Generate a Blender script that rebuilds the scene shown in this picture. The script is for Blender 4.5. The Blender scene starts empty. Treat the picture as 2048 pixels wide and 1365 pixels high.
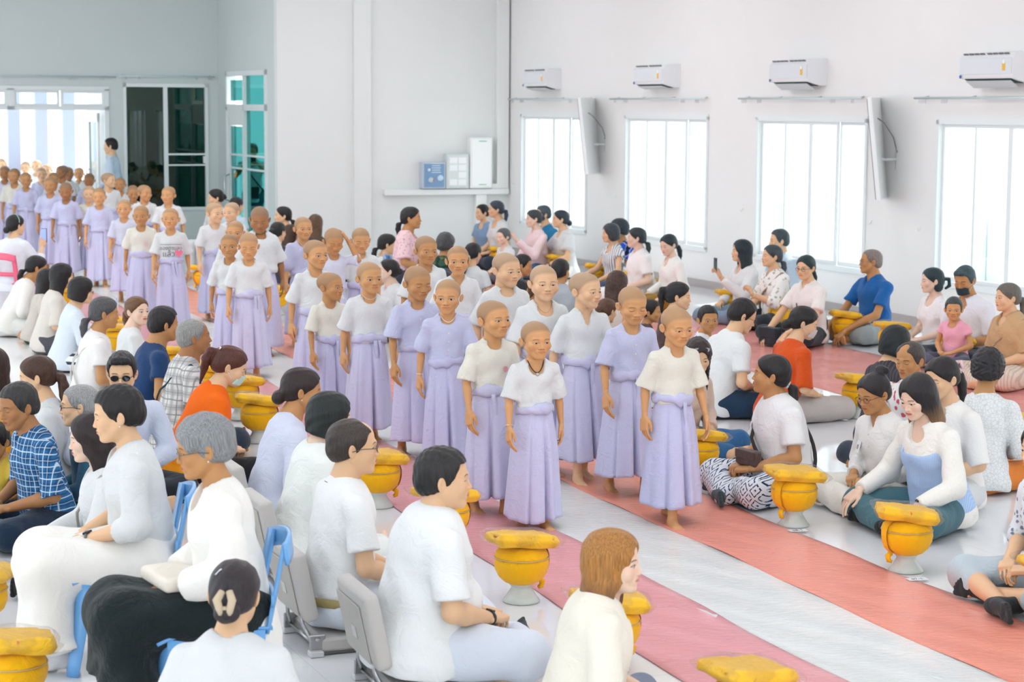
import bpy, math, random
import numpy as np
from mathutils import Vector, Matrix
SC = bpy.context.scene
COL = SC.collection
F32 = np.float32
def V3(*a): return np.array(a, dtype=float)
def unit(v):
    v = np.asarray(v, float); n = np.linalg.norm(v); return v/n if n > 1e-9 else v
def rz(a):
    c, s = math.cos(a), math.sin(a); return np.array([[c,-s,0],[s,c,0],[0,0,1.]])
def rx(a):
    c, s = math.cos(a), math.sin(a); return np.array([[1,0,0],[0,c,-s],[0,s,c]])
def ry(a):
    c, s = math.cos(a), math.sin(a); return np.array([[c,0,s],[0,1,0],[-s,0,c]])
R_ = math.radians
# ------------------------------------------------------------------ camera model
FP = 3982.0; HC = 2.35; PITCH = math.atan(468.9/FP); ROLL = 0.0063
_f = V3(0, math.cos(PITCH), -math.sin(PITCH)); _r0 = V3(1,0,0); _u0 = np.cross(_r0, _f)
_r = _r0*math.cos(ROLL)+_u0*math.sin(ROLL); _u = _u0*math.cos(ROLL)-_r0*math.sin(ROLL)
def at(px, py, h=0.0):
    d = _f+_r*(px-1024)/FP-_u*(py-682.5)/FP
    t = (h-HC)/d[2]; return d*t+V3(0,0,HC)
# room axes: U runs along the window wall away from the camera, W across the room
YAW = R_(22.831)
U = V3(-math.sin(YAW), math.cos(YAW), 0); W = V3(math.cos(YAW), math.sin(YAW), 0)
def room(u, v, z=0.0): return U*u+W*v+V3(0,0,z)
# ------------------------------------------------------------------ signed distance modelling
class Field:
    def __init__(s): s.p = []; s.disp = None
    def cone(s, a, b, ra, rb=None, k=0.01, fl=None, op='u', cut=None):
        s.p.append(('c', np.asarray(a,float), np.asarray(b,float), ra, ra if rb is None else rb, k, fl, op, cut)); return s
    def ell(s, c, r, R=None, k=0.01, op='u'):
        s.p.append(('e', np.asarray(c,float), np.asarray(r,float) if np.ndim(r) else np.array([r]*3,float), R, k, op)); return s
    def box(s, c, h, rr=0.01, R=None, k=0.01, op='u'):
        s.p.append(('b', np.asarray(c,float), np.asarray(h,float), R, k, op, rr)); return s
    def plane(s, pt, n, k=0.004, near=None):   # removes what lies on the side of n
        s.p.append(('p', np.asarray(pt,float), unit(n), k, near)); return s
    def bounds(s):
        lo = np.full(3, 1e9); hi = -lo
        for q in s.p:
            if q[0] == 'c' and q[7] == 'u':
                m = max(q[3], q[4])*1.02
                lo = np.minimum(lo, np.minimum(q[1], q[2])-m); hi = np.maximum(hi, np.maximum(q[1], q[2])+m)
            elif q[0] == 'e' and q[5] == 'u':
                m = q[2] if q[3] is None else np.full(3, q[2].max())
                lo = np.minimum(lo, q[1]-m); hi = np.maximum(hi, q[1]+m)
            elif q[0] == 'b' and q[5] == 'u':
                m = q[2]+q[6] if q[3] is None else np.full(3, np.linalg.norm(q[2])+q[6])
                lo = np.minimum(lo, q[1]-m); hi = np.maximum(hi, q[1]+m)
        return lo, hi
    def mesh(s, h, smooth=0):
        lo, hi = s.bounds(); lo = lo-3*h-0.012; hi = hi+3*h+0.012
        n = np.ceil((hi-lo)/h).astype(int)+1
        ax = [(lo[i]+h*np.arange(n[i])).astype(F32) for i in range(3)]
        D = np.full(tuple(n), 0.2, F32)
        def sub(plo, phi):
            sl = []
            for i in range(3):
                a = max(0, int((plo[i]-lo[i])/h)); b = min(n[i], int((phi[i]-lo[i])/h)+2)
                if b <= a: return None, None
                sl.append(slice(a, b))
            return tuple(sl), (ax[0][sl[0]][:,None,None], ax[1][sl[1]][None,:,None], ax[2][sl[2]][None,None,:])
        def merge(sl, d, k, op):
            A = D[sl]
            if op == 'u':
                if k > 0:
                    hh = np.maximum(k-np.abs(A-d), 0)/k; D[sl] = np.minimum(A, d)-hh*hh*(k*.25)
                else: D[sl] = np.minimum(A, d)
            else:
                d = -d
                if k > 0:
                    hh = np.maximum(k-np.abs(A-d), 0)/k; D[sl] = np.maximum(A, d)+hh*hh*(k*.25)
                else: D[sl] = np.maximum(A, d)
        for q in s.p:
            if q[0] == 'c':
                _, a, b, ra, rb, k, fl, op, cut = q
                m = max(ra, rb)*1.05+k+2*h+.012
                sl, g = sub(np.minimum(a, b)-m, np.maximum(a, b)+m)
                if sl is None: continue
                X, Y, Z = g
                if fl is not None:
                    n_, ratio = fl; n_ = unit(n_); e = 1/ratio-1
                    dt = (X*n_[0]+Y*n_[1]+Z*n_[2])*e
                    X = X+dt*n_[0]; Y = Y+dt*n_[1]; Z = Z+dt*n_[2]
                    a2 = a+n_*(a@n_)*e; b2 = b+n_*(b@n_)*e
                else: a2, b2 = a, b
                ab = b2-a2; L = max(ab@ab, 1e-9)
                t = ((X-a2[0])*ab[0]+(Y-a2[1])*ab[1]+(Z-a2[2])*ab[2])/L
                tc = np.clip(t, 0, 1)
                d = np.sqrt((X-a2[0]-tc*ab[0])**2+(Y-a2[1]-tc*ab[1])**2+(Z-a2[2]-tc*ab[2])**2)-(ra+(rb-ra)*tc)
                if fl is not None: d = d*(.5+.5*fl[1])
                if cut == 'b': d = np.maximum(d, (t-1)*math.sqrt(L))
                if cut == 'ab': d = np.maximum(d, np.maximum(t-1, -t)*math.sqrt(L))
                merge(sl, d.astype(F32), k, op)
            elif q[0] == 'e':
                _, c, r, R, k, op = q
                m = (r if R is None else np.full(3, r.max()))+k+2*h+.012
                sl, g = sub(c-m, c+m)
                if sl is None: continue
                X, Y, Z = g[0]-c[0], g[1]-c[1], g[2]-c[2]
                if R is not None: X, Y, Z = (R[0,0]*X+R[1,0]*Y+R[2,0]*Z, R[0,1]*X+R[1,1]*Y+R[2,1]*Z, R[0,2]*X+R[1,2]*Y+R[2,2]*Z)
                k0 = np.sqrt((X/r[0])**2+(Y/r[1])**2+(Z/r[2])**2)
                k1 = np.sqrt((X/r[0]**2)**2+(Y/r[1]**2)**2+(Z/r[2]**2)**2)+1e-6
                merge(sl, (k0*(k0-1)/k1).astype(F32), k, op)
            elif q[0] == 'b':
                _, c, hs, R, k, op, rr = q
                m = (hs+rr if R is None else np.full(3, np.linalg.norm(hs)+rr))+k+2*h+.012
                sl, g = sub(c-m, c+m)
                if sl is None: continue
                X, Y, Z = g[0]-c[0], g[1]-c[1], g[2]-c[2]
                if R is not None: X, Y, Z = (R[0,0]*X+R[1,0]*Y+R[2,0]*Z, R[0,1]*X+R[1,1]*Y+R[2,1]*Z, R[0,2]*X+R[1,2]*Y+R[2,2]*Z)
                qx = np.abs(X)-hs[0]; qy = np.abs(Y)-hs[1]; qz = np.abs(Z)-hs[2]
                d = np.sqrt(np.maximum(qx,0)**2+np.maximum(qy,0)**2+np.maximum(qz,0)**2)+np.minimum(np.maximum(qx,np.maximum(qy,qz)),0)-rr
                merge(sl, d.astype(F32), k, op)
            else:
                _, pt, nn, k, near = q
                if near is None: sl, g = tuple(slice(0, i) for i in n), (ax[0][:,None,None], ax[1][None,:,None], ax[2][None,None,:])
                else: sl, g = sub(near[0]-near[1], near[0]+near[1])
                if sl is None: continue
                d = (g[0]-pt[0])*nn[0]+(g[1]-pt[1])*nn[1]+(g[2]-pt[2])*nn[2]
                merge(sl, (-d).astype(F32), k, 's')
        if s.disp is not None:
            D += s.disp(ax[0][:,None,None], ax[1][None,:,None], ax[2][None,None,:]).astype(F32)*(np.abs(D) < .06)
        D[0]=D[-1]=.2; D[:,0]=D[:,-1]=.2; D[:,:,0]=D[:,:,-1]=.2
        return nets(D, lo, h, smooth)
def nets(D, lo, h, smooth=0):
    S = D < 0
    nx, ny, nz = D.shape
    cnt = np.zeros((nx-1,ny-1,nz-1), np.int8)
    for i in (0,1):
        for j in (0,1):
            for k in (0,1): cnt += S[i:nx-1+i, j:ny-1+j, k:nz-1+k]
    act = (cnt > 0) & (cnt < 8)
    idx = np.full(act.shape, -1, np.int32); ids = np.argwhere(act); idx[act] = np.arange(len(ids))
    N = len(ids)
    if N == 0: return np.zeros((0,3)), np.zeros((0,4), int)
    acc = np.zeros((N,3)); num = np.zeros(N); faces = []
    for a in range(3):
        sa = [slice(None)]*3; sb = [slice(None)]*3; sa[a] = slice(0,-1); sb[a] = slice(1,None)
        A, B = S[tuple(sa)], S[tuple(sb)]
        e = np.argwhere(A != B)
        if len(e) == 0: continue
        e2 = e.copy(); e2[:,a] += 1
        d0 = D[e[:,0],e[:,1],e[:,2]].astype(float); d1 = D[e2[:,0],e2[:,1],e2[:,2]].astype(float)
        t = d0/(d0-d1); P = e.astype(float); P[:,a] += t
        b, c = (a+1)%3, (a+2)%3; q = []
        for db, dc in ((0,0),(-1,0),(-1,-1),(0,-1)):
            ee = e.copy(); ee[:,b] += db; ee[:,c] += dc
            ok = (ee >= 0).all(1) & (ee < np.array(act.shape)).all(1)
            ii = np.full(len(e), -1); ii[ok] = idx[ee[ok,0],ee[ok,1],ee[ok,2]]
            q.append(ii); m = ii >= 0
            for x in range(3): acc[:,x] += np.bincount(ii[m], weights=P[m,x], minlength=N)
            num += np.bincount(ii[m], minlength=N)
        q = np.stack(q, 1); ok = (q >= 0).all(1); q = q[ok]
        fl = d0[ok] > 0
        q[fl] = q[fl][:, ::-1]
        faces.append(q)
    Vv = lo+h*(acc/num[:,None]); Fc = np.concatenate(faces)
    for _ in range(smooth):
        s2 = np.zeros_like(Vv); n2 = np.zeros(N)
        for i, j in ((0,1),(1,2),(2,3),(3,0)):
            for x in range(3):
                s2[:,x] += np.bincount(Fc[:,i], weights=Vv[Fc[:,j],x], minlength=N)+np.bincount(Fc[:,j], weights=Vv[Fc[:,i],x], minlength=N)
            n2 += np.bincount(Fc[:,i], minlength=N)+np.bincount(Fc[:,j], minlength=N)
        Vv = Vv*.45+.55*s2/np.maximum(n2,1)[:,None]
    return Vv, Fc
# ------------------------------------------------------------------ blender objects
def mk_mesh(name, Vv, Fc, smooth=True, hco=None):
    me = bpy.data.meshes.new(name)
    Vv = np.asarray(Vv, float)
    if isinstance(Fc, np.ndarray) and Fc.ndim == 2:
        n, k = Fc.shape
        me.vertices.add(len(Vv)); me.vertices.foreach_set('co', Vv.astype(F32).ravel())
        me.loops.add(n*k); me.loops.foreach_set('vertex_index', Fc.astype(np.int32).ravel())
        me.polygons.add(n); me.polygons.foreach_set('loop_start', np.arange(0, n*k, k, dtype=np.int32))
        me.update(calc_edges=True)
    else:
        me.from_pydata([tuple(v) for v in Vv], [], [tuple(int(i) for i in f) for f in Fc]); me.update()
    if smooth: me.polygons.foreach_set('use_smooth', np.ones(len(me.polygons), bool))
    if hco is not None:
        at_ = me.attributes.new('hco', 'FLOAT_VECTOR', 'POINT'); at_.data.foreach_set('vector', np.asarray(hco, F32).ravel())
    return me
def put(name, me, mat, parent=None, loc=(0,0,0), rot=0, scale=None):
    o = bpy.data.objects.new(name, me); COL.objects.link(o)
    if mat is not None and len(me.materials) == 0: me.materials.append(mat)
    if mat is not None and me.materials[0] is not mat:
        o.material_slots[0].link = 'OBJECT'; o.material_slots[0].material = mat
    o.location = loc; o.rotation_euler = (0,0,rot)
    if scale is not None: o.scale = scale
    if parent is not None: o.parent = parent
    return o
def tag(o, label=None, cat=None, group=None, kind=None):
    if label: o['label'] = label
    if cat: o['category'] = cat
    if group: o['group'] = group
    if kind: o['kind'] = kind
    return o
def empty(name, loc=(0,0,0), rot=0, label=None, cat=None, group=None):
    o = bpy.data.objects.new(name, None); COL.objects.link(o); o.location = loc; o.rotation_euler = (0,0,rot)
    o.empty_display_size = .1
    return tag(o, label, cat, group)
# polygon builder
class PB:
    def __init__(s): s.v = []; s.f = []
    def box(s, c, d, R=None, bev=0):
        c = np.asarray(c, float); hx, hy, hz = [x/2 for x in d]; n = len(s.v)
        if bev:
            b = bev; pts = []; 
            for sx in (-1,1):
                for sy in (-1,1):
                    for sz in (-1,1):
                        pts += [(sx*hx, sy*(hy-b), sz*(hz-b)), (sx*(hx-b), sy*hy, sz*(hz-b)), (sx*(hx-b), sy*(hy-b), sz*hz)]
            P = np.array(pts)
            def I(sx, sy, sz, a): return (((sx>0)*4+(sy>0)*2+(sz>0))*3+a)
            fs = []
            for sg in (-1,1):
                o = [(-1,-1),(1,-1),(1,1),(-1,1)]
                if sg < 0: o = o[::-1]
                fs.append([I(sg,p,q,0) for p,q in o]); fs.append([I(q,sg,p,1) for p,q in o]); fs.append([I(p,q,sg,2) for p,q in o])
            for a_, b_ in ((0,1),(1,2),(2,0)):
                c_ = 3-a_-b_
                for s1 in (-1,1):
                    for s2 in (-1,1):
                        def idx(s3, ax):
                            sg = [0,0,0]; sg[a_] = s1; sg[b_] = s2; sg[c_] = s3; return I(*sg, ax)
                        q = [idx(-1,a_), idx(-1,b_), idx(1,b_), idx(1,a_)]
                        if s1*s2 < 0: q = q[::-1]
                        fs.append(q[::-1] if (b_-a_)%3 == 1 else q)
            for sx in (-1,1):
                for sy in (-1,1):
                    for sz in (-1,1):
                        t = [I(sx,sy,sz,0), I(sx,sy,sz,1), I(sx,sy,sz,2)]
                        fs.append(t if sx*sy*sz > 0 else t[::-1])
        else:
            P = np.array([(x,y,z) for x in (-hx,hx) for y in (-hy,hy) for z in (-hz,hz)])
            fs = [(0,1,3,2),(4,6,7,5),(0,4,5,1),(2,3,7,6),(0,2,6,4),(1,5,7,3)]
        if R is not None: P = P@np.asarray(R).T
        s.v += list(P+c); s.f += [[n+i for i in f] for f in fs]; return s
    def tube(s, pts, r, seg=8, cap=True):
        pts = [np.asarray(p,float) for p in pts]; n0 = len(s.v); m = len(pts)
        r = [r]*m if not np.ndim(r) else r
        up = V3(0,0,1); prev = None
        for i, p in enumerate(pts):
            t = unit(pts[min(i+1,m-1)]-pts[max(i-1,0)])
            if prev is None:
                a = np.cross(t, up); a = np.cross(t, V3(1,0,0)) if np.linalg.norm(a) < 1e-3 else a
            else: a = prev-t*(prev@t)
            a = unit(a); prev = a; b = np.cross(t, a)
            for j in range(seg):
                w = 2*math.pi*j/seg; s.v.append(p+r[i]*(a*math.cos(w)+b*math.sin(w)))
        for i in range(m-1):
            for j in range(seg):
                k = (j+1)%seg; s.f.append([n0+i*seg+j, n0+i*seg+k, n0+(i+1)*seg+k, n0+(i+1)*seg+j][::-1])
        if cap:
            s.f.append([n0+j for j in range(seg)]); s.f.append([n0+(m-1)*seg+j for j in range(seg)][::-1])
        return s
    def lathe(s, prof, seg=40, c=(0,0,0), fn=None):
        n0 = len(s.v); c = np.asarray(c,float)
        for (r, z) in prof:
            for j in range(seg):
                w = 2*math.pi*j/seg; rr = r if fn is None else r*fn(w, z); s.v.append(c+V3(rr*math.cos(w), rr*math.sin(w), z))
        m = len(prof)
        for i in range(m-1):
            for j in range(seg):
                k = (j+1)%seg; s.f.append([n0+i*seg+j, n0+i*seg+k, n0+(i+1)*seg+k, n0+(i+1)*seg+j])
        s.f.append([n0+j for j in range(seg)][::-1]); s.f.append([n0+(m-1)*seg+j for j in range(seg)])
        return s
    def grid(s, fn, nu, nv, cu=False, cv=False):
        n0 = len(s.v)
        for i in range(nu):
            for j in range(nv): s.v.append(np.asarray(fn(i/(nu if cu else nu-1), j/(nv if cv else nv-1)), float))
        for i in range(nu if cu else nu-1):
            for j in range(nv if cv else nv-1):
                a = n0+i*nv+j; b = n0+((i+1)%nu)*nv+j; c = n0+((i+1)%nu)*nv+(j+1)%nv; d = n0+i*nv+(j+1)%nv
                s.f.append([a,b,c,d])
        return s
    def poly(s, pts):
        n0 = len(s.v); s.v += [np.asarray(p,float) for p in pts]; s.f.append(list(range(n0, n0+len(pts)))); return s
    def me(s, name="m", smooth=False):
        me = mk_mesh(name, np.array(s.v), s.f, smooth); import bmesh
        bm = bmesh.new(); bm.from_mesh(me); bmesh.ops.recalc_face_normals(bm, faces=bm.faces); bm.to_mesh(me); bm.free(); return me
# ------------------------------------------------------------------ materials
def newmat(name):
    m = bpy.data.materials.new(name); m.use_nodes = True; nt = m.node_tree; b = nt.nodes['Principled BSDF']; return m, nt, b
def N(nt, typ, **kw):
    n = nt.nodes.new(typ)
    for k, v in kw.items():
        if k == 'inp':
            for a, b in v.items(): n.inputs[a].default_value = b
        else: setattr(n, k, v)
    return n
def L(nt, a, b): nt.links.new(a, b)
def srgb(r, g, b):
    f = lambda c: (c/12.92 if c <= .04045 else ((c+.055)/1.055)**2.4)
    return (f(r/255), f(g/255), f(b/255), 1)
_mc = {}
def fabric(col, rough=.85, bump=.25, scale=60, sheen=.15, name='fabric', sub=0.0):
    key = ('f', col, rough, bump, scale, sub)
    if key in _mc: return _mc[key]
    m, nt, b = newmat(name)
    b.inputs['Base Color'].default_value = srgb(*col); b.inputs['Roughness'].default_value = rough
    b.inputs['Specular IOR Level'].default_value = .25
    b.inputs['Sheen Weight'].default_value = sheen
    tc = N(nt, 'ShaderNodeTexCoord'); no = N(nt, 'ShaderNodeTexNoise', inp={'Scale': 9, 'Detail': 4, 'Roughness': .6, 'Distortion': 1.2})
    L(nt, tc.outputs['Object'], no.inputs['Vector'])
    n2 = N(nt, 'ShaderNodeTexNoise', inp={'Scale': scale*5, 'Detail': 2}); L(nt, tc.outputs['Object'], n2.inputs['Vector'])
    ad = N(nt, 'ShaderNodeMath', operation='MULTIPLY_ADD', inp={1: .12}); L(nt, n2.outputs[0], ad.inputs[0]); L(nt, no.outputs[0], ad.inputs[2])
    bp = N(nt, 'ShaderNodeBump', inp={'Strength': min(1, bump*1.8), 'Distance': .028}); L(nt, ad.outputs[0], bp.inputs['Height']); L(nt, bp.outputs[0], b.inputs['Normal'])
    _mc[key] = m; return m
def plain(col, rough=.5, metal=0, name='paint', spec=.5, coat=0, alpha=1, trans=0, emit=0, bump=0):
    key = ('p', col, rough, metal, spec, coat, alpha, trans, emit, bump)
    if key in _mc: return _mc[key]
    m, nt, b = newmat(name)
    c = srgb(*col); b.inputs['Base Color'].default_value = c; b.inputs['Roughness'].default_value = rough
    b.inputs['Metallic'].default_value = metal; b.inputs['Specular IOR Level'].default_value = spec
    b.inputs['Coat Weight'].default_value = coat; b.inputs['Alpha'].default_value = alpha; b.inputs['Transmission Weight'].default_value = trans
    if emit: b.inputs['Emission Color'].default_value = c; b.inputs['Emission Strength'].default_value = emit
    tc = N(nt, 'ShaderNodeTexCoord'); no = N(nt, 'ShaderNodeTexNoise', inp={'Scale': 14, 'Detail': 3}); L(nt, tc.outputs['Object'], no.inputs['Vector'])
    if bump:
        bp = N(nt, 'ShaderNodeBump', inp={'Strength': bump, 'Distance': .01}); L(nt, no.outputs[0], bp.inputs['Height']); L(nt, bp.outputs[0], b.inputs['Normal'])
    else:
        mr = N(nt, 'ShaderNodeMapRange', inp={'To Min': max(0, rough-.04), 'To Max': min(1, rough+.04)}); L(nt, no.outputs[0], mr.inputs[0]); L(nt, mr.outputs[0], b.inputs['Roughness'])
    _mc[key] = m; return m
class X:
    """tiny expression builder on shader math nodes"""
    def __init__(s, nt, sock): s.nt = nt; s.k = sock
    def _o(s, op, o=None, o2=None, clamp=False):
        n = s.nt.nodes.new('ShaderNodeMath'); n.operation = op; n.use_clamp = clamp
        for i, v in enumerate((s, o, o2)):
            if v is None: continue
            if isinstance(v, X): s.nt.links.new(v.k, n.inputs[i])
            else: n.inputs[i].default_value = v
        return X(s.nt, n.outputs[0])
    def __add__(s, o): return s._o('ADD', o)
    def __sub__(s, o): return s._o('SUBTRACT', o)
    def __mul__(s, o): return s._o('MULTIPLY', o)
    def __truediv__(s, o): return s._o('DIVIDE', o)
    def abs(s): return s._o('ABSOLUTE')
    def lt(s, o): return s._o('LESS_THAN', o)
    def gt(s, o): return s._o('GREATER_THAN', o)
    def min(s, o): return s._o('MINIMUM', o)
    def max(s, o): return s._o('MAXIMUM', o)
    def sqrt(s): return s._o('SQRT')
    def fract(s): return s._o('FRACT')
    def sin(s): return s._o('SINE')
    def below(s, e, w):   # 1 where s < e, soft width w
        n = s.nt.nodes.new('ShaderNodeMapRange'); n.inputs['From Min'].default_value = e+w; n.inputs['From Max'].default_value = e-w
        s.nt.links.new(s.k, n.inputs['Value']); return X(s.nt, n.outputs[0])
def mixc(nt, fac, a, b):
    n = nt.nodes.new('ShaderNodeMix'); n.data_type = 'RGBA'
    for i, v in ((0, fac), (6, a), (7, b)):
        if isinstance(v, X): nt.links.new(v.k, n.inputs[i])
        elif hasattr(v, 'links'): nt.links.new(v, n.inputs[i])
        else: n.inputs[i].default_value = v
    return n.outputs[2]
HY = [-.12,-.085,-.055,-.025,-.005,.012,.03,.06,.10,.13]
HZ = [.086,.078,.062,.030,.010,.006,-.03,-.052,-.060,-.060]
def skin(tone, stubble=None, eyes='open', lip=None, soft=0):
    key = ('s', tone, stubble, eyes, lip, soft)
    if key in _mc: return _mc[key]
    m, nt, b = newmat('skin')
    base = srgb(*tone); lipc = srgb(*(lip or (int(tone[0]*.92), int(tone[1]*.66), int(tone[2]*.66))))
    a = N(nt, 'ShaderNodeAttribute', attribute_name='hco'); sp = N(nt, 'ShaderNodeSeparateXYZ'); L(nt, a.outputs['Vector'], sp.inputs[0])
    x = X(nt, sp.outputs[0]).abs(); y = X(nt, sp.outputs[1]); z = X(nt, sp.outputs[2])
    front = y.below(-.045, .004)
    no = N(nt, 'ShaderNodeTexNoise', inp={'Scale': 30, 'Detail': 3}); L(nt, a.outputs['Vector'], no.inputs['Vector'])
    dark = tuple(c*.80 for c in base[:3])+(1,)
    c = mixc(nt, X(nt, no.outputs[0])*.5, base, dark)
    # warm cheeks and ears
    ch = (((x-.042)*(x-.042)+(z+.02)*(z+.02)).sqrt().below(.014, .014))*front*.22
    c = mixc(nt, ch, c, srgb(min(255,int(tone[0]*1.0)), int(tone[1]*.72), int(tone[2]*.68)))
    if stubble is not None:
        fc = N(nt, 'ShaderNodeFloatCurve'); cm = fc.mapping; cv = cm.curves[0]
        # hair line height against depth, both mapped into 0..1
        pts = [((hy+.14)/.28, (hz+.1)/.2) for hy, hz in zip(HY, HZ)]
        cv.points[0].location = (0, pts[0][1]); cv.points[1].location = (1, pts[-1][1])
        for p in pts: cv.points.new(*p)
        cm.update()
        L(nt, ((y+.14)/.28).k, fc.inputs['Value'])
        hl = X(nt, fc.outputs[0])*.2-.1
        d = (hl-z)+(X(nt, no.outputs[0])-.5)*.006
        notear = x.below(.080, .002)
        st = d.below(0, .011)*notear*.55
        c = mixc(nt, st, c, srgb(*stubble))
    # brows
    br = (z-(x-.030)*(x-.030)*-9.0-.0270).abs().below(.0030, .0012)*((x-.032).abs().below(.017, .003))*front
    c = mixc(nt, br*(.72-.25*soft), c, (.022,.014,.010,1))
    # lips
    lx = x/.0235; lz = (z+.0575)/.0092
    lp = (lx*lx+lz*lz).below(1.0, .25)*y.below(-.07, .004)
    c = mixc(nt, lp*(.8-.3*soft), c, lipc)
    ml = (z+.0572).abs().below(.0011, .0008)*x.below(.021, .002)*y.below(-.07, .004)
    c = mixc(nt, ml*(.7-.25*soft), c, (.05,.015,.012,1))
    no2 = ((x-.0075)/.0045)*((x-.0075)/.0045)+((z+.0385)/.0028)*((z+.0385)/.0028)
    c = mixc(nt, no2.below(1, .4)*y.below(-.08, .004)*.7, c, (.05,.02,.015,1))
    if eyes == 'closed':
        ln = (z-.0015-(x-.032)*(x-.032)*10).abs().below(.0014, .0008)*((x-.032).abs().below(.0145, .002))*front
        c = mixc(nt, ln*.85, c, (.02,.012,.01,1))
    else:
        eh = .0062 if eyes == 'open' else .0042
        ex = (x-.032)/.0150; ez = (z-.0035)/eh; e = ex*ex+ez*ez
        c = mixc(nt, e.below(1.55, .25)*((z-.0035).gt(-.0005))*front*.9, c, (.018,.011,.01,1))
        inn = e.below(1.0, .12)*front
        c = mixc(nt, inn*.85, c, (.52,.49,.46,1))
        ir = ((x-.0315)*(x-.0315)+(z-.0032)*(z-.0032)).sqrt().below(.0064, .0008)*inn
        c = mixc(nt, ir, c, (.016,.009,.007,1))
    L(nt, c, b.inputs['Base Color']); b.inputs['Roughness'].default_value = .52
    b.inputs['Subsurface Weight'].default_value = 0; b.inputs['Specular IOR Level'].default_value = .35
    bp = N(nt, 'ShaderNodeBump', inp={'Strength': .1, 'Distance': .004}); L(nt, no.outputs[0], bp.inputs['Height']); L(nt, bp.outputs[0], b.inputs['Normal'])
    _mc[key] = m; return m
def hairmat(col, rough=.42, tip=None):
    key = ('h', col, tip)
    if key in _mc: return _mc[key]
    m, nt, b = newmat('hair')
    tc = N(nt, 'ShaderNodeAttribute', attribute_name='hco')
    mp = N(nt, 'ShaderNodeMapping', inp={'Scale': (1,1,.045)}); L(nt, tc.outputs['Vector'], mp.inputs['Vector'])
    no = N(nt, 'ShaderNodeTexNoise', inp={'Scale': 300, 'Detail': 2, 'Distortion': .1}); L(nt, mp.outputs[0], no.inputs['Vector'])
    n2 = N(nt, 'ShaderNodeTexNoise', inp={'Scale': 60, 'Detail': 2}); L(nt, mp.outputs[0], n2.inputs['Vector'])
    c0 = srgb(*col); lo = tuple(c*.6 for c in c0[:3])+(1,); hi = tuple(min(1, c*1.4) for c in c0[:3])+(1,)
    c = mixc(nt, X(nt, no.outputs[0]).below(.5, .18), hi, lo)
    if tip:
        sp = N(nt, 'ShaderNodeSeparateXYZ'); L(nt, tc.outputs['Vector'], sp.inputs[0])
        c = mixc(nt, (X(nt, sp.outputs[2])+(X(nt, n2.outputs[0])-.5)*.1).below(-.09, .05), c, srgb(*tip))
    L(nt, c, b.inputs['Base Color']); b.inputs['Roughness'].default_value = rough; b.inputs['Specular IOR Level'].default_value = .35
    ad = X(nt, no.outputs[0])*.5+X(nt, n2.outputs[0])
    bp = N(nt, 'ShaderNodeBump', inp={'Strength': .55, 'Distance': .006}); L(nt, ad.k, bp.inputs['Height']); L(nt, bp.outputs[0], b.inputs['Normal'])
    _mc[key] = m; return m
# ------------------------------------------------------------------ head, hand and foot shapes (face towards -Y, up +Z)
_tc = {}
def head_shape(kind, h, fat=0.0):
    key = ('head', kind, h, fat)
    if key in _tc: return _tc[key]
    ch = 1.0 if kind == 'c' else 0.0; fe = 1.0 if kind == 'f' else 0.0; o = fat
    f = Field()
    f.ell((0,.018,.040), (.0765+.0015*ch,.094,.078))
    f.ell((0,-.030,.046), (.062,.054,.056), k=.03)
    f.ell((0,-.030,-.030+.004*ch), (.0585+.006*o,.058,.080-.004*ch), k=.03)
    for s in (-1,1):
        f.cone((s*.050,.0,-.040), (s*.018,-.060,-.090+.004*ch), .020+.008*o, .015+.004*o, k=.028)
        f.ell((s*(.039+.004*o),-.060,-.020-.006*o), (.024+.007*o,.022,.025+.008*o), k=.022)
        f.cone((0,-.0845,.023), (s*.043,-.070,.024), .0085-.003*fe-.003*ch, .007, k=.016)
    f.ell((0,-.0735,-.0935+.004*ch), (.018,.014,.0135+.003*o), k=.016)
    for s in (-1,1):
        f.ell((s*.032,-.0985,.004), (.0185,.014,.0115), k=.012, op='s')
        f.ell((s*.032,-.0750,.0035), (.0160,.0120,.0115), k=.004)
    nl = .003*ch
    f.cone((0,-.085,.012), (0,-.1005+nl,-.025), .0062, .0085, k=.013)
    f.ell((0,-.1015+nl,-.0295), (.0115,.0095,.0085), k=.006)
    for s in (-1,1): f.ell((s*.0135,-.0925,-.0315), (.0080,.0095,.0070), k=.006)
    f.ell((0,-.0805,-.0575), (.029,.014,.020), k=.012)
    for s in (-1,1):
        f.cone((0,-.0950,-.0520), (s*.0205,-.0850,-.0560), .0046, .0022, k=.003)
        f.cone((0,-.0940,-.0628), (s*.0190,-.0850,-.0585), .0052, .0024, k=.003)
    for s in (-1,1): f.cone((0,-.1015,-.0573), (s*.021,-.0905,-.0575), .0026, .0018, k=.002, op='s')
    es = .006*ch+.001
    for s in (-1,1):
        R = rz(s*R_(-28))@ry(s*R_(8))@rx(R_(-8))
        f.ell((s*(.0775+es),.014,-.004), (.0085,.0185,.031), R=R, k=.005)
        f.ell((s*(.0850+es),.008,-.002), (.0065,.0105,.0185), R=R, k=.004, op='s')
    nr = .050 if kind == 'm' else (.044 if kind == 'f' else .040)
    nr += .010*o
    f.cone((0,.020,-.050), (0,.030,-.150), nr, nr+.002, k=.028)
    v, fc = f.mesh(h, 1 if h < .004 else 0)
    _tc[key] = (v, fc); return _tc[key]
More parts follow.
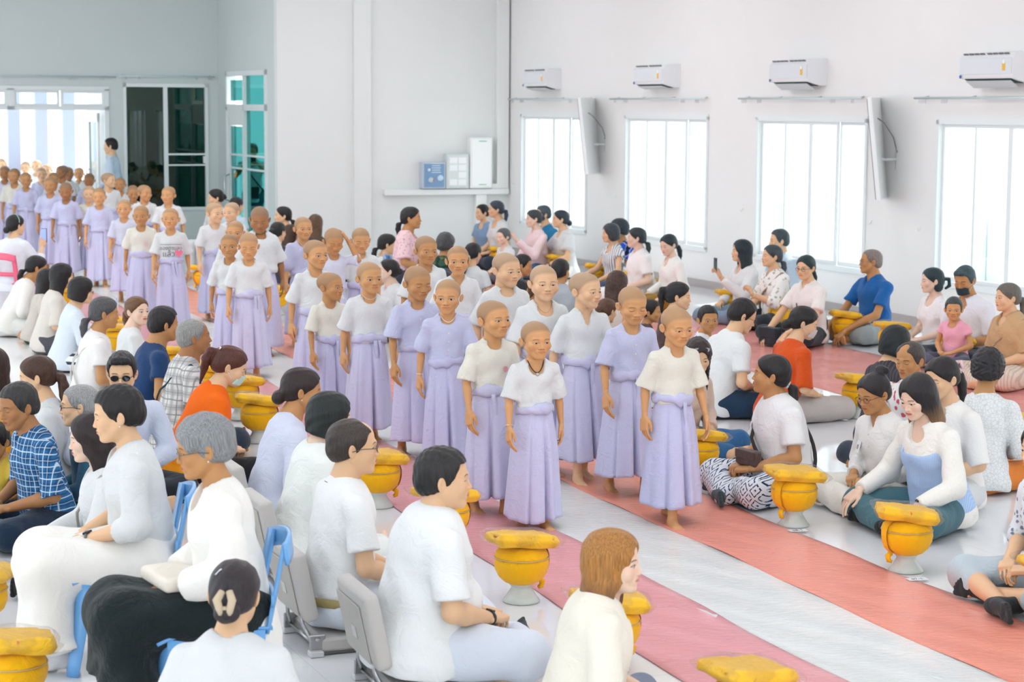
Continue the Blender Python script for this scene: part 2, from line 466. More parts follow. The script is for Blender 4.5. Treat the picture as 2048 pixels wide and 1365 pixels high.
def face_warp(v, kind, fat=0):
    w = v.copy(); z = v[:,2]; y = v[:,1]; x = v[:,0]
    if kind == 'c':
        lo = np.clip((.02-z)/.11, 0, 1); nk = np.clip((-.09-z)/.05, 0, 1)
        w[:,2] = np.where(z < .02, .02+(z-.02)*(.84+.16*nk), z)
        bulge = np.exp(-((z+.030)/.045)**2)*np.clip(-y/.06, 0, 1)
        w[:,0] = x*(1+.09*bulge)
        w[:,1] = np.where(y < -.088, -.088+(y+.088)*.78, y)
        up = np.clip((z-.02)/.08, 0, 1); w[:,0] = w[:,0]*(1+.03*up); w[:,1] = w[:,1]*(1+.02*up)
    elif kind == 'f':
        w[:,2] = np.where(z < .02, .02+(z-.02)*.94, z)
        w[:,1] = np.where(y < -.088, -.088+(y+.088)*.85, y)
    return w
def hand_shape(pose, h):
    """right hand, wrist at origin, fingers along +X, back of the hand up (+Z), thumb at +Y; length .18"""
    key = ('hand', pose, h)
    if key in _tc: return _tc[key]
    f = Field()
    f.cone((-.02,0,0), (.02,0,0), .027, .026, fl=((0,0,1), .68), k=.01)
    f.box((.052,-.002,0), (.034,.029,.004), rr=.010, k=.012)
    curl = {'relax': (14,22,14), 'fold': (38,48,24), 'grip': (45,62,35), 'flat': (4,8,4), 'pray': (2,4,2)}[pose]
    for i, (y, L1, sp) in enumerate(((.027,.042,5), (.009,.047,1), (-.010,.044,-3), (-.028,.034,-8))):
        p = V3(.088-.004*abs(i-1), y, .001); a = 0; r = .0085-.0006*i
        for j, (ln, rr) in enumerate(((L1, r), (L1*.62, r*.92), (L1*.5, r*.84))):
            a += R_(curl[j]+(3*i if pose != 'pray' else 0)); d = rz(R_(sp))@V3(math.cos(a), 0, -math.sin(a)); q = p+d*ln
            f.cone(p, q, rr, rr*.93, k=.0035 if j == 0 else .001); p = q
    th = {'relax': (.030,-.014), 'fold': (.016,-.03), 'grip': (.010,-.045), 'flat': (.045,-.006), 'pray': (.040,-.008)}[pose]
    p0 = V3(.012,.020,-.004); p1 = V3(.045,.020+th[0]*.9,-.004+th[1]*.6); p2 = V3(.074,.020+th[0],-.004+th[1]); p3 = V3(.098,.022+th[0]*.75,-.006+th[1]*1.25)
    f.cone(p0, p1, .015, .012, k=.01); f.cone(p1, p2, .0108, .0098, k=.003); f.cone(p2, p3, .0095, .0082, k=.001)
    r = f.mesh(h); _tc[key] = r; return r
def foot_shape(h):
    """left foot, ankle joint at origin, toes towards -Y, sole at z=-.075, big toe on the -X side"""
    key = ('foot', h)
    if key in _tc: return _tc[key]
    f = Field()
    f.cone((0,.008,.06), (0,.010,-.01), .036, .034, k=.02)
    f.ell((0,.030,-.045), (.032,.035,.031), k=.02)
    f.cone((0,.0,-.030), (-.004,-.105,-.053), .034, .022, k=.03)
    f.cone((.018,-.02,-.053), (.022,-.11,-.058), .020, .016, k=.02)
    f.cone((-.02,-.10,-.055), (.022,-.105,-.058), .019, .015, k=.015)
    for i, (x, y, r) in enumerate(((-.028,-.165,.0145), (-.006,-.166,.0105), (.010,-.158,.0098), (.024,-.147,.0092), (.036,-.134,.0088))):
        f.cone((x*.8,-.11,-.057), (x, y+.012, -.075+r), r*1.05, r*.95, k=.006)
    f.plane((0,0,-.0755), (0,0,-1), k=.004)
    r = f.mesh(h); _tc[key] = r; return r
# hair: fields in the head frame
def hair_shape(style, h, kind='f'):
    key = ('hair', style, h, kind)
    if key in _tc: return _tc[key]
    f = Field(); st = style.split('+')[0]
    def cap(g, top=.0, back=.0):
        f.ell((0,.019,.042), (.0765+g,.094+g+back,.078+g+top)); f.ell((0,-.026,.048), (.062+g,.054+g,.056+g+top), k=.03)
        f.ell((0,.045,-.012), (.064+g,.066+g,.060), k=.03)
    face = lambda w=.064, z=-.018, hh=.088, d=.062, y=-.098: f.ell((0,y,z), (w,d,hh), k=.010, op='s')
    if st in ('short', 'receding', 'crop', 'quiff', 'curly', 'thin'):
        g = {'crop': .006, 'thin': .005, 'curly': .024}.get(st, .0085)
        cap(g, .010 if st in ('short', 'quiff', 'curly') else 0)
        if st == 'quiff': f.cone((-.035,-.075,.095), (.035,-.080,.098), .022, .020, k=.03)
        face(.066 if st != 'receding' else .064, -.010 if st != 'receding' else .012, .086 if st != 'receding' else .096, .060, -.100)
        for s in (-1,1):
            f.ell((s*.088,-.035,-.02), (.022,.034,.050), k=.008, op='s')
            if st != 'curly': f.ell((s*.092,.012,-.020), (.022,.024,.036), k=.006, op='s')
        f.plane((0,.06,-.052), (0,-.35,-1), k=.015)
        f.plane((0,-.030,-.004), (0,-1,-.45), k=.012, near=(V3(0,-.09,-.03), .1))
        if st == 'receding':
            f.ell((.0,-.075,.118), (.035,.060,.040), k=.02, op='s')
    elif st == 'pixie':
        cap(.009, .012, .004)
        f.ell((0,-.100,-.020), (.0635,.062,.084), k=.010, op='s')
        for s in (-1,1): f.ell((s*.100,.004,-.026), (.026,.026,.036), k=.008, op='s'); f.ell((s*.088,-.044,-.035), (.030,.036,.060), k=.01, op='s')
        f.plane((0,.05,-.066), (0,-.3,-1), k=.02)
    elif st == 'balding':
        cap(.006); face(.066,.02,.10,.07,-.10); f.ell((0,-.01,.120), (.052,.065,.045), k=.02, op='s')
        for s in (-1,1): f.ell((s*.088,-.04,-.02), (.022,.034,.050), k=.008, op='s'); f.ell((s*.092,.012,-.020), (.022,.024,.036), k=.006, op='s')
        f.plane((0,.06,-.052), (0,-.35,-1), k=.015); f.plane((0,-.030,-.004), (0,-1,-.45), k=.012, near=(V3(0,-.09,-.03), .1))
    elif st in ('bun', 'lowbun', 'topbun', 'pony', 'lowpony', 'highpony', 'loop'):
        cap(.009, .004)
        face(.0655,-.008,.086,.060,-.100)
        for s in (-1,1): f.ell((s*.088,-.045,-.03), (.022,.034,.055), k=.008, op='s'); f.ell((s*.093,.008,-.018), (.020,.022,.034), k=.006, op='s')
        f.plane((0,.07,-.064), (0,-.2,-1), k=.02); f.plane((0,-.01,-.012), (0,-.9,-1), k=.02)
        if st == 'bun': f.ell((0,.128,.010), (.042,.034,.038), k=.012)
        if st == 'lowbun': f.ell((0,.125,-.045), (.046,.036,.042), k=.012)
        if st == 'topbun': f.ell((0,.09,.125), (.036,.034,.032), k=.012); f.ell((.02,.115,.115), (.02,.02,.02), k=.01)
        if st == 'loop':
            f.cone((0,.115,.02), (0,.165,.015), .018, .016, k=.01); f.cone((0,.165,.015), (0,.170,-.05), .017, .016, k=.008); f.cone((0,.170,-.05), (0,.135,-.075), .016, .014, k=.008)
            for s in (-1,1): f.ell((s*.062,.045,-.05), (.026,.045,.055), k=.02)
        if st in ('pony', 'lowpony', 'highpony'):
            z0 = {'pony': .0, 'lowpony': -.045, 'highpony': .07}[st]; Ln = .20 if st != 'highpony' else .24
            p = [(0,.112,z0), (0,.142,z0-.02), (.004,.150,z0-.07), (.008,.142,z0-.13), (.010,.130,z0-Ln)]
            r = [.015,.028,.030,.024,.006]
            for i in range(4): f.cone(p[i], p[i+1], r[i], r[i+1], k=.008)
    elif st in ('bob', 'shoulder', 'long', 'wavy', 'pagebob'):
        zb = {'bob': -.105, 'pagebob': -.125, 'shoulder': -.215, 'long': -.34, 'wavy': -.30}[st]
        cap(.012, .006)
        f.cone((0,.022,.02), (0,.030,zb+.05), .094, (.088 if st == 'long' else .104 if st == 'shoulder' else .094), k=.02, fl=((0,1,0), .98))
        if st in ('long', 'wavy'): f.cone((0,.06,-.05), (0,.085,zb+.03), .085, .070, k=.03, fl=((0,1,0), .55))
        f.ell((0,-.105,-.045), (.0625,.068,.125), k=.012, op='s')
        f.cone((0,-.03,-.11), (0,.02,-.60), .068, .10, k=.02, op='s')   # neck and shoulders stay free
        if st in ('long', 'wavy', 'shoulder'): f.cone((0,-.10,-.16), (0,-.06,-.5), .11, .13, k=.02, op='s')
        f.plane((0,0,zb), (0,.25,-1), k=.012)
    if st in ('curly', 'wavy'):
        a = .006 if st == 'curly' else .005
        f.disp = lambda x,y,z: a*np.sin(95*x+3*np.sin(60*z))*np.sin(90*z+2*np.sin(70*y))*np.sin(80*y+40*x)-.001
    elif st == 'pixie':
        f.disp = lambda x,y,z: .0030*np.sin(95*y+30*z+3*np.sin(40*x))*np.sin(60*x-25*z)+.0015*np.sin(160*x+90*y)
    elif st in ('short','quiff'):
        f.disp = lambda x,y,z: .0022*np.sin(170*x+40*y)*np.sin(120*y-60*z)
    else:
        f.disp = lambda x,y,z: .0009*np.sin(150*x+12*np.sin(9*z)+2*np.sin(30*y))+.0009*np.sin(60*y+30*z)*np.sin(40*x)
    r = f.mesh(h, 1); _tc[key] = r; return r
def fr(d, up):
    """right hand frame from finger direction and back-of-hand direction"""
    X_ = unit(d); Z_ = unit(np.asarray(up,float)-X_*(X_@np.asarray(up,float))); Y_ = np.cross(Z_, X_); return np.stack([X_, Y_, Z_], 1)
def lod(dist):
    if dist < 9.2: return dict(b=.0075, h=.0030, f=.0042, hr=.0036)
    if dist < 13: return dict(b=.0085, h=.0032, f=.0045, hr=.0045)
    if dist < 18: return dict(b=.0105, h=.0038, f=.0055, hr=.006)
    if dist < 24: return dict(b=.013, h=.0045, f=.007, hr=.0075)
    return dict(b=.016, h=.0055, f=.008, hr=.009)
def folds(seed, amp=.0045, zc=None, fx=1.0):
    r = random.Random(seed); a, b, c, d, e = [r.uniform(0,6.28) for _ in range(5)]
    def fn(x, y, z):
        w = np.sin(34*fx*z+5.0*np.sin(9*x+a)+4.0*np.sin(8*y+b)+c)
        v = np.sin(21*fx*(x+y)+3*np.sin(12*z+d)+e)
        q = np.sin(6*x+7*z+a)*np.sin(7*y-4*z+c)
        return amp*(.55*w*(.5+.5*q)+.6*v*(.5-.5*q))
    return fn
# ------------------------------------------------------------------ one person
def assemble(parts):
    """parts: list of (verts, faces, hco or None) -> one mesh"""
    Vs, Fs, Hs, n = [], [], [], 0
    for v, f, h in parts:
        Vs.append(v); Fs.append(f+n); Hs.append(np.full((len(v),3), 9.0) if h is None else h); n += len(v)
    return np.concatenate(Vs), np.concatenate(Fs), np.concatenate(Hs)
def xf(shape, R, t, s=1.0, mirror=None):
    v, f = shape; v = v*s
    if mirror is not None:
        v = v.copy(); v[:, mirror] *= -1; f = f[:, ::-1]
    return v@np.asarray(R).T+np.asarray(t), f
class Body:
    """joint positions of a posed figure, local frame facing -Y; everything in metres"""
    pass
def pose_seated(S=1.0, lean=.08, arms='lap', legs='cross', g=1.0, fem=True, z0=0.0, side=1, twist=0.0):
    b = Body(); b.S = S; b.g = g; b.legs = legs; b.fem = fem
    q = lambda *a: V3(*a)*S
    seat = z0
    b.pel = q(0, .02, .115)+V3(0,0,seat)
    tor = rx(lean)   # lean forward: top goes to -Y
    def T(x, y, z): return b.pel+tor@(V3(x,y,z)*S)
    b.T = T; b.tor = tor
    b.waist = T(0,0,.14); b.chest = T(0,-.005,.33); b.c7 = T(0,.012,.445); sw = .165 if fem else .190
    b.sw = sw
    Rt = rz(twist)
    b.sh = [T(*(Rt@V3(s*sw, .0, .40))) for s in (-1,1)]
    b.neck = T(0,-.005,.50)
    b.hc = T(0,-.035,.615)     # head centre
    fw = tor@V3(0,-1,0)
    if arms == 'lap':
        b.el = [T(s*(.235 if fem else .26), -.03, .17) for s in (-1,1)]
        b.wr = [b.pel+q(s*.085,-.255,.085) for s in (-1,1)]; b.hd = [(V3(-s*.75,-.65,-.12), V3(0,-.25,1)) for s in (-1,1)]; b.hp = 'fold'
    elif arms == 'knees':
        b.el = [T(s*.27,-.10,.18) for s in (-1,1)]
        b.wr = [b.pel+q(s*.24,-.36,.07) for s in (-1,1)]; b.hd = [(V3(s*.1,-.8,-.6), V3(0,-.5,.8)) for s in (-1,1)]; b.hp = 'relax'
    elif arms == 'floor':
        b.el = [T(s*.24,-.16,.17) for s in (-1,1)]
        b.wr = [b.pel+q(s*.13,-.43,.02) for s in (-1,1)]; b.hd = [(V3(-s*.1,-.7,-.7), V3(0,-.6,.7)) for s in (-1,1)]; b.hp = 'relax'
    elif arms == 'pray':
        b.el = [T(s*.215,-.13,.20) for s in (-1,1)]
        b.wr = [T(s*.022,-.26,.27) for s in (-1,1)]; b.hd = [(V3(0,-.35,1), V3(s,-.0,0)) for s in (-1,1)]; b.hp = 'pray'
    elif arms.startswith('phone'):
        b.el = [T(s*.225,-.10,.19) for s in (-1,1)]
        b.wr = [T(s*.05,-.30,.30 if 'low' in arms else .46) for s in (-1,1)]; b.hd = [(V3(-s*.2,-.35,.9), V3(s*.8,.2,.4)) for s in (-1,1)]; b.hp = 'grip'
        if 'one' in arms:   # other hand in the lap
            b.wr[0 if side > 0 else 1] = b.pel+q(-side*.08,-.26,.08); b.hd[0 if side > 0 else 1] = (V3(side*.6,-.7,-.1), V3(0,-.2,1))
            j = 1 if side > 0 else 0
            b.wr[j] = T(side*.16,-.36,.40 if 'low' not in arms else .28); b.el[j] = T(side*.25,-.17,.19); b.hd[j] = (V3(-side*.1,-.4,.9), V3(side*.6,.5,.3))
    elif arms == 'side':  # propped on the legs to one side, looser
        b.el = [T(s*.25,.0,.16) for s in (-1,1)]
        b.wr = [b.pel+q(.20*s-.04,-.22,.05) for s in (-1,1)]; b.hd = [(V3(-s*.4,-.8,-.3), V3(0,-.3,1)) for s in (-1,1)]; b.hp = 'relax'
    hz = b.pel[2]
    if legs == 'cross':
        b.hip = [b.pel+q(s*.085,-.02,-.02) for s in (-1,1)]
        b.kn = [V3(s*.30*S,-.30*S, seat+.105*S) for s in (-1,1)]
        b.an = [V3(-s*.10*S,-.34*S+s*side*.05*S, seat+.055*S) for s in (-1,1)]
        b.ft = [unit(V3(-s*.9,-.15,.05)) for s in (-1,1)]
    elif legs == 'side':
        b.hip = [b.pel+q(s*.085,-.02,-.02) for s in (-1,1)]
        b.kn = [V3(side*.10*S+s*.13*S,-.40*S+s*side*.10*S, seat+.085*S) for s in (-1,1)]
        b.an = [V3(side*.34*S+s*.04*S,-.10*S+s*side*.12*S, seat+.05*S) for s in (-1,1)]
        b.ft = [unit(V3(side*.7,.6,0)) for s in (-1,1)]
    elif legs == 'knee':
        b.hip = [b.pel+q(s*.085,-.02,.0) for s in (-1,1)]
        b.kn = [V3(s*.12*S,-.38*S, seat+.07*S) for s in (-1,1)]
        b.an = [V3(s*.11*S,.06*S, seat+.045*S) for s in (-1,1)]
        b.ft = [unit(V3(0,1,-.1)) for s in (-1,1)]
    elif legs == 'chair':
        b.hip = [b.pel+q(s*.09,-.02,-.02) for s in (-1,1)]
        b.kn = [b.pel+V3(s*.10*S,-.44*S,-.02*S) for s in (-1,1)]
        b.an = [V3(s*.09*S, b.pel[1]-.42*S+s*.03, .085) for s in (-1,1)]
        b.ft = [unit(V3(s*.1,-1,0)) for s in (-1,1)]
    b.headtop = lambda R: b.hc+R@(V3(0,.012,.118)*S*b.hs)
    b.hs = 1.0
    return b
def pose_stand(S=1.0, g=1.0, fem=False, child=False, stride=.12, phase=1, arms='down', lean=.02, arm_sw=.5):
    """S scales a 1.16 m child or a 1.70 m adult"""
    b = Body(); b.S = S; b.g = g; b.legs = 'stand'; b.fem = fem
    k = 1.0 if not child else .66
    q = lambda *a: V3(*a)*S*k
    hip = .88 if not child else .92
    b.pel = q(0,0,hip+.02); tor = rx(lean)
    def T(x, y, z): return b.pel+tor@(V3(x,y,z)*S*k)
    b.T = T; b.tor = tor
    sw = (.19 if not fem else .165) if not child else .178
    b.sw = sw*k
    b.waist = T(0,0,.15); b.chest = T(0,-.005,.36); b.c7 = T(0,.012,.50); b.neck = T(0,-.005,.545 if not child else .54)
    b.sh = [T(s*sw*(.97 if child else 1),0,.455 if not child else .438) for s in (-1,1)]
    ks = 1.0 if not child else .905      # a child's head is nearly as big as an adult's
    b.hs = 1.0
    hz = .665 if not child else .672
    b.hc = T(0,-.03,hz)
    b.hscale = (S if not child else .985*(S*.5+.5))
    if arms == 'down':
        f = [phase*arm_sw, -phase*arm_sw]
        b.el = [T(s*(sw+.055*g),.02-.10*f[i],.185) for i, s in enumerate((-1,1))]
        b.wr = [T(s*(sw+.075*g),-.05-.20*f[i],-.055) for i, s in enumerate((-1,1))]
        b.hd = [(V3(s*.06,-.25-.3*f[i],-1), V3(s*1,-.25,0)) for i, s in enumerate((-1,1))]; b.hp = 'relax'
    elif arms == 'photo':
        b.el = [T(s*.27,-.14,.27) for s in (-1,1)]
        b.wr = [T(s*.10,-.33,.47) for s in (-1,1)]; b.hd = [(V3(-s*.8,-.3,.3), V3(s*.2,.3,.8)) for s in (-1,1)]; b.hp = 'grip'
    elif arms == 'scratch':
        b.el = [T(-.235,.02,.2), T(.30,-.12,.45)]; b.wr = [T(-.25,-.05,-.03), T(.17,-.07,.70)]
        b.hd = [(V3(-.05,-.25,-1), V3(-1,-.2,0)), (V3(-.55,.15,.8), V3(.6,-.3,.5))]; b.hp = 'relax'
    elif arms == 'front':
        b.el = [T(s*.25,.02,.2) for s in (-1,1)]; b.wr = [T(s*.07,-.20,.04) for s in (-1,1)]
        b.hd = [(V3(-s*.9,-.2,-.3), V3(0,-1,.2)) for s in (-1,1)]; b.hp = 'relax'
    b.hip = [b.pel+q(s*.085,0,-.04) for s in (-1,1)]
    st = stride
    b.kn = [q(s*.085,-phase*s*st*.55-.03,.49) for s in (-1,1)]
    b.an = [q(s*.080,-phase*s*st*1.05+.02,.075/(k if child else 1)*1.0) for s in (-1,1)]
    for i in (0,1): b.an[i][2] = .062*(k*1.15 if child else 1)*S
    b.heel = [0,0]
    b.ft = [V3((-1,1)[i]*.12,-1,0) for i in (0,1)]
    return b
def limb_field(b, sleeve_bare=True, legs=True, pants=None):
    """skin surface below the head"""
    S, g = b.S, b.g; child = getattr(b, 'child', False); k = .62 if child else 1.0
    if child: k *= S; kk = .66*S
    else: k = S; kk = S
    f = Field(); dep = b.tor@V3(0,1,0)
    f.cone(b.neck+(b.hc-b.neck)*.55, b.c7, .040*kk*1.15*(1 if child else (1.08 if b.fem else 1.22)), .050*kk*1.1, k=.02)
    f.cone(b.c7+V3(0,0,-.012), b.sh[0]*.88+b.c7*.12, .044*kk, .034*kk, k=.03*kk); f.cone(b.c7+V3(0,0,-.012), b.sh[1]*.88+b.c7*.12, .044*kk, .034*kk, k=.03*kk)
    f.cone(b.chest, b.c7-(b.c7-b.chest)*.25, .128*kk*g, .085*kk, fl=(dep, .68), k=.05*kk)
    f.cone(b.waist, b.chest, .110*kk*g, .128*kk*g, fl=(dep, .72), k=.04*kk)
    f.cone(b.pel, b.waist, .135*kk*g, .110*kk*g, fl=(dep, .75), k=.04*kk)
    ga = .5+.5*g
    for i in (0,1):
        f.cone(b.sh[i]+(b.el[i]-b.sh[i])*.06, b.el[i], .034*kk*ga, .036*kk*ga, k=.02*kk)
        m = b.el[i]+(b.wr[i]-b.el[i])*.3
        f.cone(b.el[i], m, .035*kk*ga, .037*kk*ga, k=.012*kk); f.cone(m, b.wr[i], .037*kk*ga, .0235*kk, k=.012*kk)
    if legs:
        for i in (0,1):
            f.cone(b.hip[i], b.kn[i], .070*kk*g, .050*kk*ga, k=.03*kk)
            m = b.kn[i]+(b.an[i]-b.kn[i])*.3
            f.cone(b.kn[i], m, .048*kk*ga, .052*kk*ga, k=.015*kk); f.cone(m, b.an[i], .052*kk*ga, .031*kk, k=.015*kk)
    return f
def body_mesh(b, kind, L_, Rh, hs, fat=0, feet=True):
    child = getattr(b, 'child', False); kk = (.66 if child else 1.0)*b.S
    parts = []
    v, f = limb_field(b).mesh(L_['b']); parts.append((v, f, None))
    hv, hf = head_shape(kind, L_['h'], fat); parts.append((face_warp(hv, kind)*hs@Rh.T+b.hc, hf, hv))
    hsz = kk*(.95 if b.fem else 1.05)*(1.12 if child else 1)
    for i in (0,1):
        d, up = b.hd[i]; R = fr(d, up)
        hp = b.hp if not isinstance(b.hp, (list,tuple)) else b.hp[i]
        v, f = xf(hand_shape(hp, L_['f']), R, b.wr[i], hsz, mirror=None if i == 0 else 1)
        parts.append((v, f, None))
    if feet:
        for i in (0,1):
            d = unit(b.ft[i]); y = -d; x = np.cross(y, V3(0,0,1)); x = unit(x) if np.linalg.norm(x) > .1 else V3(1,0,0); z = np.cross(x, y)
            if b.legs in ('cross', 'side'):
                x = V3(0,0,1)*(1 if i else -1); z = np.cross(x, y)
            R = np.stack([x, y, z], 1)
            v, f = xf(foot_shape(L_['f']*1.15), R, b.an[i], kk*(1.12 if child else 1), mirror=0 if i == 0 else None)
            parts.append((v, f, None))
    return assemble(parts)
def collar(b, kk, r=.066, h=.03, z=0.0, open_=.6):
    pb = PB(); c = b.c7+b.tor@(V3(0,-.022,.030+z)*kk)
    T = b.tor@rx(R_(14))
    def fn(u, v):
        a = math.pi*1.5+(u-.5)*(2*math.pi-open_)+math.pi
        rr = (r+.016*v-.004)*kk*(1.0+.12*abs(math.sin(a))); zz = (-.030*v+(.012 if v < .3 else 0)+.004)*kk*(h/.03)-.016*kk*(math.cos((u-.5)*math.pi*2)*-.5+.5)
        return c+T@V3(rr*math.cos(a), rr*math.sin(a), zz)
    pb.grid(fn, 37, 5); return pb
def top_field(b, style, seed):
    """shirt over the posed trunk. style keys: sl sleeve length 0..2, neck 'round'|'v'|'collar'|'high', hem drop, loose, flare"""
    child = getattr(b, 'child', False); kk = (.66 if child else 1.0)*b.S; g = b.g; S = kk
    lo = style.get('loose', .016)*S; f = Field(); dep = b.tor@V3(0,1,0); ga = .5+.5*g
    sl = style.get('sl', .8)
    f.cone(b.c7+b.tor@V3(0,-.005,-.035)*S, b.sh[0]+b.tor@V3(.010,0,-.010)*S, .050*S+lo*.5, .047*S*ga+lo*.3, k=.04*S)
    f.cone(b.c7+b.tor@V3(0,-.005,-.035)*S, b.sh[1]+b.tor@V3(-.010,0,-.010)*S, .050*S+lo*.5, .047*S*ga+lo*.3, k=.04*S)
    f.cone(b.chest, b.c7-(b.c7-b.chest)*.3, .134*S*g+lo*.8, .090*S+lo*.5, fl=(dep, .70), k=.05*S)
    f.cone(b.waist, b.chest, .126*S*g+lo, .134*S*g+lo, fl=(dep, .76), k=.05*S)
    hem = style.get('hem', .10)*S; wl = .148
    if b.legs in ('cross', 'side', 'knee'): hem = min(hem, .095*S); wl = .166 if style.get('hem', .1) > .05 else .148
    if b.fem and style.get('bust', 1):
        for s in (-1,1): f.ell(b.T(s*.065,-.075,.285) if not child else b.chest, V3(.062,.052,.062)*S*(.6+.4*g), k=.05*S)
    bel = style.get('belly', 0)
    if bel: f.ell(b.waist+b.tor@V3(0,-.05,.01)*S, V3(.125,.09+bel,.12)*S*g, k=.06*S)
    dn = b.tor@V3(0,0,-1)
    low = b.pel+dn*(hem-.06*S)
    fl = style.get('flare', .0)*S
    f.cone(low, b.waist, wl*S*g+lo+fl, .126*S*g+lo, fl=(dep, .84), k=.05*S)
    if sl > 0:
        w = style.get('wide', .010)*S
        for i in (0,1):
            a, e, r = b.sh[i], b.el[i], b.wr[i]
            if sl <= 1:
                p = a+(e-a)*sl; f.cone(a, p, (.040 if child else .044)*S*ga+lo*.3, (.048-.004*sl)*S*ga+w+lo*.4, k=.03*S, cut='b')
            else:
                f.cone(a, e, .045*S*ga+lo*.3, .043*S*ga+w+lo*.4, k=.03*S)
                p = e+(r-e)*min(1.0, sl-1); f.cone(e, p, .043*S*ga+w+lo*.3, (.043-.012*(sl-1))*S*ga+w*style.get('cuffw', 1)+lo*.2, k=.02*S, cut='b')
    nk = style.get('neck', 'round'); nb = b.c7; up = b.tor@V3(0,-.10,1)
    R = {'round': .064, 'v': .060, 'collar': .050, 'high': .047, 'wide': .078, 'scoop': .070}[nk]*S*(1.10 if child else 1.0)
    base = b.c7+b.tor@V3(0,-.020 if nk not in ('scoop','wide') else -.032,.006 if nk != 'high' else .016)*S
    f.cone(base, base+up*.16*S, R, R*1.2, k=.006*S, op='s')
    if nk in ('round', 'scoop', 'wide', 'v'):
        d = {'round': .022, 'scoop': .055, 'wide': .035, 'v': .105}[nk]*S
        if nk == 'v':
            tip = base+b.tor@V3(0,-.105,-.010)*S-V3(0,0,d); f.cone(base+b.tor@V3(0,-.035,.02)*S, tip, R*.88, .006*S, k=.004*S, op='s')
        else:
            f.ell(base+b.tor@V3(0,-.070,-.008)*S-V3(0,0,d*.35), V3(R/S*.98,.075,.030+d/S*.9)*S, k=.004*S, op='s')
    elif nk == 'collar':
        f.cone(base+b.tor@V3(0,-.05,.03)*S, base+b.tor@V3(0,-.125,-.075)*S, .030*S, .005*S, k=.004*S, op='s')
    f.plane(b.pel+dn*hem, dn, k=.008*S, near=(b.pel+dn*(hem+.24*S), .37*S*max(1,g)+.12*S))
    if b.legs in ('cross', 'side', 'knee'): f.plane((0,0,b.pel[2]-.095*S), (0,0,-1), k=.01)
    f.disp = folds(seed, style.get('fold', .0085)*(.7 if child else 1), fx=1.0 if not child else 1.4)
    return f
def pants_field(b, style, seed):
    child = getattr(b, 'child', False); S = (.66 if child else 1.0)*b.S; g = b.g; f = Field(); lo = style.get('loose', .014)*S; ln = style.get('len', 1.0)
    skirt = style.get('skirt', 0)
    f.cone(b.pel+V3(0,.01,.0)*S, b.pel+b.tor@V3(0,0,.06)*S, .150*S*g+lo*.3, .135*S*g+lo*.3, fl=(V3(0,1,0), .80), k=.05*S)
    if b.legs != 'stand': f.ell(b.pel+V3(0,.015,-.03)*S, V3(.165*g,.130*g,.085)*S, k=.05*S)
    kk = .04*S if not skirt else .05*S
    for i in (0,1):
        f.cone(b.hip[i], b.kn[i], .086*S*g+lo, .062*S*(.5+.5*g)+lo, k=kk)
        if ln > .5:
            e = b.kn[i]+(b.an[i]-b.kn[i])*(ln*2-1)
            f.cone(b.kn[i], e, .060*S*(.5+.5*g)+lo, .046*S+lo*1.2+style.get('flare',0)*S, k=.02*S if not skirt else .09*S, cut='b' if b.legs != 'cross' else None)
        else:
            pass
    if skirt:
        mk = (b.kn[0]+b.kn[1])/2; ma = (b.an[0]+b.an[1])/2
        f.cone(b.pel, mk, .115*S*g, .075*S, k=.06*S)
        if b.legs == 'chair':
            e = mk+(ma-mk)*(ln*2-1); f.cone(mk+V3(0,.03,-.02)*S, e, .075*S, .14*S*skirt, k=.05*S, fl=(V3(0,1,0), .7), cut='b')
            for i in (0,1): ee = b.kn[i]+(b.an[i]-b.kn[i])*(ln*2-1); f.cone(b.kn[i], ee+V3((-.05,.05)[i],0,0)*skirt, .062*S, .080*S*skirt, k=.04*S, cut='b')
        elif b.legs in ('cross','side'): f.cone(b.kn[0]*.6+b.kn[1]*.4, b.kn[0]*.4+b.kn[1]*.6, .075*S, .075*S, k=.10*S)
    zf = min(b.an[0][2], b.an[1][2])-.046*S
    if b.legs != 'chair' and b.legs != 'stand': f.plane((0,0,max(zf, b.pel[2]-.118*S, 0.004)), (0,0,-1), k=.006)
    f.disp = folds(seed+7, style.get('fold', .009), fx=.9)
    return f
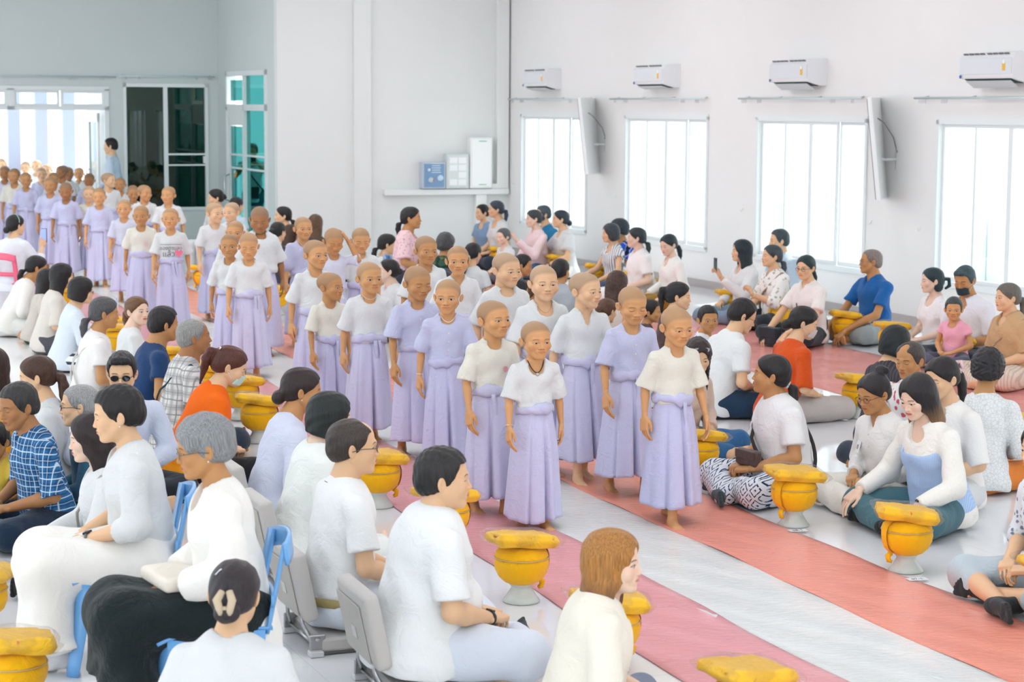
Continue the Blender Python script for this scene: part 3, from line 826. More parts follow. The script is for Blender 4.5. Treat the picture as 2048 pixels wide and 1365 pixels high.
# ------------------------------------------------------------------ wrapped skirt of the ordination candidates
def skirt_parts(b, seed, stride=.0, ties=1, roll=1, lod_=1, zb=.115):
    r = random.Random(seed); S = .66*b.S; g = .55+.45*b.g
    zt = b.pel[2]+.085*S; zb = zb*b.S
    ph = [r.uniform(0, 6.28) for _ in range(6)]; thf = -math.pi/2+r.uniform(-.55,.45); n = 150 if lod_ else 84; m = 30 if lod_ else 18
    st = stride
    def fn(u, v):
        t = u**.9; th = 2*math.pi*v; z = zt+(zb-zt)*t
        rx_ = (.150*(1-t)+.205*t+.034*math.sin(min(1,t*2.2)*math.pi*.5))*S*g; ry_ = (.122*(1-t)+.185*t+.030*math.sin(min(1,t*2.2)*math.pi*.5))*S*g+st*.45*t*S
        d = (th-thf+math.pi)%(2*math.pi)-math.pi
        A = .020+.085*t**1.1
        P = .5*math.sin(5*th+ph[0]+.8*t)+.35*abs(math.sin(4.5*th+ph[1]))+.3*math.sin(11*th+ph[2]+1.5*t)
        k = 1+A*P
        k -= .42*t**1.0*math.exp(-(d/.060)**2)+.20*t**.8*math.exp(-((d-.95)/.05)**2)+.14*t**.8*math.exp(-((d+.75)/.05)**2)                      # open fold at the front
        k += .055*(.3+.7*t)*math.exp(-((d-.22)/.13)**2)+.035*t*math.exp(-((d+.24)/.10)**2)
        k += .045*(1/(1+math.exp(-(d-.05)*60))-1/(1+math.exp(-(d-1.0)*40)))
        x = rx_*k*math.cos(th); y = ry_*k*math.sin(th)
        x += .02*S*t*math.sin(ph[4]); hem = .018*S*math.sin(th*2+ph[5])*t
        return V3(b.pel[0]+x, b.pel[1]+y, z+hem)
    pb = PB(); pb.grid(fn, m, n, cv=True)
    out = [('wrap_skirt', pb, 'skirt')]
    if roll:
        pr = PB()
        def fr_(u, v):
            th = 2*math.pi*u; w = 2*math.pi*v; d = (th-thf+math.pi)%(2*math.pi)-math.pi
            rr = (.018+.004*math.sin(3*th+ph[3])+.009*math.exp(-(d/.25)**2))*S*1.3; zz = zt+.012*S+.012*S*math.sin(2*th+ph[1])
            c = V3(.166*S*g*math.cos(th), .143*S*g*math.sin(th), zz)
            o = V3(math.cos(th), math.sin(th), 0); q = 1+.2*math.sin(w*2+th*9)
            return b.pel*V3(1,1,0)+c+(o*math.cos(w)*rr*.8+V3(0,0,1)*math.sin(w)*rr*1.55)*q
        pr.grid(fr_, 56, 10, cu=True, cv=True); out.append(('waist_roll', pr, 'skirt'))
    for k in range(ties):
        pt = PB(); th0 = thf+.12+.22*k; Ln = (.42-.14*k)*S*r.uniform(.7,1.3); wd = .030*S
        def ft(u, v):
            z = zt-u*Ln; th = th0+(v-.5)*wd/(.15*S)+.10*u+.05*math.sin(4*u+ph[2])
            e = 1.17+.06*u
            return V3(b.pel[0]+.152*S*g*e*math.cos(th)*1.08, b.pel[1]+(.126*S*g*e+st*.1*u*S)*math.sin(th)*1.08-.012*S, z-.02*S*v*u)
        pt.grid(ft, 12, 4); out.append(('tie', pt, 'tie'))
    return out
# neck cord as a thin loop lying on the chest
def cord_pb(b, kk, R=.062, drop=.09, r=.0022):
    pts = []
    for i in range(25):
        a = 2*math.pi*i/24; x = R*math.sin(a)*kk; fy = -math.cos(a)
        f = max(0, fy); pts.append(b.c7+b.tor@V3(x/kk*1.0, -.02-(.058*fy if fy > 0 else .040*fy)-.030*f, .052-.020-drop*f**1.5-.01*(1-f))*kk)
    return PB().tube(pts, r, 5, cap=False), pts[12]
# ------------------------------------------------------------------ patterned cloth
def pattern(kind, c1, c2, c3=None, sc=1.0):
    key = ('pt', kind, c1, c2, c3, sc)
    if key in _mc: return _mc[key]
    m, nt, b = newmat('patterned_cloth'); tc = N(nt, 'ShaderNodeTexCoord'); sp = N(nt, 'ShaderNodeSeparateXYZ'); L(nt, tc.outputs['Object'], sp.inputs[0])
    no = N(nt, 'ShaderNodeTexNoise', inp={'Scale': 5, 'Detail': 2}); L(nt, tc.outputs['Object'], no.inputs['Vector'])
    w = (X(nt, no.outputs[0])-.5)*.04
    x = X(nt, sp.outputs[0])+X(nt, sp.outputs[1])*.75+w; z = X(nt, sp.outputs[2])+w
    A, B = srgb(*c1), srgb(*c2)
    if kind == 'plaid':
        fx = (x*(18*sc)).fract(); fz = (z*(18*sc)).fract()
        c = mixc(nt, ((fx-.3).abs().below(.20, .03))*.55, A, B); c = mixc(nt, ((fz-.3).abs().below(.20, .03))*.55, c, B)
        if c3:
            C = srgb(*c3); c = mixc(nt, (fx-.8).abs().below(.045, .02)*.85, c, C); c = mixc(nt, (fz-.8).abs().below(.045, .02)*.85, c, C); c = mixc(nt, (fx-.3).abs().below(.03, .02)*.6, c, C); c = mixc(nt, (fz-.3).abs().below(.03, .02)*.6, c, C)
    elif kind == 'stripe':
        c = mixc(nt, ((z if c3 else x)*(30*sc)).fract().below(.35, .04), A, B)
    elif kind == 'floral':
        vo = N(nt, 'ShaderNodeTexVoronoi', inp={'Scale': 26*sc}); L(nt, tc.outputs['Object'], vo.inputs['Vector'])
        n2 = N(nt, 'ShaderNodeTexNoise', inp={'Scale': 55*sc, 'Detail': 3}); L(nt, tc.outputs['Object'], n2.inputs['Vector'])
        d = X(nt, vo.outputs['Distance'])+(X(nt, n2.outputs[0])-.5)*.5
        c = mixc(nt, d.below(.30, .05), A, B)
        if c3: c = mixc(nt, (d-.42).abs().below(.04, .03), c, srgb(*c3))
    elif kind == 'camo':
        n2 = N(nt, 'ShaderNodeTexNoise', inp={'Scale': 12, 'Detail': 1}); L(nt, tc.outputs['Object'], n2.inputs['Vector']); n3 = N(nt, 'ShaderNodeTexNoise', inp={'Scale': 17, 'Detail': 1}); L(nt, tc.outputs['Object'], n3.inputs['Vector'])
        c = mixc(nt, X(nt, n2.outputs[0]).below(.47, .01), A, B); c = mixc(nt, X(nt, n3.outputs[0]).below(.42, .01), c, srgb(*c3))
    elif kind == 'batik':
        u = (x*(9*sc)).fract()-.5; v = (z*(9*sc)).fract()-.5; r = (u.abs()+v.abs()); ring = (r*3).fract().below(.30, .06)
        dots = ((x*(40*sc)).fract()-.5)*((x*(40*sc)).fract()-.5)+((z*(40*sc)).fract()-.5)*((z*(40*sc)).fract()-.5)
        c = mixc(nt, ring, A, B); c = mixc(nt, dots.below(.05, .02)*ring, c, A)
    elif kind == 'lace':
        vo = N(nt, 'ShaderNodeTexVoronoi', feature='DISTANCE_TO_EDGE', inp={'Scale': 60*sc}); L(nt, tc.outputs['Object'], vo.inputs['Vector'])
        c = mixc(nt, X(nt, vo.outputs[0]).below(.06, .03)*.8, A, B)
    elif kind == 'twotone':
        c = mixc(nt, z.below(c3[0], c3[1]), A, B)
    L(nt, c, b.inputs['Base Color']); b.inputs['Roughness'].default_value = .85; b.inputs['Specular IOR Level'].default_value = .25
    bp = N(nt, 'ShaderNodeBump', inp={'Strength': .35, 'Distance': .02}); n4 = N(nt, 'ShaderNodeTexNoise', inp={'Scale': 9, 'Detail': 4, 'Distortion': 1.2}); L(nt, tc.outputs['Object'], n4.inputs['Vector']); L(nt, n4.outputs[0], bp.inputs['Height']); L(nt, bp.outputs[0], b.inputs['Normal'])
    _mc[key] = m; return m
def glass(tint=(1,1,1), refl=.07, rough=.02, name='window_glass'):
    key = ('g', tint, refl, rough)
    if key in _mc: return _mc[key]
    m = bpy.data.materials.new(name); m.use_nodes = True; nt = m.node_tree; nt.nodes.remove(nt.nodes['Principled BSDF']); out = nt.nodes['Material Output']
    tr = N(nt, 'ShaderNodeBsdfTransparent'); tr.inputs[0].default_value = (*tint, 1); gl = N(nt, 'ShaderNodeBsdfGlossy', inp={'Roughness': rough})
    fr_ = N(nt, 'ShaderNodeLayerWeight', inp={'Blend': .25}); k = (X(nt, fr_.outputs['Fresnel'])*.25+refl)
    mx = N(nt, 'ShaderNodeMixShader'); L(nt, k.k, mx.inputs[0]); L(nt, tr.outputs[0], mx.inputs[1]); L(nt, gl.outputs[0], mx.inputs[2]); L(nt, mx.outputs[0], out.inputs[0])
    _mc[key] = m; return m
# ------------------------------------------------------------------ hall
RM = rz(YAW)      # local X -> across (W), local Y -> along (U)
def rbox(pb, u0, u1, v0, v1, z0, z1, bev=0):
    pb.box(room((u0+u1)/2, (v0+v1)/2, (z0+z1)/2), (abs(v1-v0), abs(u1-u0), abs(z1-z0)), R=RM, bev=bev); return pb
def st(name, pb, mat, parent=None, smooth=False):
    o = put(name, pb.me(name, smooth), mat, parent)
    if parent is None: o['kind'] = 'structure'
    return o
def paintmat(col, name, bump=.05, rough=.6):
    m, nt, b = newmat(name); tc = N(nt, 'ShaderNodeTexCoord'); no = N(nt, 'ShaderNodeTexNoise', inp={'Scale': 3, 'Detail': 5}); L(nt, tc.outputs['Object'], no.inputs['Vector'])
    a = srgb(*col); d = tuple(c*.965 for c in a[:3])+(1,); L(nt, mixc(nt, X(nt, no.outputs[0]), a, d), b.inputs['Base Color']); b.inputs['Roughness'].default_value = rough
    n2 = N(nt, 'ShaderNodeTexNoise', inp={'Scale': 90}); L(nt, tc.outputs['Object'], n2.inputs['Vector']); bp = N(nt, 'ShaderNodeBump', inp={'Strength': bump, 'Distance': .005}); L(nt, n2.outputs[0], bp.inputs['Height']); L(nt, bp.outputs[0], b.inputs['Normal'])
    return m
M_wall = paintmat((244,243,241), 'wall_paint'); M_wallb = paintmat((236,239,237), 'end_wall_paint'); M_wall2 = paintmat((216,225,223), 'lobby_wall_paint'); M_ceil = paintmat((235,236,236), 'ceiling_paint')
M_alu = plain((236,242,242), .35, name='white_aluminium'); M_base = plain((190,182,178), .4, name='skirting_tile')
def floor_mat():
    m, nt, b = newmat('polished_floor_tile'); tc = N(nt, 'ShaderNodeTexCoord'); mp = N(nt, 'ShaderNodeMapping', inp={'Rotation': (0,0,-YAW)}); L(nt, tc.outputs['Object'], mp.inputs['Vector'])
    sp = N(nt, 'ShaderNodeSeparateXYZ'); L(nt, mp.outputs[0], sp.inputs[0]); x = (X(nt, sp.outputs[0])/.8).fract(); y = (X(nt, sp.outputs[1])/.8).fract()
    gr = ((x-.5).abs().gt(.4975)).max((y-.5).abs().gt(.4975))
    no = N(nt, 'ShaderNodeTexNoise', inp={'Scale': 1.2, 'Detail': 4}); L(nt, mp.outputs[0], no.inputs['Vector'])
    c = mixc(nt, X(nt, no.outputs[0]), srgb(238,238,240), srgb(228,230,232)); c = mixc(nt, gr, c, srgb(216,217,220))
    L(nt, c, b.inputs['Base Color']); b.inputs['Roughness'].default_value = .07; b.inputs['IOR'].default_value = 1.55
    mr = X(nt, no.outputs[0])*.05+.05; L(nt, mr.k, b.inputs['Roughness']); return m
def wrapmat(col, name):
    """cloth under clear crinkled plastic film"""
    m, nt, b = newmat(name); tc = N(nt, 'ShaderNodeTexCoord'); mp = N(nt, 'ShaderNodeMapping', inp={'Rotation': (0,0,R_(25)), 'Scale': (1,2.0,1)}); L(nt, tc.outputs['Object'], mp.inputs['Vector'])
    no = N(nt, 'ShaderNodeTexNoise', inp={'Scale': 6.5, 'Detail': 7, 'Roughness': .68, 'Distortion': 2.2}); L(nt, mp.outputs[0], no.inputs['Vector'])
    n1 = N(nt, 'ShaderNodeTexNoise', inp={'Scale': 1.1, 'Detail': 2}); L(nt, tc.outputs['Object'], n1.inputs['Vector'])
    a = srgb(*col); d = tuple(c*.93 for c in a[:3])+(1,); L(nt, mixc(nt, X(nt, n1.outputs[0]), a, d), b.inputs['Base Color']); b.inputs['Roughness'].default_value = .75; b.inputs['Specular IOR Level'].default_value = .2
    b.inputs['Coat Weight'].default_value = 1; b.inputs['Coat Roughness'].default_value = .06; b.inputs['Coat IOR'].default_value = 1.6
    bp = N(nt, 'ShaderNodeBump', inp={'Strength': .8, 'Distance': .035}); L(nt, no.outputs[0], bp.inputs['Height']); L(nt, bp.outputs[0], b.inputs['Coat Normal'])
    return m
def build_hall():
    H = 4.9
    f = PB(); f.box(room(14, 3, -.05), (38, 64, .1), R=RM); st('floor', f, floor_mat())
    f = PB(); rbox(f, -14, 29.93, -9, 13.2, H, H+.15); st('ceiling', f, M_ceil)
    f = PB(); rbox(f, 29.93, 35.6, -9, 8.75, H, H+.15); st('ceiling_lobby', f, M_ceil)
    # window wall: solid strips around the openings
    wu = [(26.80,29.20), (23.06,25.44), (19.30,21.71), (15.45,17.87), (11.7,14.12), (7.95,10.37), (4.2,6.62), (.45,2.87)]
    zb, zt = .50, 2.24; v0, v1 = 12.45, 12.62
    f = PB(); rbox(f, -14, 29.93, v0, v1, 0, zb); rbox(f, -14, 29.93, v0, v1, zt, H)
    ed = [29.93]+[x for a in wu for x in (a[1]+.04, a[0]-.04)]+[-14]
    for i in range(0, len(ed), 2): rbox(f, ed[i+1], ed[i], v0, v1, zb, zt)
    st('wall_right', f, M_wall)
    f = PB(); rbox(f, -4, 29.78, 12.43, 12.45, 0, .10); st('baseboard_right', f, M_base)
    f = PB(); rbox(f, -14, 29.93, -9.15, -9, 0, .5); rbox(f, -14, 29.93, -9.15, -9, 4.0, H); st('wall_left', f, M_wall); f = PB(); rbox(f, -14.15, -14, -9, 12.6, 0, .5); rbox(f, -14.15, -14, -9, 12.6, 4.0, H); st('wall_front', f, M_wall)
    G = glass((.97,1,1), .05)
    for i, (a, b_) in enumerate(wu):
        e = empty('window_%d' % (i+1), room((a+b_)/2, v0, zb)); e['kind'] = 'structure'
        def wp(n, pb, m):
            o = put(n, pb.me(n), m); o.parent = e; o.matrix_parent_inverse = Matrix.Translation(-Vector(e.location)); return o
        f = PB(); fv0, fv1 = v0-.02, v0+.09
        rbox(f, a-.05, b_+.05, fv0, fv1, zt-.045, zt+.03); rbox(f, a-.05, b_+.05, fv0, fv1, zb-.03, zb+.035)
        rbox(f, a-.05, a, fv0, fv1, zb, zt); rbox(f, b_, b_+.05, fv0, fv1, zb, zt); wp('window_frame', f, M_alu)
        wd = (b_-a)/4
        for k in range(4):
            s = a+k*wd; off = .02 if k in (1,2) else .05; f = PB()
            z1, z2 = zb+.035, zt-.045
            rbox(f, s, s+.035, v0+off-.012, v0+off+.012, z1, z2); rbox(f, s+wd-.035, s+wd, v0+off-.012, v0+off+.012, z1, z2)
            rbox(f, s+.035, s+wd-.035, v0+off-.012, v0+off+.012, z1, z1+.05); rbox(f, s+.035, s+wd-.035, v0+off-.012, v0+off+.012, z2-.035, z2)
            sa = wp('sash', f, M_alu); f = PB(); rbox(f, s+.03, s+wd-.03, v0+off-.002, v0+off+.002, z1+.04, z2-.03)
            o = put('pane', f.me('pane'), G); o.parent = sa
    # end wall beside the window wall, with a shallow pilaster
    f = PB(); rbox(f, 29.78, 29.93, 8.6, 9.82, 0, H); rbox(f, 29.78, 29.93, 10.10, 12.62, 0, H); rbox(f, 29.72, 29.93, 9.82, 10.10, 0, H); st('wall_end', f, M_wallb)
    # side wall of the lobby with glazed door opening
    f = PB(); rbox(f, 29.93, 30.34, 8.6, 8.75, 0, H); rbox(f, 32.78, 33.53, 8.6, 8.75, 0, H); rbox(f, 30.34, 32.78, 8.6, 8.75, 2.90, H); st('wall_lobby_side', f, M_wall2)
    # back wall of the lobby
    f = PB(); u0, u1 = 33.38, 33.53
    rbox(f, u0, u1, 8.42, 8.6, 0, H); rbox(f, u0, u1, 6.98, 8.42, 2.70, H); rbox(f, u0, u1, 6.98, 8.42, 0, .57); rbox(f, u0, u1, 6.74, 6.98, 0, H)
    rbox(f, u0, u1, 1.5, 6.74, 2.62, H); rbox(f, u0, u1, -9, 1.5, 0, H); st('wall_lobby_back', f, M_wall2)
    # entrance: transom lights over the open doorway
    e = empty('door_1', room(33.38, 4.2, 0)); e['kind'] = 'structure'
    def ep(n, pb, m, e=e):
        o = put(n, pb.me(n), m); o.parent = e; o.matrix_parent_inverse = Matrix.Translation(-Vector(e.location)); return o
    f = PB(); a0, a1 = 33.36, 33.50
    rbox(f, a0, a1, 1.5, 6.74, 2.57, 2.64); rbox(f, a0, a1, 1.5, 6.74, 2.25, 2.31)
    for v in (1.5, 3.25, 5.08, 6.67): rbox(f, a0, a1, v, v+.07 if v != 5.08 else v+.12, 0 if v in (1.5,6.67) else 2.25, 2.6)
    ep('door_frame', f, M_alu)
    for (p, q) in ((1.57,3.25), (3.32,4.16), (4.18,5.08), (5.20,5.93), (5.96,6.67)):
        f = PB(); rbox(f, 33.39, 33.46, p, q, 2.31, 2.35); rbox(f, 33.39, 33.46, p, q, 2.53, 2.57); rbox(f, 33.39, 33.46, p, p+.035, 2.35, 2.53); rbox(f, 33.39, 33.46, q-.035, q, 2.35, 2.53); tr = ep('transom_sash', f, M_alu)
        f = PB(); rbox(f, 33.42, 33.425, p+.03, q-.03, 2.34, 2.54); o = put('pane', f.me('pane'), G); o.parent = tr
    # the open door leaf folded outwards
    f = PB(); hv = 6.60
    for (z1, z2) in ((0,.12), (2.05,2.2)): rbox(f, 33.50, 34.35, hv-.03, hv+.01, z1, z2)
    rbox(f, 33.50, 33.58, hv-.03, hv+.01, 0, 2.2); rbox(f, 34.27, 34.35, hv-.03, hv+.01, 0, 2.2); lf = ep('door_leaf', f, M_alu)
    f = PB(); rbox(f, 33.56, 34.30, hv-.012, hv-.008, .12, 2.06); o = put('pane', f.me('pane'), glass((.9,.97,.97), .12)); o.parent = lf
    f = PB(); f.tube([room(34.2,hv-.03,.85), room(34.2,hv-.09,.87), room(34.2,hv-.09,1.23), room(34.2,hv-.03,1.25)], .012); o = put('door_handle', f.me('h', True), plain((200,205,210), .25, 1)); o.parent = lf
    # dark sliding window of the lobby
    e2 = empty('window_9', room(33.38, 7.7, .6)); e2['kind'] = 'structure'
    E2 = lambda n, pb, m: ep(n, pb, m, e2)
    f = PB(); a0, a1 = 33.35, 33.46
    rbox(f, a0, a1, 6.98, 8.42, 2.64, 2.70); rbox(f, a0, a1, 6.98, 8.42, .57, .62); rbox(f, a0, a1, 6.98, 7.03, .57, 2.7); rbox(f, a0, a1, 8.37, 8.42, .57, 2.7); rbox(f, 33.37, a1, 7.66, 7.73, .6, 2.66); E2('window_frame', f, M_alu)
    f = PB(); rbox(f, 33.375, 33.40, 7.73, 8.37, 1.50, 1.53); rbox(f, 33.375, 33.40, 7.73, 8.37, 1.32, 1.345); rbox(f, 33.36, 33.39, 8.33, 8.37, 1.36, 1.48); E2('sash', f, M_alu)
    DG = glass((.08,.36,.30), .04, .01, 'dark_tinted_glass')
    f = PB(); rbox(f, 33.41, 33.415, 7.03, 7.66, .62, 2.64); E2('pane', f, DG)
    f = PB(); rbox(f, 33.42, 33.425, 7.73, 8.37, .62, 2.64); E2('pane', f, DG)
    f = PB(); rbox(f, 35.3, 35.4, 6.8, 8.6, 0, 3.2); rbox(f, 33.53, 35.3, 6.86, 6.92, 0, 3.2); rbox(f, 33.53, 35.3, 8.55, 8.6, 0, 3.2); st('wall_store_room', f, plain((96,140,126), .9, name='dim_store_wall')); f = PB(); rbox(f, 33.53, 35.4, 6.78, 6.85, 0, 3.3); st('wall_porch_side', f, M_wallb)
    f = PB()
    for (p, q) in (((34.3,8.05,0),(34.3,8.05,3.1)), ((34.3,8.05,1.9),(34.3,8.45,2.5)), ((34.3,8.05,1.6),(34.3,8.45,1.3)), ((34.2,7.0,1.3),(34.2,7.75,.5)), ((34.2,7.0,1.15),(34.2,8.45,1.12))): f.tube([room(*p), room(*q)], .022, 4)
    o = put('timber_brace', f.me('b'), plain((176,136,106), .8)); tag(o, 'brown timber bracing standing behind the dark lobby window', 'timber frame')
    # glazed door in the lobby side wall
    e3 = empty('door_2', room(31.5, 8.6, 0)); e3['kind'] = 'structure'; E3 = lambda n, pb, m: ep(n, pb, m, e3)
    f = PB(); b0, b1 = 8.57, 8.68
    for (p, q) in ((30.34,30.42), (32.70,32.78)): rbox(f, p, q, b0, b1, 0, 2.9)
    rbox(f, 30.34, 32.78, b0, b1, 2.82, 2.9); rbox(f, 30.34, 32.78, b0, b1, 2.26, 2.36); rbox(f, 31.62, 31.70, b0, b1, 0, 2.85); rbox(f, 31.70, 32.70, b0+.01, b1, 2.02, 2.26); E3('door_frame', f, M_alu)
    TG = glass((.24,.56,.55), .10, .03, 'green_tinted_glass')
    for (p, q, z1, z2) in ((30.42,31.62,2.36,2.82), (31.78,32.62,2.42,2.76), (30.42,31.62,.05,2.26), (31.80,32.60,.1,2.0)):
        f = PB(); rbox(f, p, q, 8.62, 8.625, z1, z2); E3('pane', f, TG)
    f = PB()
    for zz in (1.52, 1.30): rbox(f, 30.42, 32.6, 8.585, 8.61, zz, zz+.03)
    rbox(f, 31.70, 31.80, 8.59, 8.64, 0, 2.02); rbox(f, 32.60, 32.70, 8.59, 8.64, 0, 2.02); E3('sash', f, M_alu)
    f = PB(); f.tube([room(32.62,8.59,.75), room(32.62,8.50,.78), room(32.62,8.50,1.16), room(32.62,8.59,1.2)], .014); o = put('door_handle', f.me('h', True), plain((190,196,200), .25, 1)); o.parent = e3; o.matrix_parent_inverse = Matrix.Translation(-Vector(e3.location))
    f = PB(); rbox(f, 30.2, 33.2, 10.2, 10.3, 0, 1.7); rbox(f, 30.2, 33.2, 9.6, 9.75, 2.55, 2.62); st('wall_exterior_yard', f, plain((150,200,196), .9, name='yard_wall'))
    # outside: pale columns and wall seen through the entrance, terrace beyond the windows
    f = PB()
    for i in range(13): rbox(f, 37.4, 37.6, 1.2+.5*i, 1.42+.5*i, 0, 3.6)
    st('wall_exterior_columns', f, plain((196,202,226), .8, name='pale_column_paint'))
    f = PB(); rbox(f, 41.5, 41.7, -6, 9, 0, .9); st('wall_exterior_low', f, plain((250,248,244), .8, name='outdoor_wall'))
    f = PB(); rbox(f, 2, 32, 16.5, 16.7, 0, .85)
    for u in (17, 20.2, 22.5, 24.8, 28): rbox(f, u, u+.8, 16.2, 16.5, 0, 1.15, bev=.02)
    st('wall_exterior_terrace', f, plain((236,244,244), .8, name='terrace_wall'))
    # services on the end wall
    f = PB(); rbox(f, 29.66, 29.78, 10.31, 12.42, .95, 1.04, bev=.006); rbox(f, 29.68, 29.78, 11.86, 12.04, 0, .95, bev=.006); rbox(f, 29.68, 29.78, 12.22, 12.42, 1.04, 4.89, bev=.006); rbox(f, 29.68, 29.78, 12.13, 12.22, 1.04, 1.12)
    tag(put('cable_trunking', f.me('t'), plain((240,242,240), .5)), 'white cable trunking running along the end wall up to the ceiling', 'cable trunking')
    def cab(v0, v1, z0, z1, col, label, d=.16, screen=None, papers=0):
        e = empty('electric_cabinet', room(29.78-d/2, (v0+v1)/2, z0), YAW, label, 'electric box')
        f = PB(); f.box((0,0,(z1-z0)/2), (v1-v0, d, z1-z0), bev=.008); put('cabinet_body', f.me('c'), plain(col, .5), e)
        f = PB(); f.box((0,-d/2-.004,(z1-z0)/2), (v1-v0-.05, .01, z1-z0-.05), bev=.003); dr = put('door', f.me('d'), plain(screen or tuple(min(255,c+6) for c in col), .4), e)
        if papers:
            for i in range(2):
                for j in range(4):
                    if (i,j) == (0,1): continue
                    f = PB(); f.box(((i-.5)*.15,-d/2-.011,.10+j*.115), (.13,.002,.095)); put('notice', f.me('n'), plain((246,250,250), .6), e)
        if screen and not papers and col[2] > 180:
            for (x, z, r, c) in ((-.09,.30,.022,(240,244,250)), (-.06,.14,.045,(190,205,220)), (-.02,.14,.018,(226,90,90)), (.10,.17,.05,(200,225,245))):
                f = PB(); f.lathe([(r,0),(r,.012),(r*.7,.018)], 20); o = put('dial', f.me('n', True), plain(c, .4), e); o.location = (x,-d/2-.008,z); o.rotation_euler = (R_(90),0,0)
            for k in range(5): f = PB(); f.box((.03,-d/2-.010,.26+k*.035), (.16-.02*(k%2),.002,.012)); put('marking', f.me('n'), plain((214,228,240), .5), e)
        return e
    cab(10.92, 11.31, 1.05, 1.47, (196,208,222), 'small grey-blue control box with a pictured front on the end wall', screen=(124,160,196))
    cab(11.32, 11.71, 1.05, 1.60, (214,222,220), 'mid-sized grey panel box covered with white notices', papers=1)
    e = cab(11.73, 12.11, 1.05, 1.86, (244,246,244), 'tall white distribution box nearest the room corner')
    for zz in (.06, .75): f = PB(); f.box((.02,-.09,zz), (.13,.004,.012)); put('label_strip', f.me('n'), plain((90,190,140), .5), e)
    # air conditioners
    def aircon(u, label, deep):
        e = empty('air_conditioner', room(u, 12.45, 2.62), YAW-R_(90), label, 'air conditioner', 'wall air conditioners above the windows')
        # local: x along the wall towards the camera's side, -y away from wall into the hall
        def prof(x): return [(0,0),(-.05,-.005),(-.15,.015),(-.245,.045),(-.262,.075),(-.262,.25),(-.22,.295),(-.02,.31),(0,.31)]
        pb = PB()
        for x in (-.44,.44):
            pb.v += [V3(x, y, z) for y, z in prof(x)]
        n = 9
        for i in range(n): pb.f.append([i, (i+1)%n, n+(i+1)%n, n+i])
        pb.f.append(list(range(n))); pb.f.append(list(range(n, 2*n))[::-1])
        put('housing', pb.me('a'), plain((242,243,245), .3, name='aircon_plastic'), e)
        f = PB(); f.box((0,-.266,.165), (.86,.008,.165), bev=.003); put('front_panel', f.me('a'), plain((228,232,236), .15), e)
        f = PB()
        for i in range(8): f.box((-.36+i*.092+(.03 if i > 3 else 0),-.238,.282), (.075,.035,.006), R=rx(R_(-48)))
        put('intake_slot', f.me('s'), plain((120,122,124), .6), e)
        f = PB(); f.box((0,-.155,.018), (.76,.16,.012), R=rx(R_(-14))); put('air_outlet', f.me('s'), plain((40,70,70), .6), e)
        f = PB(); f.box((0,-.175,-.015 if deep else .0), (.74,.12,.008), R=rx(R_(-34 if deep else -16))); put('flap', f.me('s'), plain((200,202,204), .5), e)
        f = PB(); f.box((.31,-.2725,.16), (.045,.003,.085)); put('energy_label', f.me('s'), plain((245,190,40), .5), e)
        f = PB(); f.lathe([(.022,0),(.022,.003)], 16, fn=lambda w, z: 1); o = put('energy_label_top', f.me('s'), plain((246,248,246), .5), e); o.location = (.31,-.272,.205); o.rotation_euler = (R_(90),0,0)
        f = PB(); f.lathe([(.018,0),(.018,.003)], 16); o = put('logo', f.me('s'), plain((40,90,170), .4), e); o.location = (-.41,-.268,.062); o.rotation_euler = (R_(90),0,0)
    aircon(28.15, 'wall air conditioner above the window closest to the room corner', 0); aircon(24.28, 'wall air conditioner above the second window from the room corner', 0)
    aircon(20.60, 'wall air conditioner above the window behind the white tilted screen and blue polo man', 1); aircon(16.75, 'largest-looking air conditioner at the right edge of the picture', 1)
    # curtain rods without curtains
    def rod(p, q, z, label, n=(.06,.2,.8,.93), off=.10):
        p, q = np.asarray(p,float), np.asarray(q,float); d = unit(q-p); nrm = V3(-W[0],-W[1],0) if abs(d@U) > .5 else -U
        e = empty('curtain_rod', (p+q)/2, 0, label, 'curtain rod', 'bare curtain rods'); c = (p+q)/2
        f = PB(); f.tube([p-c+nrm*off, q-c+nrm*off], .013, 8); put('rod', f.me('r', True), plain((205,222,224), .3, .3), e)
        for t in (.04,.36,.68,.96): f = PB(); a = p+(q-p)*t-c; f.tube([a+V3(0,0,.02), a+nrm*off], .007, 6); put('bracket', f.me('r', True), plain((200,206,208), .4), e)
        rr = random.Random(label)
        f = PB()
        for t in n:
            for k in range(rr.choice((3,5,6))):
                a = p+(q-p)*(t+.008*k)-c+nrm*off; f.tube([a-V3(0,0,.012), a-V3(0,0,.055)+d*.004], .0028, 4)
        put('curtain_hook', f.me('r'), plain((170,176,178), .5), e)
    z = 2.47
    rod(room(26.5,12.45,0)+V3(0,0,z), room(29.55,12.45,0)+V3(0,0,z), z, 'bare curtain rod over the window next to the room corner')
    rod(room(22.95,12.45,0)+V3(0,0,z), room(25.8,12.45,0)+V3(0,0,z), z, 'bare curtain rod over the second window from the corner')
    rod(room(19.25,12.45,0)+V3(0,0,z), room(22.07,12.45,0)+V3(0,0,z), z, 'bare curtain rod over the window with the tilted screen at its end')
    rod(room(15.2,12.45,0)+V3(0,0,z), room(18.22,12.45,0)+V3(0,0,z), z, 'bare curtain rod over the window at the right edge of the picture')
    rod(room(33.38,6.9,0)+V3(0,0,2.82), room(33.38,8.52,0)+V3(0,0,2.82), 2.82, 'short curtain rod over the dark lobby window')
    rod(room(33.38,3.0,0)+V3(0,0,2.80), room(33.38,6.85,0)+V3(0,0,2.80), 2.80, 'long curtain rod over the entrance transoms')
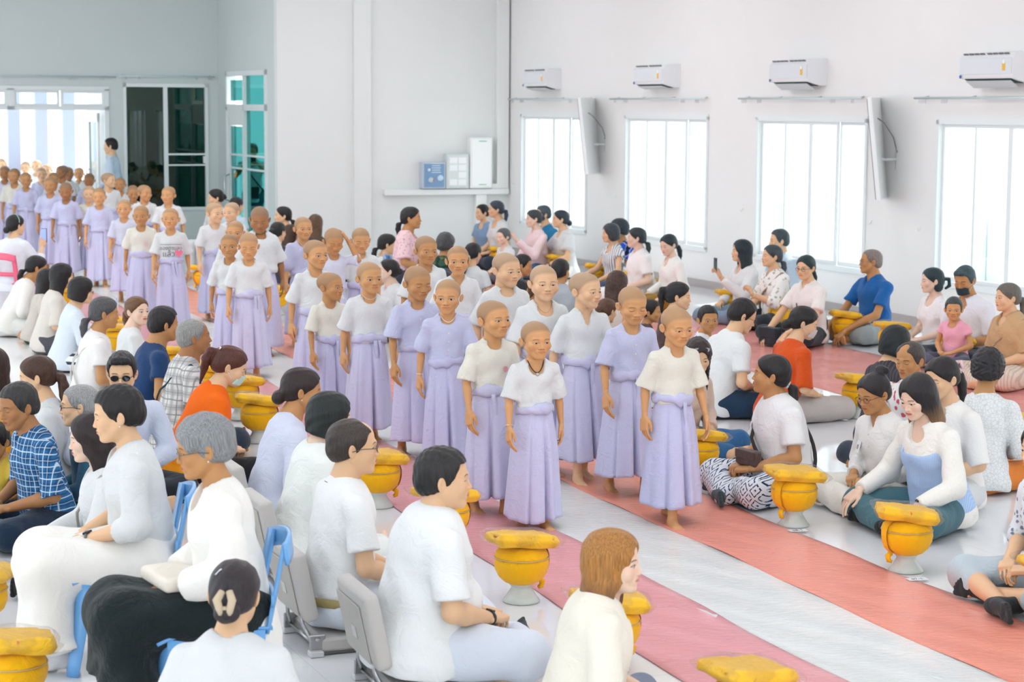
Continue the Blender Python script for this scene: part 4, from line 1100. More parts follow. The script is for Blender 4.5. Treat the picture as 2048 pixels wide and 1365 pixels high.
    # wall screens on swivel arms, turned towards the far end of the hall and tilted down
    def screen(px, py, back, hh, label):
        d = _f+_r*(px-1024)/FP-_u*(py-682.5)/FP; t = (12.45-back)/(d@W); q = d*t+V3(0,0,HC)
        e = empty('wall_screen', q, R_(-17), label, 'screen', 'swivelled screens on the window wall')
        Ry = ry(R_(-6.5))
        f = PB(); f.box((0,0,0), (.05, .86, hh), R=Ry, bev=.008); put('casing', f.me('c'), plain((238,240,240), .45), e)
        f = PB(); f.box(Ry@V3(-.028,0,0), (.006, .84, hh-.03), R=Ry); put('display', f.me('c'), plain((70,86,88), .2), e)
        wd = rz(R_(17))@W   # wall direction in the local frame
        f = PB(); f.tube([V3(.03,0,-.12), V3(.03,0,-.12)+wd*(back-.02)], .016); f.box(V3(.03,0,-.12)+wd*(back-.012), (.03,.03,.22), R=rz(R_(17)+YAW)); put('bracket', f.me('c'), plain((215,218,218), .5), e)
        f = PB(); f.tube([Ry@V3(.03,-.1,.33), Ry@V3(.10,-.12,.27), V3(.03,0,.12)+wd*back*.7, V3(.03,0,-.02)+wd*(back-.02), V3(.03,0,-.02)+wd*(back-.02)+V3(.02,-.12,-.02)], .006, 6); put('cable', f.me('c', True), plain((120,124,126), .5), e)
    screen(1181, 272, .22, 1.10, 'white-backed swivelled screen between the corner window and the second window'); screen(1757, 297, .22, 1.12, 'white-backed swivelled screen beside the third window, above the blue polo man')
    # small wall fittings
    def small(u, z, lab):
        e = empty('wall_socket', room(u, 12.44, z), YAW, lab, 'socket'); f = PB(); f.box((-.006,0,0), (.012,.12,.075), bev=.003); put('plate', f.me('s'), plain((236,238,236), .4), e); f = PB(); f.box((-.014,0,0), (.004,.07,.03)); put('socket_insert', f.me('s'), plain((214,218,214), .4), e)
    small(17.2, .30, 'white wall socket low on the wall right of the blue polo man')
    for i, (px, py) in enumerate(((1028,370), (1232,395), (1485,421), (1742,446), (1840,460))):
        d = _f+_r*(px-1024)/FP-_u*(py-682.5)/FP; t = 12.43/(d@W); q = d*t+V3(0,0,HC)
        f = PB(); f.tube([V3(0,0,.03), V3(0,0,0), -W*.03+V3(0,0,-.012), -W*.04+V3(0,0,.02)], .006, 5)
        o = put('tieback_hook', f.me('h', True), plain((246,248,248), .4)); o.location = q
        tag(o, 'white curtain tieback hook on the wall '+('in the corner strip', 'between the first and second windows', 'between the second and third windows', 'under the third screen beside the window', 'next to the window at the picture edge')[i], 'hook', 'curtain tieback hooks')
    # ceiling lamps, with added fill lights below them
    k = 0
    for u in (3, 8, 13, 18, 23, 27.5):
        for v in (-3, 1.5, 6, 10.2):
            f = PB(); f.box(room(u, v, 4.87), (1.2, .6, .06), R=RM); k += 1; o = put('ceiling_light', f.me('c'), plain((240,246,255), .5, name='lamp_diffuser', emit=6)); 
            tag(o, 'flat white ceiling light panel of the hall', 'ceiling light', 'identical ceiling light panels')
    for (u, v, p) in ((1,-2,.4), (1,5,.4), (8,-2,.4), (8,5,.6), (15,-1,.6), (15,5.5,.8), (22,0,.8), (22,6,.8), (25,7.0,.5), (27,1,.5)):
        l = bpy.data.lights.new('hall_fill', 'AREA'); l.shape = 'RECTANGLE'; l.size = 5; l.size_y = 5; l.energy = p*LA; l.color = (1,.99,.97)  # added wide fill areas that even out the hall, separate from the panels
        o = bpy.data.objects.new('hall_fill', l); COL.objects.link(o); o.location = room(u, v, 4.8)
LA = 70
def runner(name, va, vb, u0, u1, mat, label, tilt=.0236, z=.004, seed=1, cat='carpet runner'):
    r = random.Random(seed); ph = [r.uniform(0,6.28) for _ in range(6)]; pb = PB(); n = int((u1-u0)/.08)
    def fn(a, b):
        u = u0+(u1-u0)*a; e = .012*math.sin(u*2.1+ph[0])+.008*math.sin(u*5.3+ph[1]); e2 = .012*math.sin(u*1.7+ph[2])+.008*math.sin(u*4.6+ph[3])
        v = (va+e)*(1-b)+(vb+e2)*b+tilt*(u-8)
        return room(u, v, z+.0018*math.sin(u*7+b*5+ph[4])*math.sin(b*9+u*1.3))
    pb.grid(fn, n, 14); o = put(name, pb.me('r', True), mat); so = o.modifiers.new('s', 'SOLIDIFY'); so.thickness = .003; so.offset = -1
    tag(o, label, cat); return o
def build_runners():
    runner('carpet_runner', 3.78, 4.41, 2.5, 33.2, wrapmat((242,164,172), 'pink_runner'), 'pink plastic-wrapped runner along the seated people with floor chairs', seed=1)
    runner('carpet_runner', 4.385, 5.05, 2.5, 33.2, wrapmat((236,241,241), 'white_runner'), 'white plastic-wrapped runner between the two red ones', z=.006, seed=2)
    runner('carpet_runner', 5.02, 5.66, 2.5, 33.2, wrapmat((253,156,134), 'red_runner'), 'orange-red plastic-wrapped runner where the front boy walks', z=.009, seed=3)
    runner('carpet_runner', 8.85, 10.62, 2.5, 28.6, wrapmat((250,160,150), 'coral_runner'), 'wide coral-red plastic-wrapped runner in front of the people by the windows', tilt=0, seed=4)
# ------------------------------------------------------------------ alms bowls and folded robes
M_or = fabric((255,190,4), .75, .35, name='saffron_cloth'); M_or2 = fabric((255,200,48), .7, .4, name='robe_cloth')
M_stand = plain((206,212,206), .25, name='grey_stand')
def film():
    key = 'film'
    if key in _mc: return _mc[key]
    m = bpy.data.materials.new('clear_film'); m.use_nodes = True; nt = m.node_tree; nt.nodes.remove(nt.nodes['Principled BSDF']); out = nt.nodes['Material Output']
    tr = N(nt, 'ShaderNodeBsdfTransparent'); tr.inputs[0].default_value = (.99,.98,.97,1); gl = N(nt, 'ShaderNodeBsdfGlossy', inp={'Roughness': .12})
    tc = N(nt, 'ShaderNodeTexCoord'); no = N(nt, 'ShaderNodeTexNoise', inp={'Scale': 22, 'Detail': 4, 'Distortion': 1.5}); L(nt, tc.outputs['Object'], no.inputs['Vector'])
    bp = N(nt, 'ShaderNodeBump', inp={'Strength': .9, 'Distance': .02}); L(nt, no.outputs[0], bp.inputs['Height']); L(nt, bp.outputs[0], gl.inputs['Normal'])
    lw = N(nt, 'ShaderNodeLayerWeight', inp={'Blend': .3}); L(nt, bp.outputs[0], lw.inputs['Normal']); mx = N(nt, 'ShaderNodeMixShader'); L(nt, (X(nt, lw.outputs['Fresnel'])*.26+.03).k, mx.inputs[0]); L(nt, tr.outputs[0], mx.inputs[1]); L(nt, gl.outputs[0], mx.inputs[2]); L(nt, mx.outputs[0], out.inputs[0])
    _mc[key] = m; return m
def make_bowl(v=0):
    """prototype meshes of a bowl: list of (name, mesh, material, kind)"""
    out = []
    pr = [(.088,0),(.090,.006),(.072,.03),(.052,.062),(.050,.075),(.062,.088),(.060,.095)]
    out.append(('stand', PB().lathe(pr, 36).me('stand', True), M_stand))
    wob = lambda w, z: 1+.008*math.sin(5*w+40*z+v)+.010*math.sin(9*w-60*z+2*v)
    pr = [(.058,.088),(.085,.10),(.112,.125),(.127,.16),(.131,.19),(.129,.215)]
    out.append(('bowl_cover', PB().lathe(pr, 48, fn=wob).me('cover', True), M_or))
    pr = [(.1285,.218),(.128,.225),(.120,.245),(.100,.262),(.065,.272),(.02,.276)]
    out.append(('lid_cover', PB().lathe(pr, 48, fn=wob).me('lid', True), M_or))
    pb = PB(); pb.tube([V3(.1300*math.cos(a), .1300*math.sin(a), .2165) for a in np.linspace(0, 2*math.pi, 41)], .0032, 6, cap=False); out.append(('zip', pb.me('zip', True), plain((206,176,120), .4)))
    pb = PB(); sp = [(.02,.276),(.09,.268),(.125,.245),(.134,.215),(.134,.175),(.120,.128),(.088,.098)]
    def fs(u, w):
        i = u*(len(sp)-1); j = min(int(i), len(sp)-2); t = i-j; r = sp[j][0]*(1-t)+sp[j+1][0]*t; z = sp[j][1]*(1-t)+sp[j+1][1]*t; return V3((w-.5)*.045, -r-.004, z+.002)
    pb.grid(fs, 20, 4); pb.tube([V3(0,-.092,.100), V3(.0,-.112,.088), V3(.005,-.108,.062), V3(.004,-.092,.058)], [.014,.015,.013,.010], 6)
    out.append(('strap', pb.me('strap', True), M_or))
    return out
def make_robe(v=0):
    r = random.Random(v); f = Field(); h = .007
    f.box((0,0,.028), (.118,.084,.006), rr=.016, k=.01); f.ell((0,0,.034), (.138,.100,.026), k=.02)
    f.cone((-.105,-.088,.036), (.105,-.088,.036), .027, .026, k=.02)
    f.box((.02,.005,.048), (.072,.070,.003), rr=.008, k=.012, R=rz(.12))
    for i in range(3): f.cone((-.12+.11*i,-.10,.03+.004*i), (-.12+.11*i,.08,.05), .004, .004, k=.012, op='s')
    ph = r.uniform(0,6); f.disp = lambda x,y,z: .0035*np.sin(40*x+ph+20*y)*np.sin(30*y+ph)+.002*np.sin(200*z+20*y)
    v1, f1 = f.mesh(h)
    g = Field(); g.box((0,-.004,.036), (.118,.086,.006), rr=.020, k=.01); g.ell((0,0,.042), (.152,.114,.040), k=.02)
    for sx, sy in ((-1,-1),(1,-1),(-1,1),(1,1)): g.cone((sx*.12,sy*.09,.03), (sx*.150,sy*.106,.036+.01*r.random()), .022, .006, k=.03)
    g.disp = lambda x,y,z: .004*np.sin(33*x+ph)*np.sin(28*y+2*ph)
    v2, f2 = g.mesh(h)
    # rolled edge tucked in red-orange
    rl = PB()
    for xx in (-.104, .012): rl.tube([V3(xx,-.088,.038), V3(xx-.013,-.090,.038)], [.022,.024], 14)
    return [('folded_robe', mk_mesh('robe', v1, f1), M_or2), ('plastic_wrap', mk_mesh('wrap', v2, f2), film()), ('rolled_end', rl.me('r', True), fabric((250,140,70), .8, .5))]
def inst(protos, root):
    for n, me, m in protos:
        o = bpy.data.objects.new(n, me); COL.objects.link(o); o.parent = root
        if len(me.materials) == 0: me.materials.append(m)
def build_bowls():
    bw = [make_bowl(0), make_bowl(2)]; rb = [make_robe(i) for i in range(3)]; k = 0
    def bowl(u, v, rot, rrot, lab, blab, robe=True, bowl_=True):
        nonlocal k
        if bowl_:
            e = empty('alms_bowl', room(u, v, .002 if not (3.8 < v < 5.6) else .012), rot, lab, 'alms bowl', 'saffron alms bowls set out along the runners'); inst(bw[k%2], e)
        if robe:
            e = empty('robe_bundle', room(u+.01, v, .270), rrot, blab, 'robe bundle', 'plastic-wrapped robe bundles on the alms bowls'); e.rotation_euler = (R_(3*((k%3)-1)), R_(5+2*(k%2)), rrot); inst(rb[k%3], e); e.scale = (1.16,1.14,1.05)
        k += 1
    for (u, v, rot, rrot, who) in BOWLS:
        bowl(u, v, R_(rot), R_(rrot), 'saffron alms bowl '+who, 'wrapped robe bundle on the bowl '+who)
BOWLS = [
 (8.56, 3.66, 115, 20, 'in front of the heavy-set man in a white shirt'),
 (9.74, 3.72, 113, 40, 'second from the heavy-set man, half hidden by his face'),
 (10.95, 3.76, 105, 25, 'beside the man with glasses and navy collar stripe'),
 (13.40, 3.72, 113, 5, 'beside the low-bun woman in pale lavender blouse'),
 (14.40, 3.86, 113, 30, 'in front of the masked woman in orange'),
 (15.35, 3.80, 113, 10, 'near the grey plaid shirt man'),
 (16.35, 3.82, 113, 30, 'beside the navy tee man'),
 (18.25, 3.74, 113, 15, 'in front of the brown-ponytail woman looking back'),
 (18.95, 3.80, 113, 30, 'in front of the bob-haired woman filming'),
 (22.3, 3.92, 113, 10, 'in front of the ponytailed woman with a blue collar'),
 (7.34, 3.54, 113, 10, 'behind the light-brown-haired woman'),
 (6.20, 3.55, 113, 32, 'on the pink runner at the bottom edge'),
 (7.20, 5.72, -60, 5, 'cut by the right edge of the picture'),
 (8.42, 5.74, -67, -5, 'in front of the woman in a blue knit vest'),
 (9.60, 5.78, -50, 12, 'beside the woman with batik skirt and the bespectacled woman'),
 (10.97, 5.90, -67, 20, 'half hidden behind the front boy in white tee'),
 (11.95, 5.85, -67, 10, 'glimpsed between the skirts of two walking boys'),
 (21.62, 6.22, -67, 0, 'seen far back beside the big heavy boy'),
 (24.57, 6.12, -67, 0, 'farthest back beside the walking boys'),
 (19.40, 10.80, -67, 8, 'before the shoulder-length-haired woman by the window'),
 (18.30, 10.80, -67, 20, 'before the floral-blouse woman by the window'),
 (17.00, 10.78, -67, 0, 'between the shoulder-bag woman and the blue polo man'),
 (15.98, 10.66, -67, 14, 'beside the blue polo man, toward the family'),
 (14.85, 10.60, -67, -4, 'in front of the father and little girl'),
 (13.92, 10.60, -67, 10, 'in front of the woman in a tan tee'),
 (20.95, 10.85, -67, 5, 'in front of the woman with golden-brown trousers'),
 (22.02, 10.92, -67, 12, 'before the white polo woman under the second window'),
 (23.2, 10.95, -67, 0, 'in front of the boy in a bright blue tee'),
 (24.9, 11.15, -67, 14, 'in front of the woman in white flutter sleeves'),
 (25.6, 11.05, -67, 4, 'in front of the woman in pink with a phone'),
 (26.5, 10.95, -67, 8, 'in front of the small girl near the room corner'),
 (12.87, 8.30, 113, 20, 'hidden behind the bespectacled woman with a topknot'),
 (10.70, 8.30, 113, 12, 'on the coral runner beyond the white lace blouse'),
 (8.85, 1.17, -67, 0, 'upper one cut by the left picture edge'),
 (7.60, 1.13, -67, 20, 'in the lower left corner of the picture'),
]
M_film_card = plain((240,242,246), .3)
def garland(loc, label):
    e = empty('flower_garland', loc, 0, label, 'flowers')
    for n, col, pts in (('pink_blossom', (236,140,190), ((0,0,0),(.03,.01,.012),(-.02,.02,.02))), ('yellow_blossom', (246,214,60), ((.015,-.02,.03),(-.03,-.015,.01)))):
        for p in pts:
            pb = PB()
            for k in range(6): a = k*math.pi/3; pb.tube([V3(*p), V3(*p)+V3(.012*math.cos(a),.012*math.sin(a),.008), V3(*p)+V3(.020*math.cos(a),.020*math.sin(a),.004)], [.003,.007,.002], 5)
            put(n, pb.me('f', True), plain(col, .6), e)
def build_cards():
    garland(room(9.64,3.50,.012), 'small pink and yellow garland beside the second bowl from the heavy-set man'); garland(room(12.1,3.45,.012), 'small pink and yellow garland in front of the low-bun woman')
    spots = [(8.30,3.93,'beside the front alms bowl on the pink runner','07-2'), (9.5,3.97,'on the pink runner by the second bowl','08-2'), (10.75,3.97,'on the pink runner by the man with glasses','09-2'),
             (8.20,5.66,'by the bowl of the blue-vest woman','07-1'), (9.42,5.70,'by the bowl of the batik-skirt woman','08-1'), (11.7,5.78,'near the bare feet of the boys','09-1'), (7.02,5.62,'at the right edge of the picture','06-1'), (13.75,10.50,'on the coral runner near the tan-tee woman','05-3')]
    for u, v, w, t in spots:
        e = empty('number_card', room(u, v, .0145), YAW+R_(-8), 'small white number card '+w, 'card', 'number cards on the runners')
        f = PB(); f.box((0,0,0), (.105,.052,.0012)); put('card', f.me('c'), M_film_card, e)
        o = text_obj('digits', t, .034, plain((70,80,120), .6)); o.location = (0,0,.0012); o.parent = e; o['label'] = 'dark printed number'
# ------------------------------------------------------------------ chairs
def floor_chair(u, v, rot, label, z=0):
    """low meditation chair: local -Y is the sitter's front"""
    e = empty('floor_chair', room(u, v, .0), rot, label, 'floor chair', 'grey legless floor chairs')
    M1 = fabric((196,192,188), .6, .12, name='grey_vinyl'); M2 = plain((176,176,178), .25, .9, name='chrome'); 
    f = PB(); f.box((0,-.02,.045), (.44,.42,.062), bev=.012); put('seat', f.me('s'), M1, e)
    f = PB(); f.box((0,-.02,.010), (.425,.40,.012)); put('seat_base', f.me('s'), plain((110,108,104), .6), e)
    Rb = rx(R_(-12)); c = V3(0,.255,.30)
    fl = Field(); fl.box(c, (.185,.012,.135), rr=.022, R=Rb, k=.01); fl.box(c+Rb@V3(0,.010,.0), (.16,.010,.10), rr=.02, R=Rb, k=.02); vv, ff = fl.mesh(.009)
    put('backrest', mk_mesh('b', vv, ff), M1, e)
    f = PB(); f.box(c+Rb@V3(0,.046,-.005), (.33,.006,.24), R=Rb, bev=.002); put('back_pocket', f.me('s'), fabric((186,182,174), .6, .1), e)
    f = PB(); f.box(c+Rb@V3(-.02,.051,-.02), (.06,.003,.05), R=Rb); put('maker_plate', f.me('s'), plain((206,204,200), .4), e)
    for s in (-1,1):
        f = PB(); f.tube([c+Rb@V3(s*.12,.02,-.13), V3(s*.12,.245,.12), V3(s*.15,.225,.075), V3(s*.19,.215,.045)], .009, 8); put('back_bracket', f.me('s', True), M2, e)
        f = PB(); f.box((s*.205,.205,.055), (.016,.07,.075), bev=.004); f.lathe([(.014,0),(.014,.01)], 12, c=(s*.21,.205,.07)); put('hinge_plate', f.me('s'), M2, e)
        f = PB(); f.box((s*.215,.215,.014), (.055,.06,.026), bev=.004); put('foot', f.me('s'), plain((214,214,214), .4), e)
    f = PB(); f.tube([V3(-.21,.215,.05), V3(.21,.215,.05)], .009, 8); put('cross_bar', f.me('s', True), M2, e)
    f = PB(); f.box((.221,.06,.048), (.002,.045,.03)); f2 = put('fabric_tag', f.me('s'), plain((206,50,70), .6), e); f2['label'] = 'red sewn tag'
    f = PB(); f.box((.2225,.06,.046), (.002,.034,.004)); put('tag_line', f.me('s'), plain((240,226,226), .6), e)
    return e
def plastic_chair(loc, rot, label, col=(110,176,236), name='plastic_chair'):
    e = empty(name, loc, rot, label, 'plastic chair'); M = plain(col, .3, name='chair_plastic', coat=.3)
    pb = PB()
    def seat(u, v):
        x = (u-.5)*.39*(1-.10*v); y = -.22+.43*v; return V3(x, y, .425-.02*math.sin(math.pi*v)*math.sin(math.pi*u)+.012*math.cos((v-.5)*3)-(.03*(1-v)**6))
    pb.grid(seat, 14, 14); o = put('seat', pb.me('s', True), M, e); so = o.modifiers.new('s', 'SOLIDIFY'); so.thickness = .012
    for sx in (-1,1):
        for sy in (-1,1):
            f = PB(); t = V3(sx*.175, -.19 if sy < 0 else .19, .42); q = V3(sx*.205, -.245 if sy < 0 else .235, 0)
            def lg(u, v, t=t, q=q, sx=sx, sy=sy):
                w = .075*(1-u)+.045*u; p = t*(1-u)+q*u; a = v*math.pi/2
                return p+V3(-sx*w*(1-math.sin(a)), -sy*w*(1-math.cos(a)), 0)
            f.grid(lg, 8, 9); o = put('leg', f.me('l', True), M, e); so = o.modifiers.new('s', 'SOLIDIFY'); so.thickness = .010; so.offset = 0
        f = PB(); f.box((sx*.182,0,.395), (.012,.36,.05)); put('side_rail', f.me('r'), M, e)
    # back: two broad uprights, curved top rail and a centre splat opening
    for sx in (-1,1):
        f = PB()
        def up(u, v, sx=sx):
            z = .40+.33*u; return V3(sx*(.178-.01*u)-sx*v*(.055-.01*u), .195+.065*u+.015*v, z)
        f.grid(up, 12, 4)
        o = put('back_upright', f.me('u', True), M, e); so = o.modifiers.new('s', 'SOLIDIFY'); so.thickness = .014
    f = PB()
    def tr(u, v):
        a = (u-.5)*2; return V3(a*.175, .26+.045*(1-a*a)+.01*v, .655+.075*(1-v)+.03*(1-a*a))
    f.grid(tr, 20, 5); o = put('top_rail', f.me('u', True), M, e); so = o.modifiers.new('s', 'SOLIDIFY'); so.thickness = .014
    f = PB()
    def lr(u, v):
        a = (u-.5)*2; return V3(a*.18, .215+.02*(1-a*a), .50+.045*(1-v))
    f.grid(lr, 20, 3); o = put('lower_rail', f.me('u', True), M, e); so = o.modifiers.new('s', 'SOLIDIFY'); so.thickness = .012
    return e
# ------------------------------------------------------------------ people
def text_obj(name, txt, size, mat):
    c = bpy.data.curves.new(name, 'FONT'); c.body = txt; c.size = size; c.align_x = 'CENTER'; c.align_y = 'CENTER'; c.extrude = .0004
    o = bpy.data.objects.new(name+'_src', c); COL.objects.link(o); bpy.context.view_layer.update()
    me = bpy.data.meshes.new_from_object(o.evaluated_get(bpy.context.evaluated_depsgraph_get())); bpy.data.objects.remove(o); bpy.data.curves.remove(c)
    me.materials.clear(); return put(name, me, mat)
TA = (218,163,112); TB = (200,146,96); TC = (236,192,152); TD = (174,122,80); TL = (240,206,182)
STB = (112,102,86)
H_BLK = (30,27,28); H_BRN = (74,48,32); H_GRY = (128,128,128); H_DGR = (78,78,80); H_BLD = (158,108,58)
WHT = (224,227,228); LAV = (204,204,235); CRM = (242,238,228)
def headxf(v, Rh, hs, hc): return np.asarray(v, float)*hs@Rh.T+hc
def person(px, py, h, th, hh=None, pit=6, rol=0, kind='f', tone=TC, eyes='half', hair='bun', hc=H_BLK, tip=None, top=None, tm=None, bot=None, bm=None,
           pose=None, z0=0.0, label='', group=None, fat=0, sock=None, acc=(), lip=None, stand=None, child=False, stub=None, collar_m=None, hs=None, skirtboy=None, seed=None, hsc=1.0):
    global _seed; _seed += 1; seed = seed or _seed*3+1
    hh = th if hh is None else hh
    Rh = rz(R_(hh-th))@rx(R_(pit))@ry(R_(rol))
    for it in range(3):
        if stand is not None:
            S0 = 1.0 if it == 0 else S
            b = pose_stand(S=S0, child=child, fem=(kind == 'f'), **stand); b.child = child
            hscale = b.hscale*hsc if child else S0*hsc
        else:
            S0 = 1.0 if it == 0 else S
            b = pose_seated(S=S0, z0=z0, fem=(kind != 'm'), **(pose or {})); b.child = False
            hscale = (hs or (S0*.35+.65))*hsc
        ztop = b.hc[2]+(Rh@V3(0,.012,.118))[2]*hscale
        S = S0*(h-z0)/(ztop-z0)
    off = b.hc+Rh@V3(0,.012,.118)*hscale
    P = at(px, py, h); loc = P-rz(R_(th))@(off*V3(1,1,0)); loc[2] = 0
    dist = math.hypot(P[0], P[1]); Lo = lod(dist)
    bk = 'c' if child or (kind == 'c') else kind
    v, f, hcv = body_mesh(b, bk, Lo, Rh, hscale, fat, feet=True)
    sk = skin(tone, stubble=stub, eyes=eyes, lip=lip, soft=1 if (child or kind == 'c') else 0)
    o = put('person', mk_mesh('body', v, f, hco=hcv), sk, loc=loc, rot=R_(th))
    tag(o, label, 'person', group)
    kk = (.66 if child else 1)*b.S
    if top is not None:
        v, f = top_field(b, top, seed).mesh(Lo['b']); put(top.get('name', 'shirt'), mk_mesh('top', v, f), tm, parent=o)
        b.topv = v
        if top.get('neck') == 'collar' and dist < 26: q = collar(b, kk).me('collar', True); c = put('collar', q, collar_m or tm, parent=o); s_ = c.modifiers.new('s', 'SOLIDIFY'); s_.thickness = .004
    if bot is not None:
        v, f = pants_field(b, bot, seed).mesh(Lo['b']); put(bot.get('name', 'trousers'), mk_mesh('bot', v, f), bm, parent=o)
    if skirtboy:
        mats = {'skirt': bm, 'tie': bm}
        for n, pb, m in skirt_parts(b, seed, b_stride(stand), lod_=dist < 17, **skirtboy):
            q = put(n, pb.me(n, True), mats[m], parent=o)
            if n != 'waist_roll': s_ = q.modifiers.new('s', 'SOLIDIFY'); s_.thickness = .004
    if hair:
        v, f = hair_shape(hair, Lo['hr'], kind); wv = face_warp(v, bk)
        put('hair', mk_mesh('hair', headxf(wv, Rh, hscale, b.hc), f, hco=v), hairmat(hc, tip=tip), parent=o)
    if sock:
        for i in (0,1):
            d = unit(b.ft[i]); y = -d; x = np.cross(y, V3(0,0,1)); x = unit(x) if np.linalg.norm(x) > .1 else V3(1,0,0); z = np.cross(x, y)
            if b.legs in ('cross', 'side'): x = V3(0,0,1)*(1 if i else -1); z = np.cross(x, y)
            R = np.stack([x, y, z], 1); v, f = xf(foot_shape(.006), R, b.an[i]-R@V3(0,.004,-.002), kk*1.09, mirror=0 if i == 0 else None)
            put('sock', mk_mesh('sock', v, f), fabric(sock), parent=o)
    HX = lambda q: headxf(q, Rh, hscale, b.hc)
    def hp_(name, pb, m, lab=None, smooth=True):
        me = pb.me(name, smooth); n = len(me.vertices); co = np.empty(n*3, F32); me.vertices.foreach_get('co', co); co = HX(face_warp(co.reshape(-1,3).astype(float), bk)); me.vertices.foreach_set('co', co.astype(F32).ravel()); me.update()
        q = put(name, me, m, parent=o)
        if lab: q['label'] = lab
        return q
    for a in acc:
        k = a[0]
        if k in ('glasses', 'sunglasses', 'headglasses'):
            col = a[1] if len(a) > 1 else (40,40,44); pb = PB(); dz = .0 if k != 'headglasses' else .085; dy = 0 if k != 'headglasses' else .022
            for s in (-1,1):
                ring = [V3(s*(.033+.022*math.cos(w)), -.101+.006*abs(math.cos(w))+dy, .001+.0165*math.sin(w)+dz) for w in np.linspace(0, 2*math.pi, 21)]
                pb.tube(ring, .0016, 5, cap=False); pb.tube([V3(s*.055,-.096+dy,.004+dz), V3(s*.076,-.03+dy,.006+dz), V3(s*.083,.015+dy,-.004+dz)], .0017, 5)
            pb.tube([V3(-.011,-.101+dy,.003+dz), V3(0,-.106+dy,.006+dz), V3(.011,-.101+dy,.003+dz)], .0015, 5); gl = hp_('glasses', pb, plain(col, .3))
            if k != 'glasses':
                pb = PB()
                for s in (-1,1): pb.poly([V3(s*(.033+.021*math.cos(w)), -.102+.006*abs(math.cos(w))+dy, .001+.016*math.sin(w)+dz) for w in np.linspace(0, 2*math.pi, 21)[:-1]])
                hp_('lens', pb, plain((30,32,38) if k == 'sunglasses' else (196,190,206), .1), smooth=False).parent = gl
        elif k == 'mask':
            pb = PB()
            def mf(u, v_):
                x = (u-.5)*2; z = -.018-.072*v_+(.008 if a[1] == 'chin' else 0)-(.018 if a[1] == 'chin' else 0); y = -.112+.055*x*x-.004*math.cos(v_*3)+.018*max(0,v_-.5)
                return V3(x*.062, y, z)
            pb.grid(mf, 15, 9); q = hp_('face_mask', pb, fabric(a[2], .8)); s_ = q.modifiers.new('s', 'SOLIDIFY'); s_.thickness = .003
            pb = PB()
            for s in (-1,1): pb.tube([V3(s*.060,-.06,-.03), V3(s*.082,.012,-.012)], .0012, 4); pb.tube([V3(s*.058,-.055,-.082), V3(s*.082,.016,-.014)], .0012, 4)
            hp_('ear_loop', pb, plain((236,236,236), .6))
        elif k == 'scrunchie':
            x, y, z, r, col = a[1:]; pb = PB(); pb.tube([V3(x+r*math.cos(w), y+.3*r*math.sin(w), z+r*math.sin(w)) for w in np.linspace(0, 2*math.pi, 17)], .008, 7, cap=False); hp_('hair_tie', pb, fabric(col))
        elif k == 'clip':
            x, y, z, col = a[1:]; pb = PB(); pb.tube([V3(x-.028,y,z+.006), V3(x-.01,y-.003,z+.014), V3(x+.014,y,z+.010), V3(x+.03,y+.004,z-.006), V3(x+.01,y+.001,z-.002), V3(x-.028,y,z+.006)], .004, 6); hp_('hair_clip', pb, plain(col, .3))
        elif k == 'claw':
            col = a[1]; pb = PB()
            for s in (-1,1): pb.tube([V3(s*.012,.150,.03), V3(s*.026,.168,.0), V3(s*.018,.160,-.030), V3(s*.014,.150,-.050)], [.012,.015,.013,.010], 8)
            pb.tube([V3(-.012,.158,-.028), V3(.012,.158,-.028)], .008, 6); hp_('hair_claw', pb, fabric(col, .8))
        elif k == 'bow':
            pb = PB()
            for s in (-1,1): pb.tube([V3(.0,.125,.05), V3(s*.035,.135,.07), V3(s*.045,.135,.04), V3(0,.125,.045)], [.006,.014,.014,.006], 8); pb.tube([V3(0,.13,.045), V3(s*.022,.150,-.02)], [.008,.004], 6)
            hp_('hair_bow', pb, fabric(a[1]))
        elif k == 'headband':
            pb = PB(); pb.tube([V3(.093*math.cos(w), .02-.0*w, .045+.092*math.sin(w)) for w in np.linspace(0, math.pi, 21)], .005, 6); hp_('headband', pb, plain(a[1], .5))
        elif k == 'earring':
            for s in (-1,1): pb = PB(); pb.tube([V3(s*.086,.006,-.033), V3(s*.087,.006,-.040)], .003, 6); hp_('earring', pb, plain((240,236,226), .2, .3))
        elif k == 'cord':
            pb, tip_ = cord_pb(b, kk, .058 if not child else .070, a[1], .0022 if len(a) < 4 else a[3]); q = put('necklace', pb.me('cord', True), plain(a[2], .6), parent=o)
            if len(a) > 4: pb = PB(); pb.lathe([(.003,-.012),(.009,-.006),(.010,.003),(.003,.009)], 12, c=tip_+V3(0,-.008,-.008)); put('pendant', pb.me('p', True), plain(a[4], .3, .5), parent=q)
        elif k in ('watch', 'bracelet', 'beads'):
            i = a[1]; w0 = b.wr[i]; ax = unit(w0-b.el[i]); c = w0-ax*.018; e1 = unit(np.cross(ax, V3(0,0,1))); e2 = np.cross(ax, e1); r = .0275*kk*(1.12 if not child else 1.2)
            pb = PB(); pb.tube([c+e1*r*math.cos(w)+e2*r*.82*math.sin(w) for w in np.linspace(0, 2*math.pi, 17)], .0065 if k == 'watch' else (.004 if k == 'beads' else .0025), 6, cap=False)
            q = put(k if k != 'beads' else 'bead_bracelet', pb.me('w', True), plain(a[2], .3), parent=o)
            if k == 'watch': up = unit(b.hd[i][1]); Rw = fr(ax, up); pb = PB(); pb.box(c+Rw[:,2]*r*.95, (.034,.030,.010), R=Rw, bev=.003); put('watch_face', pb.me('w'), plain((24,34,40), .15), parent=q)
        elif k == 'buttons':
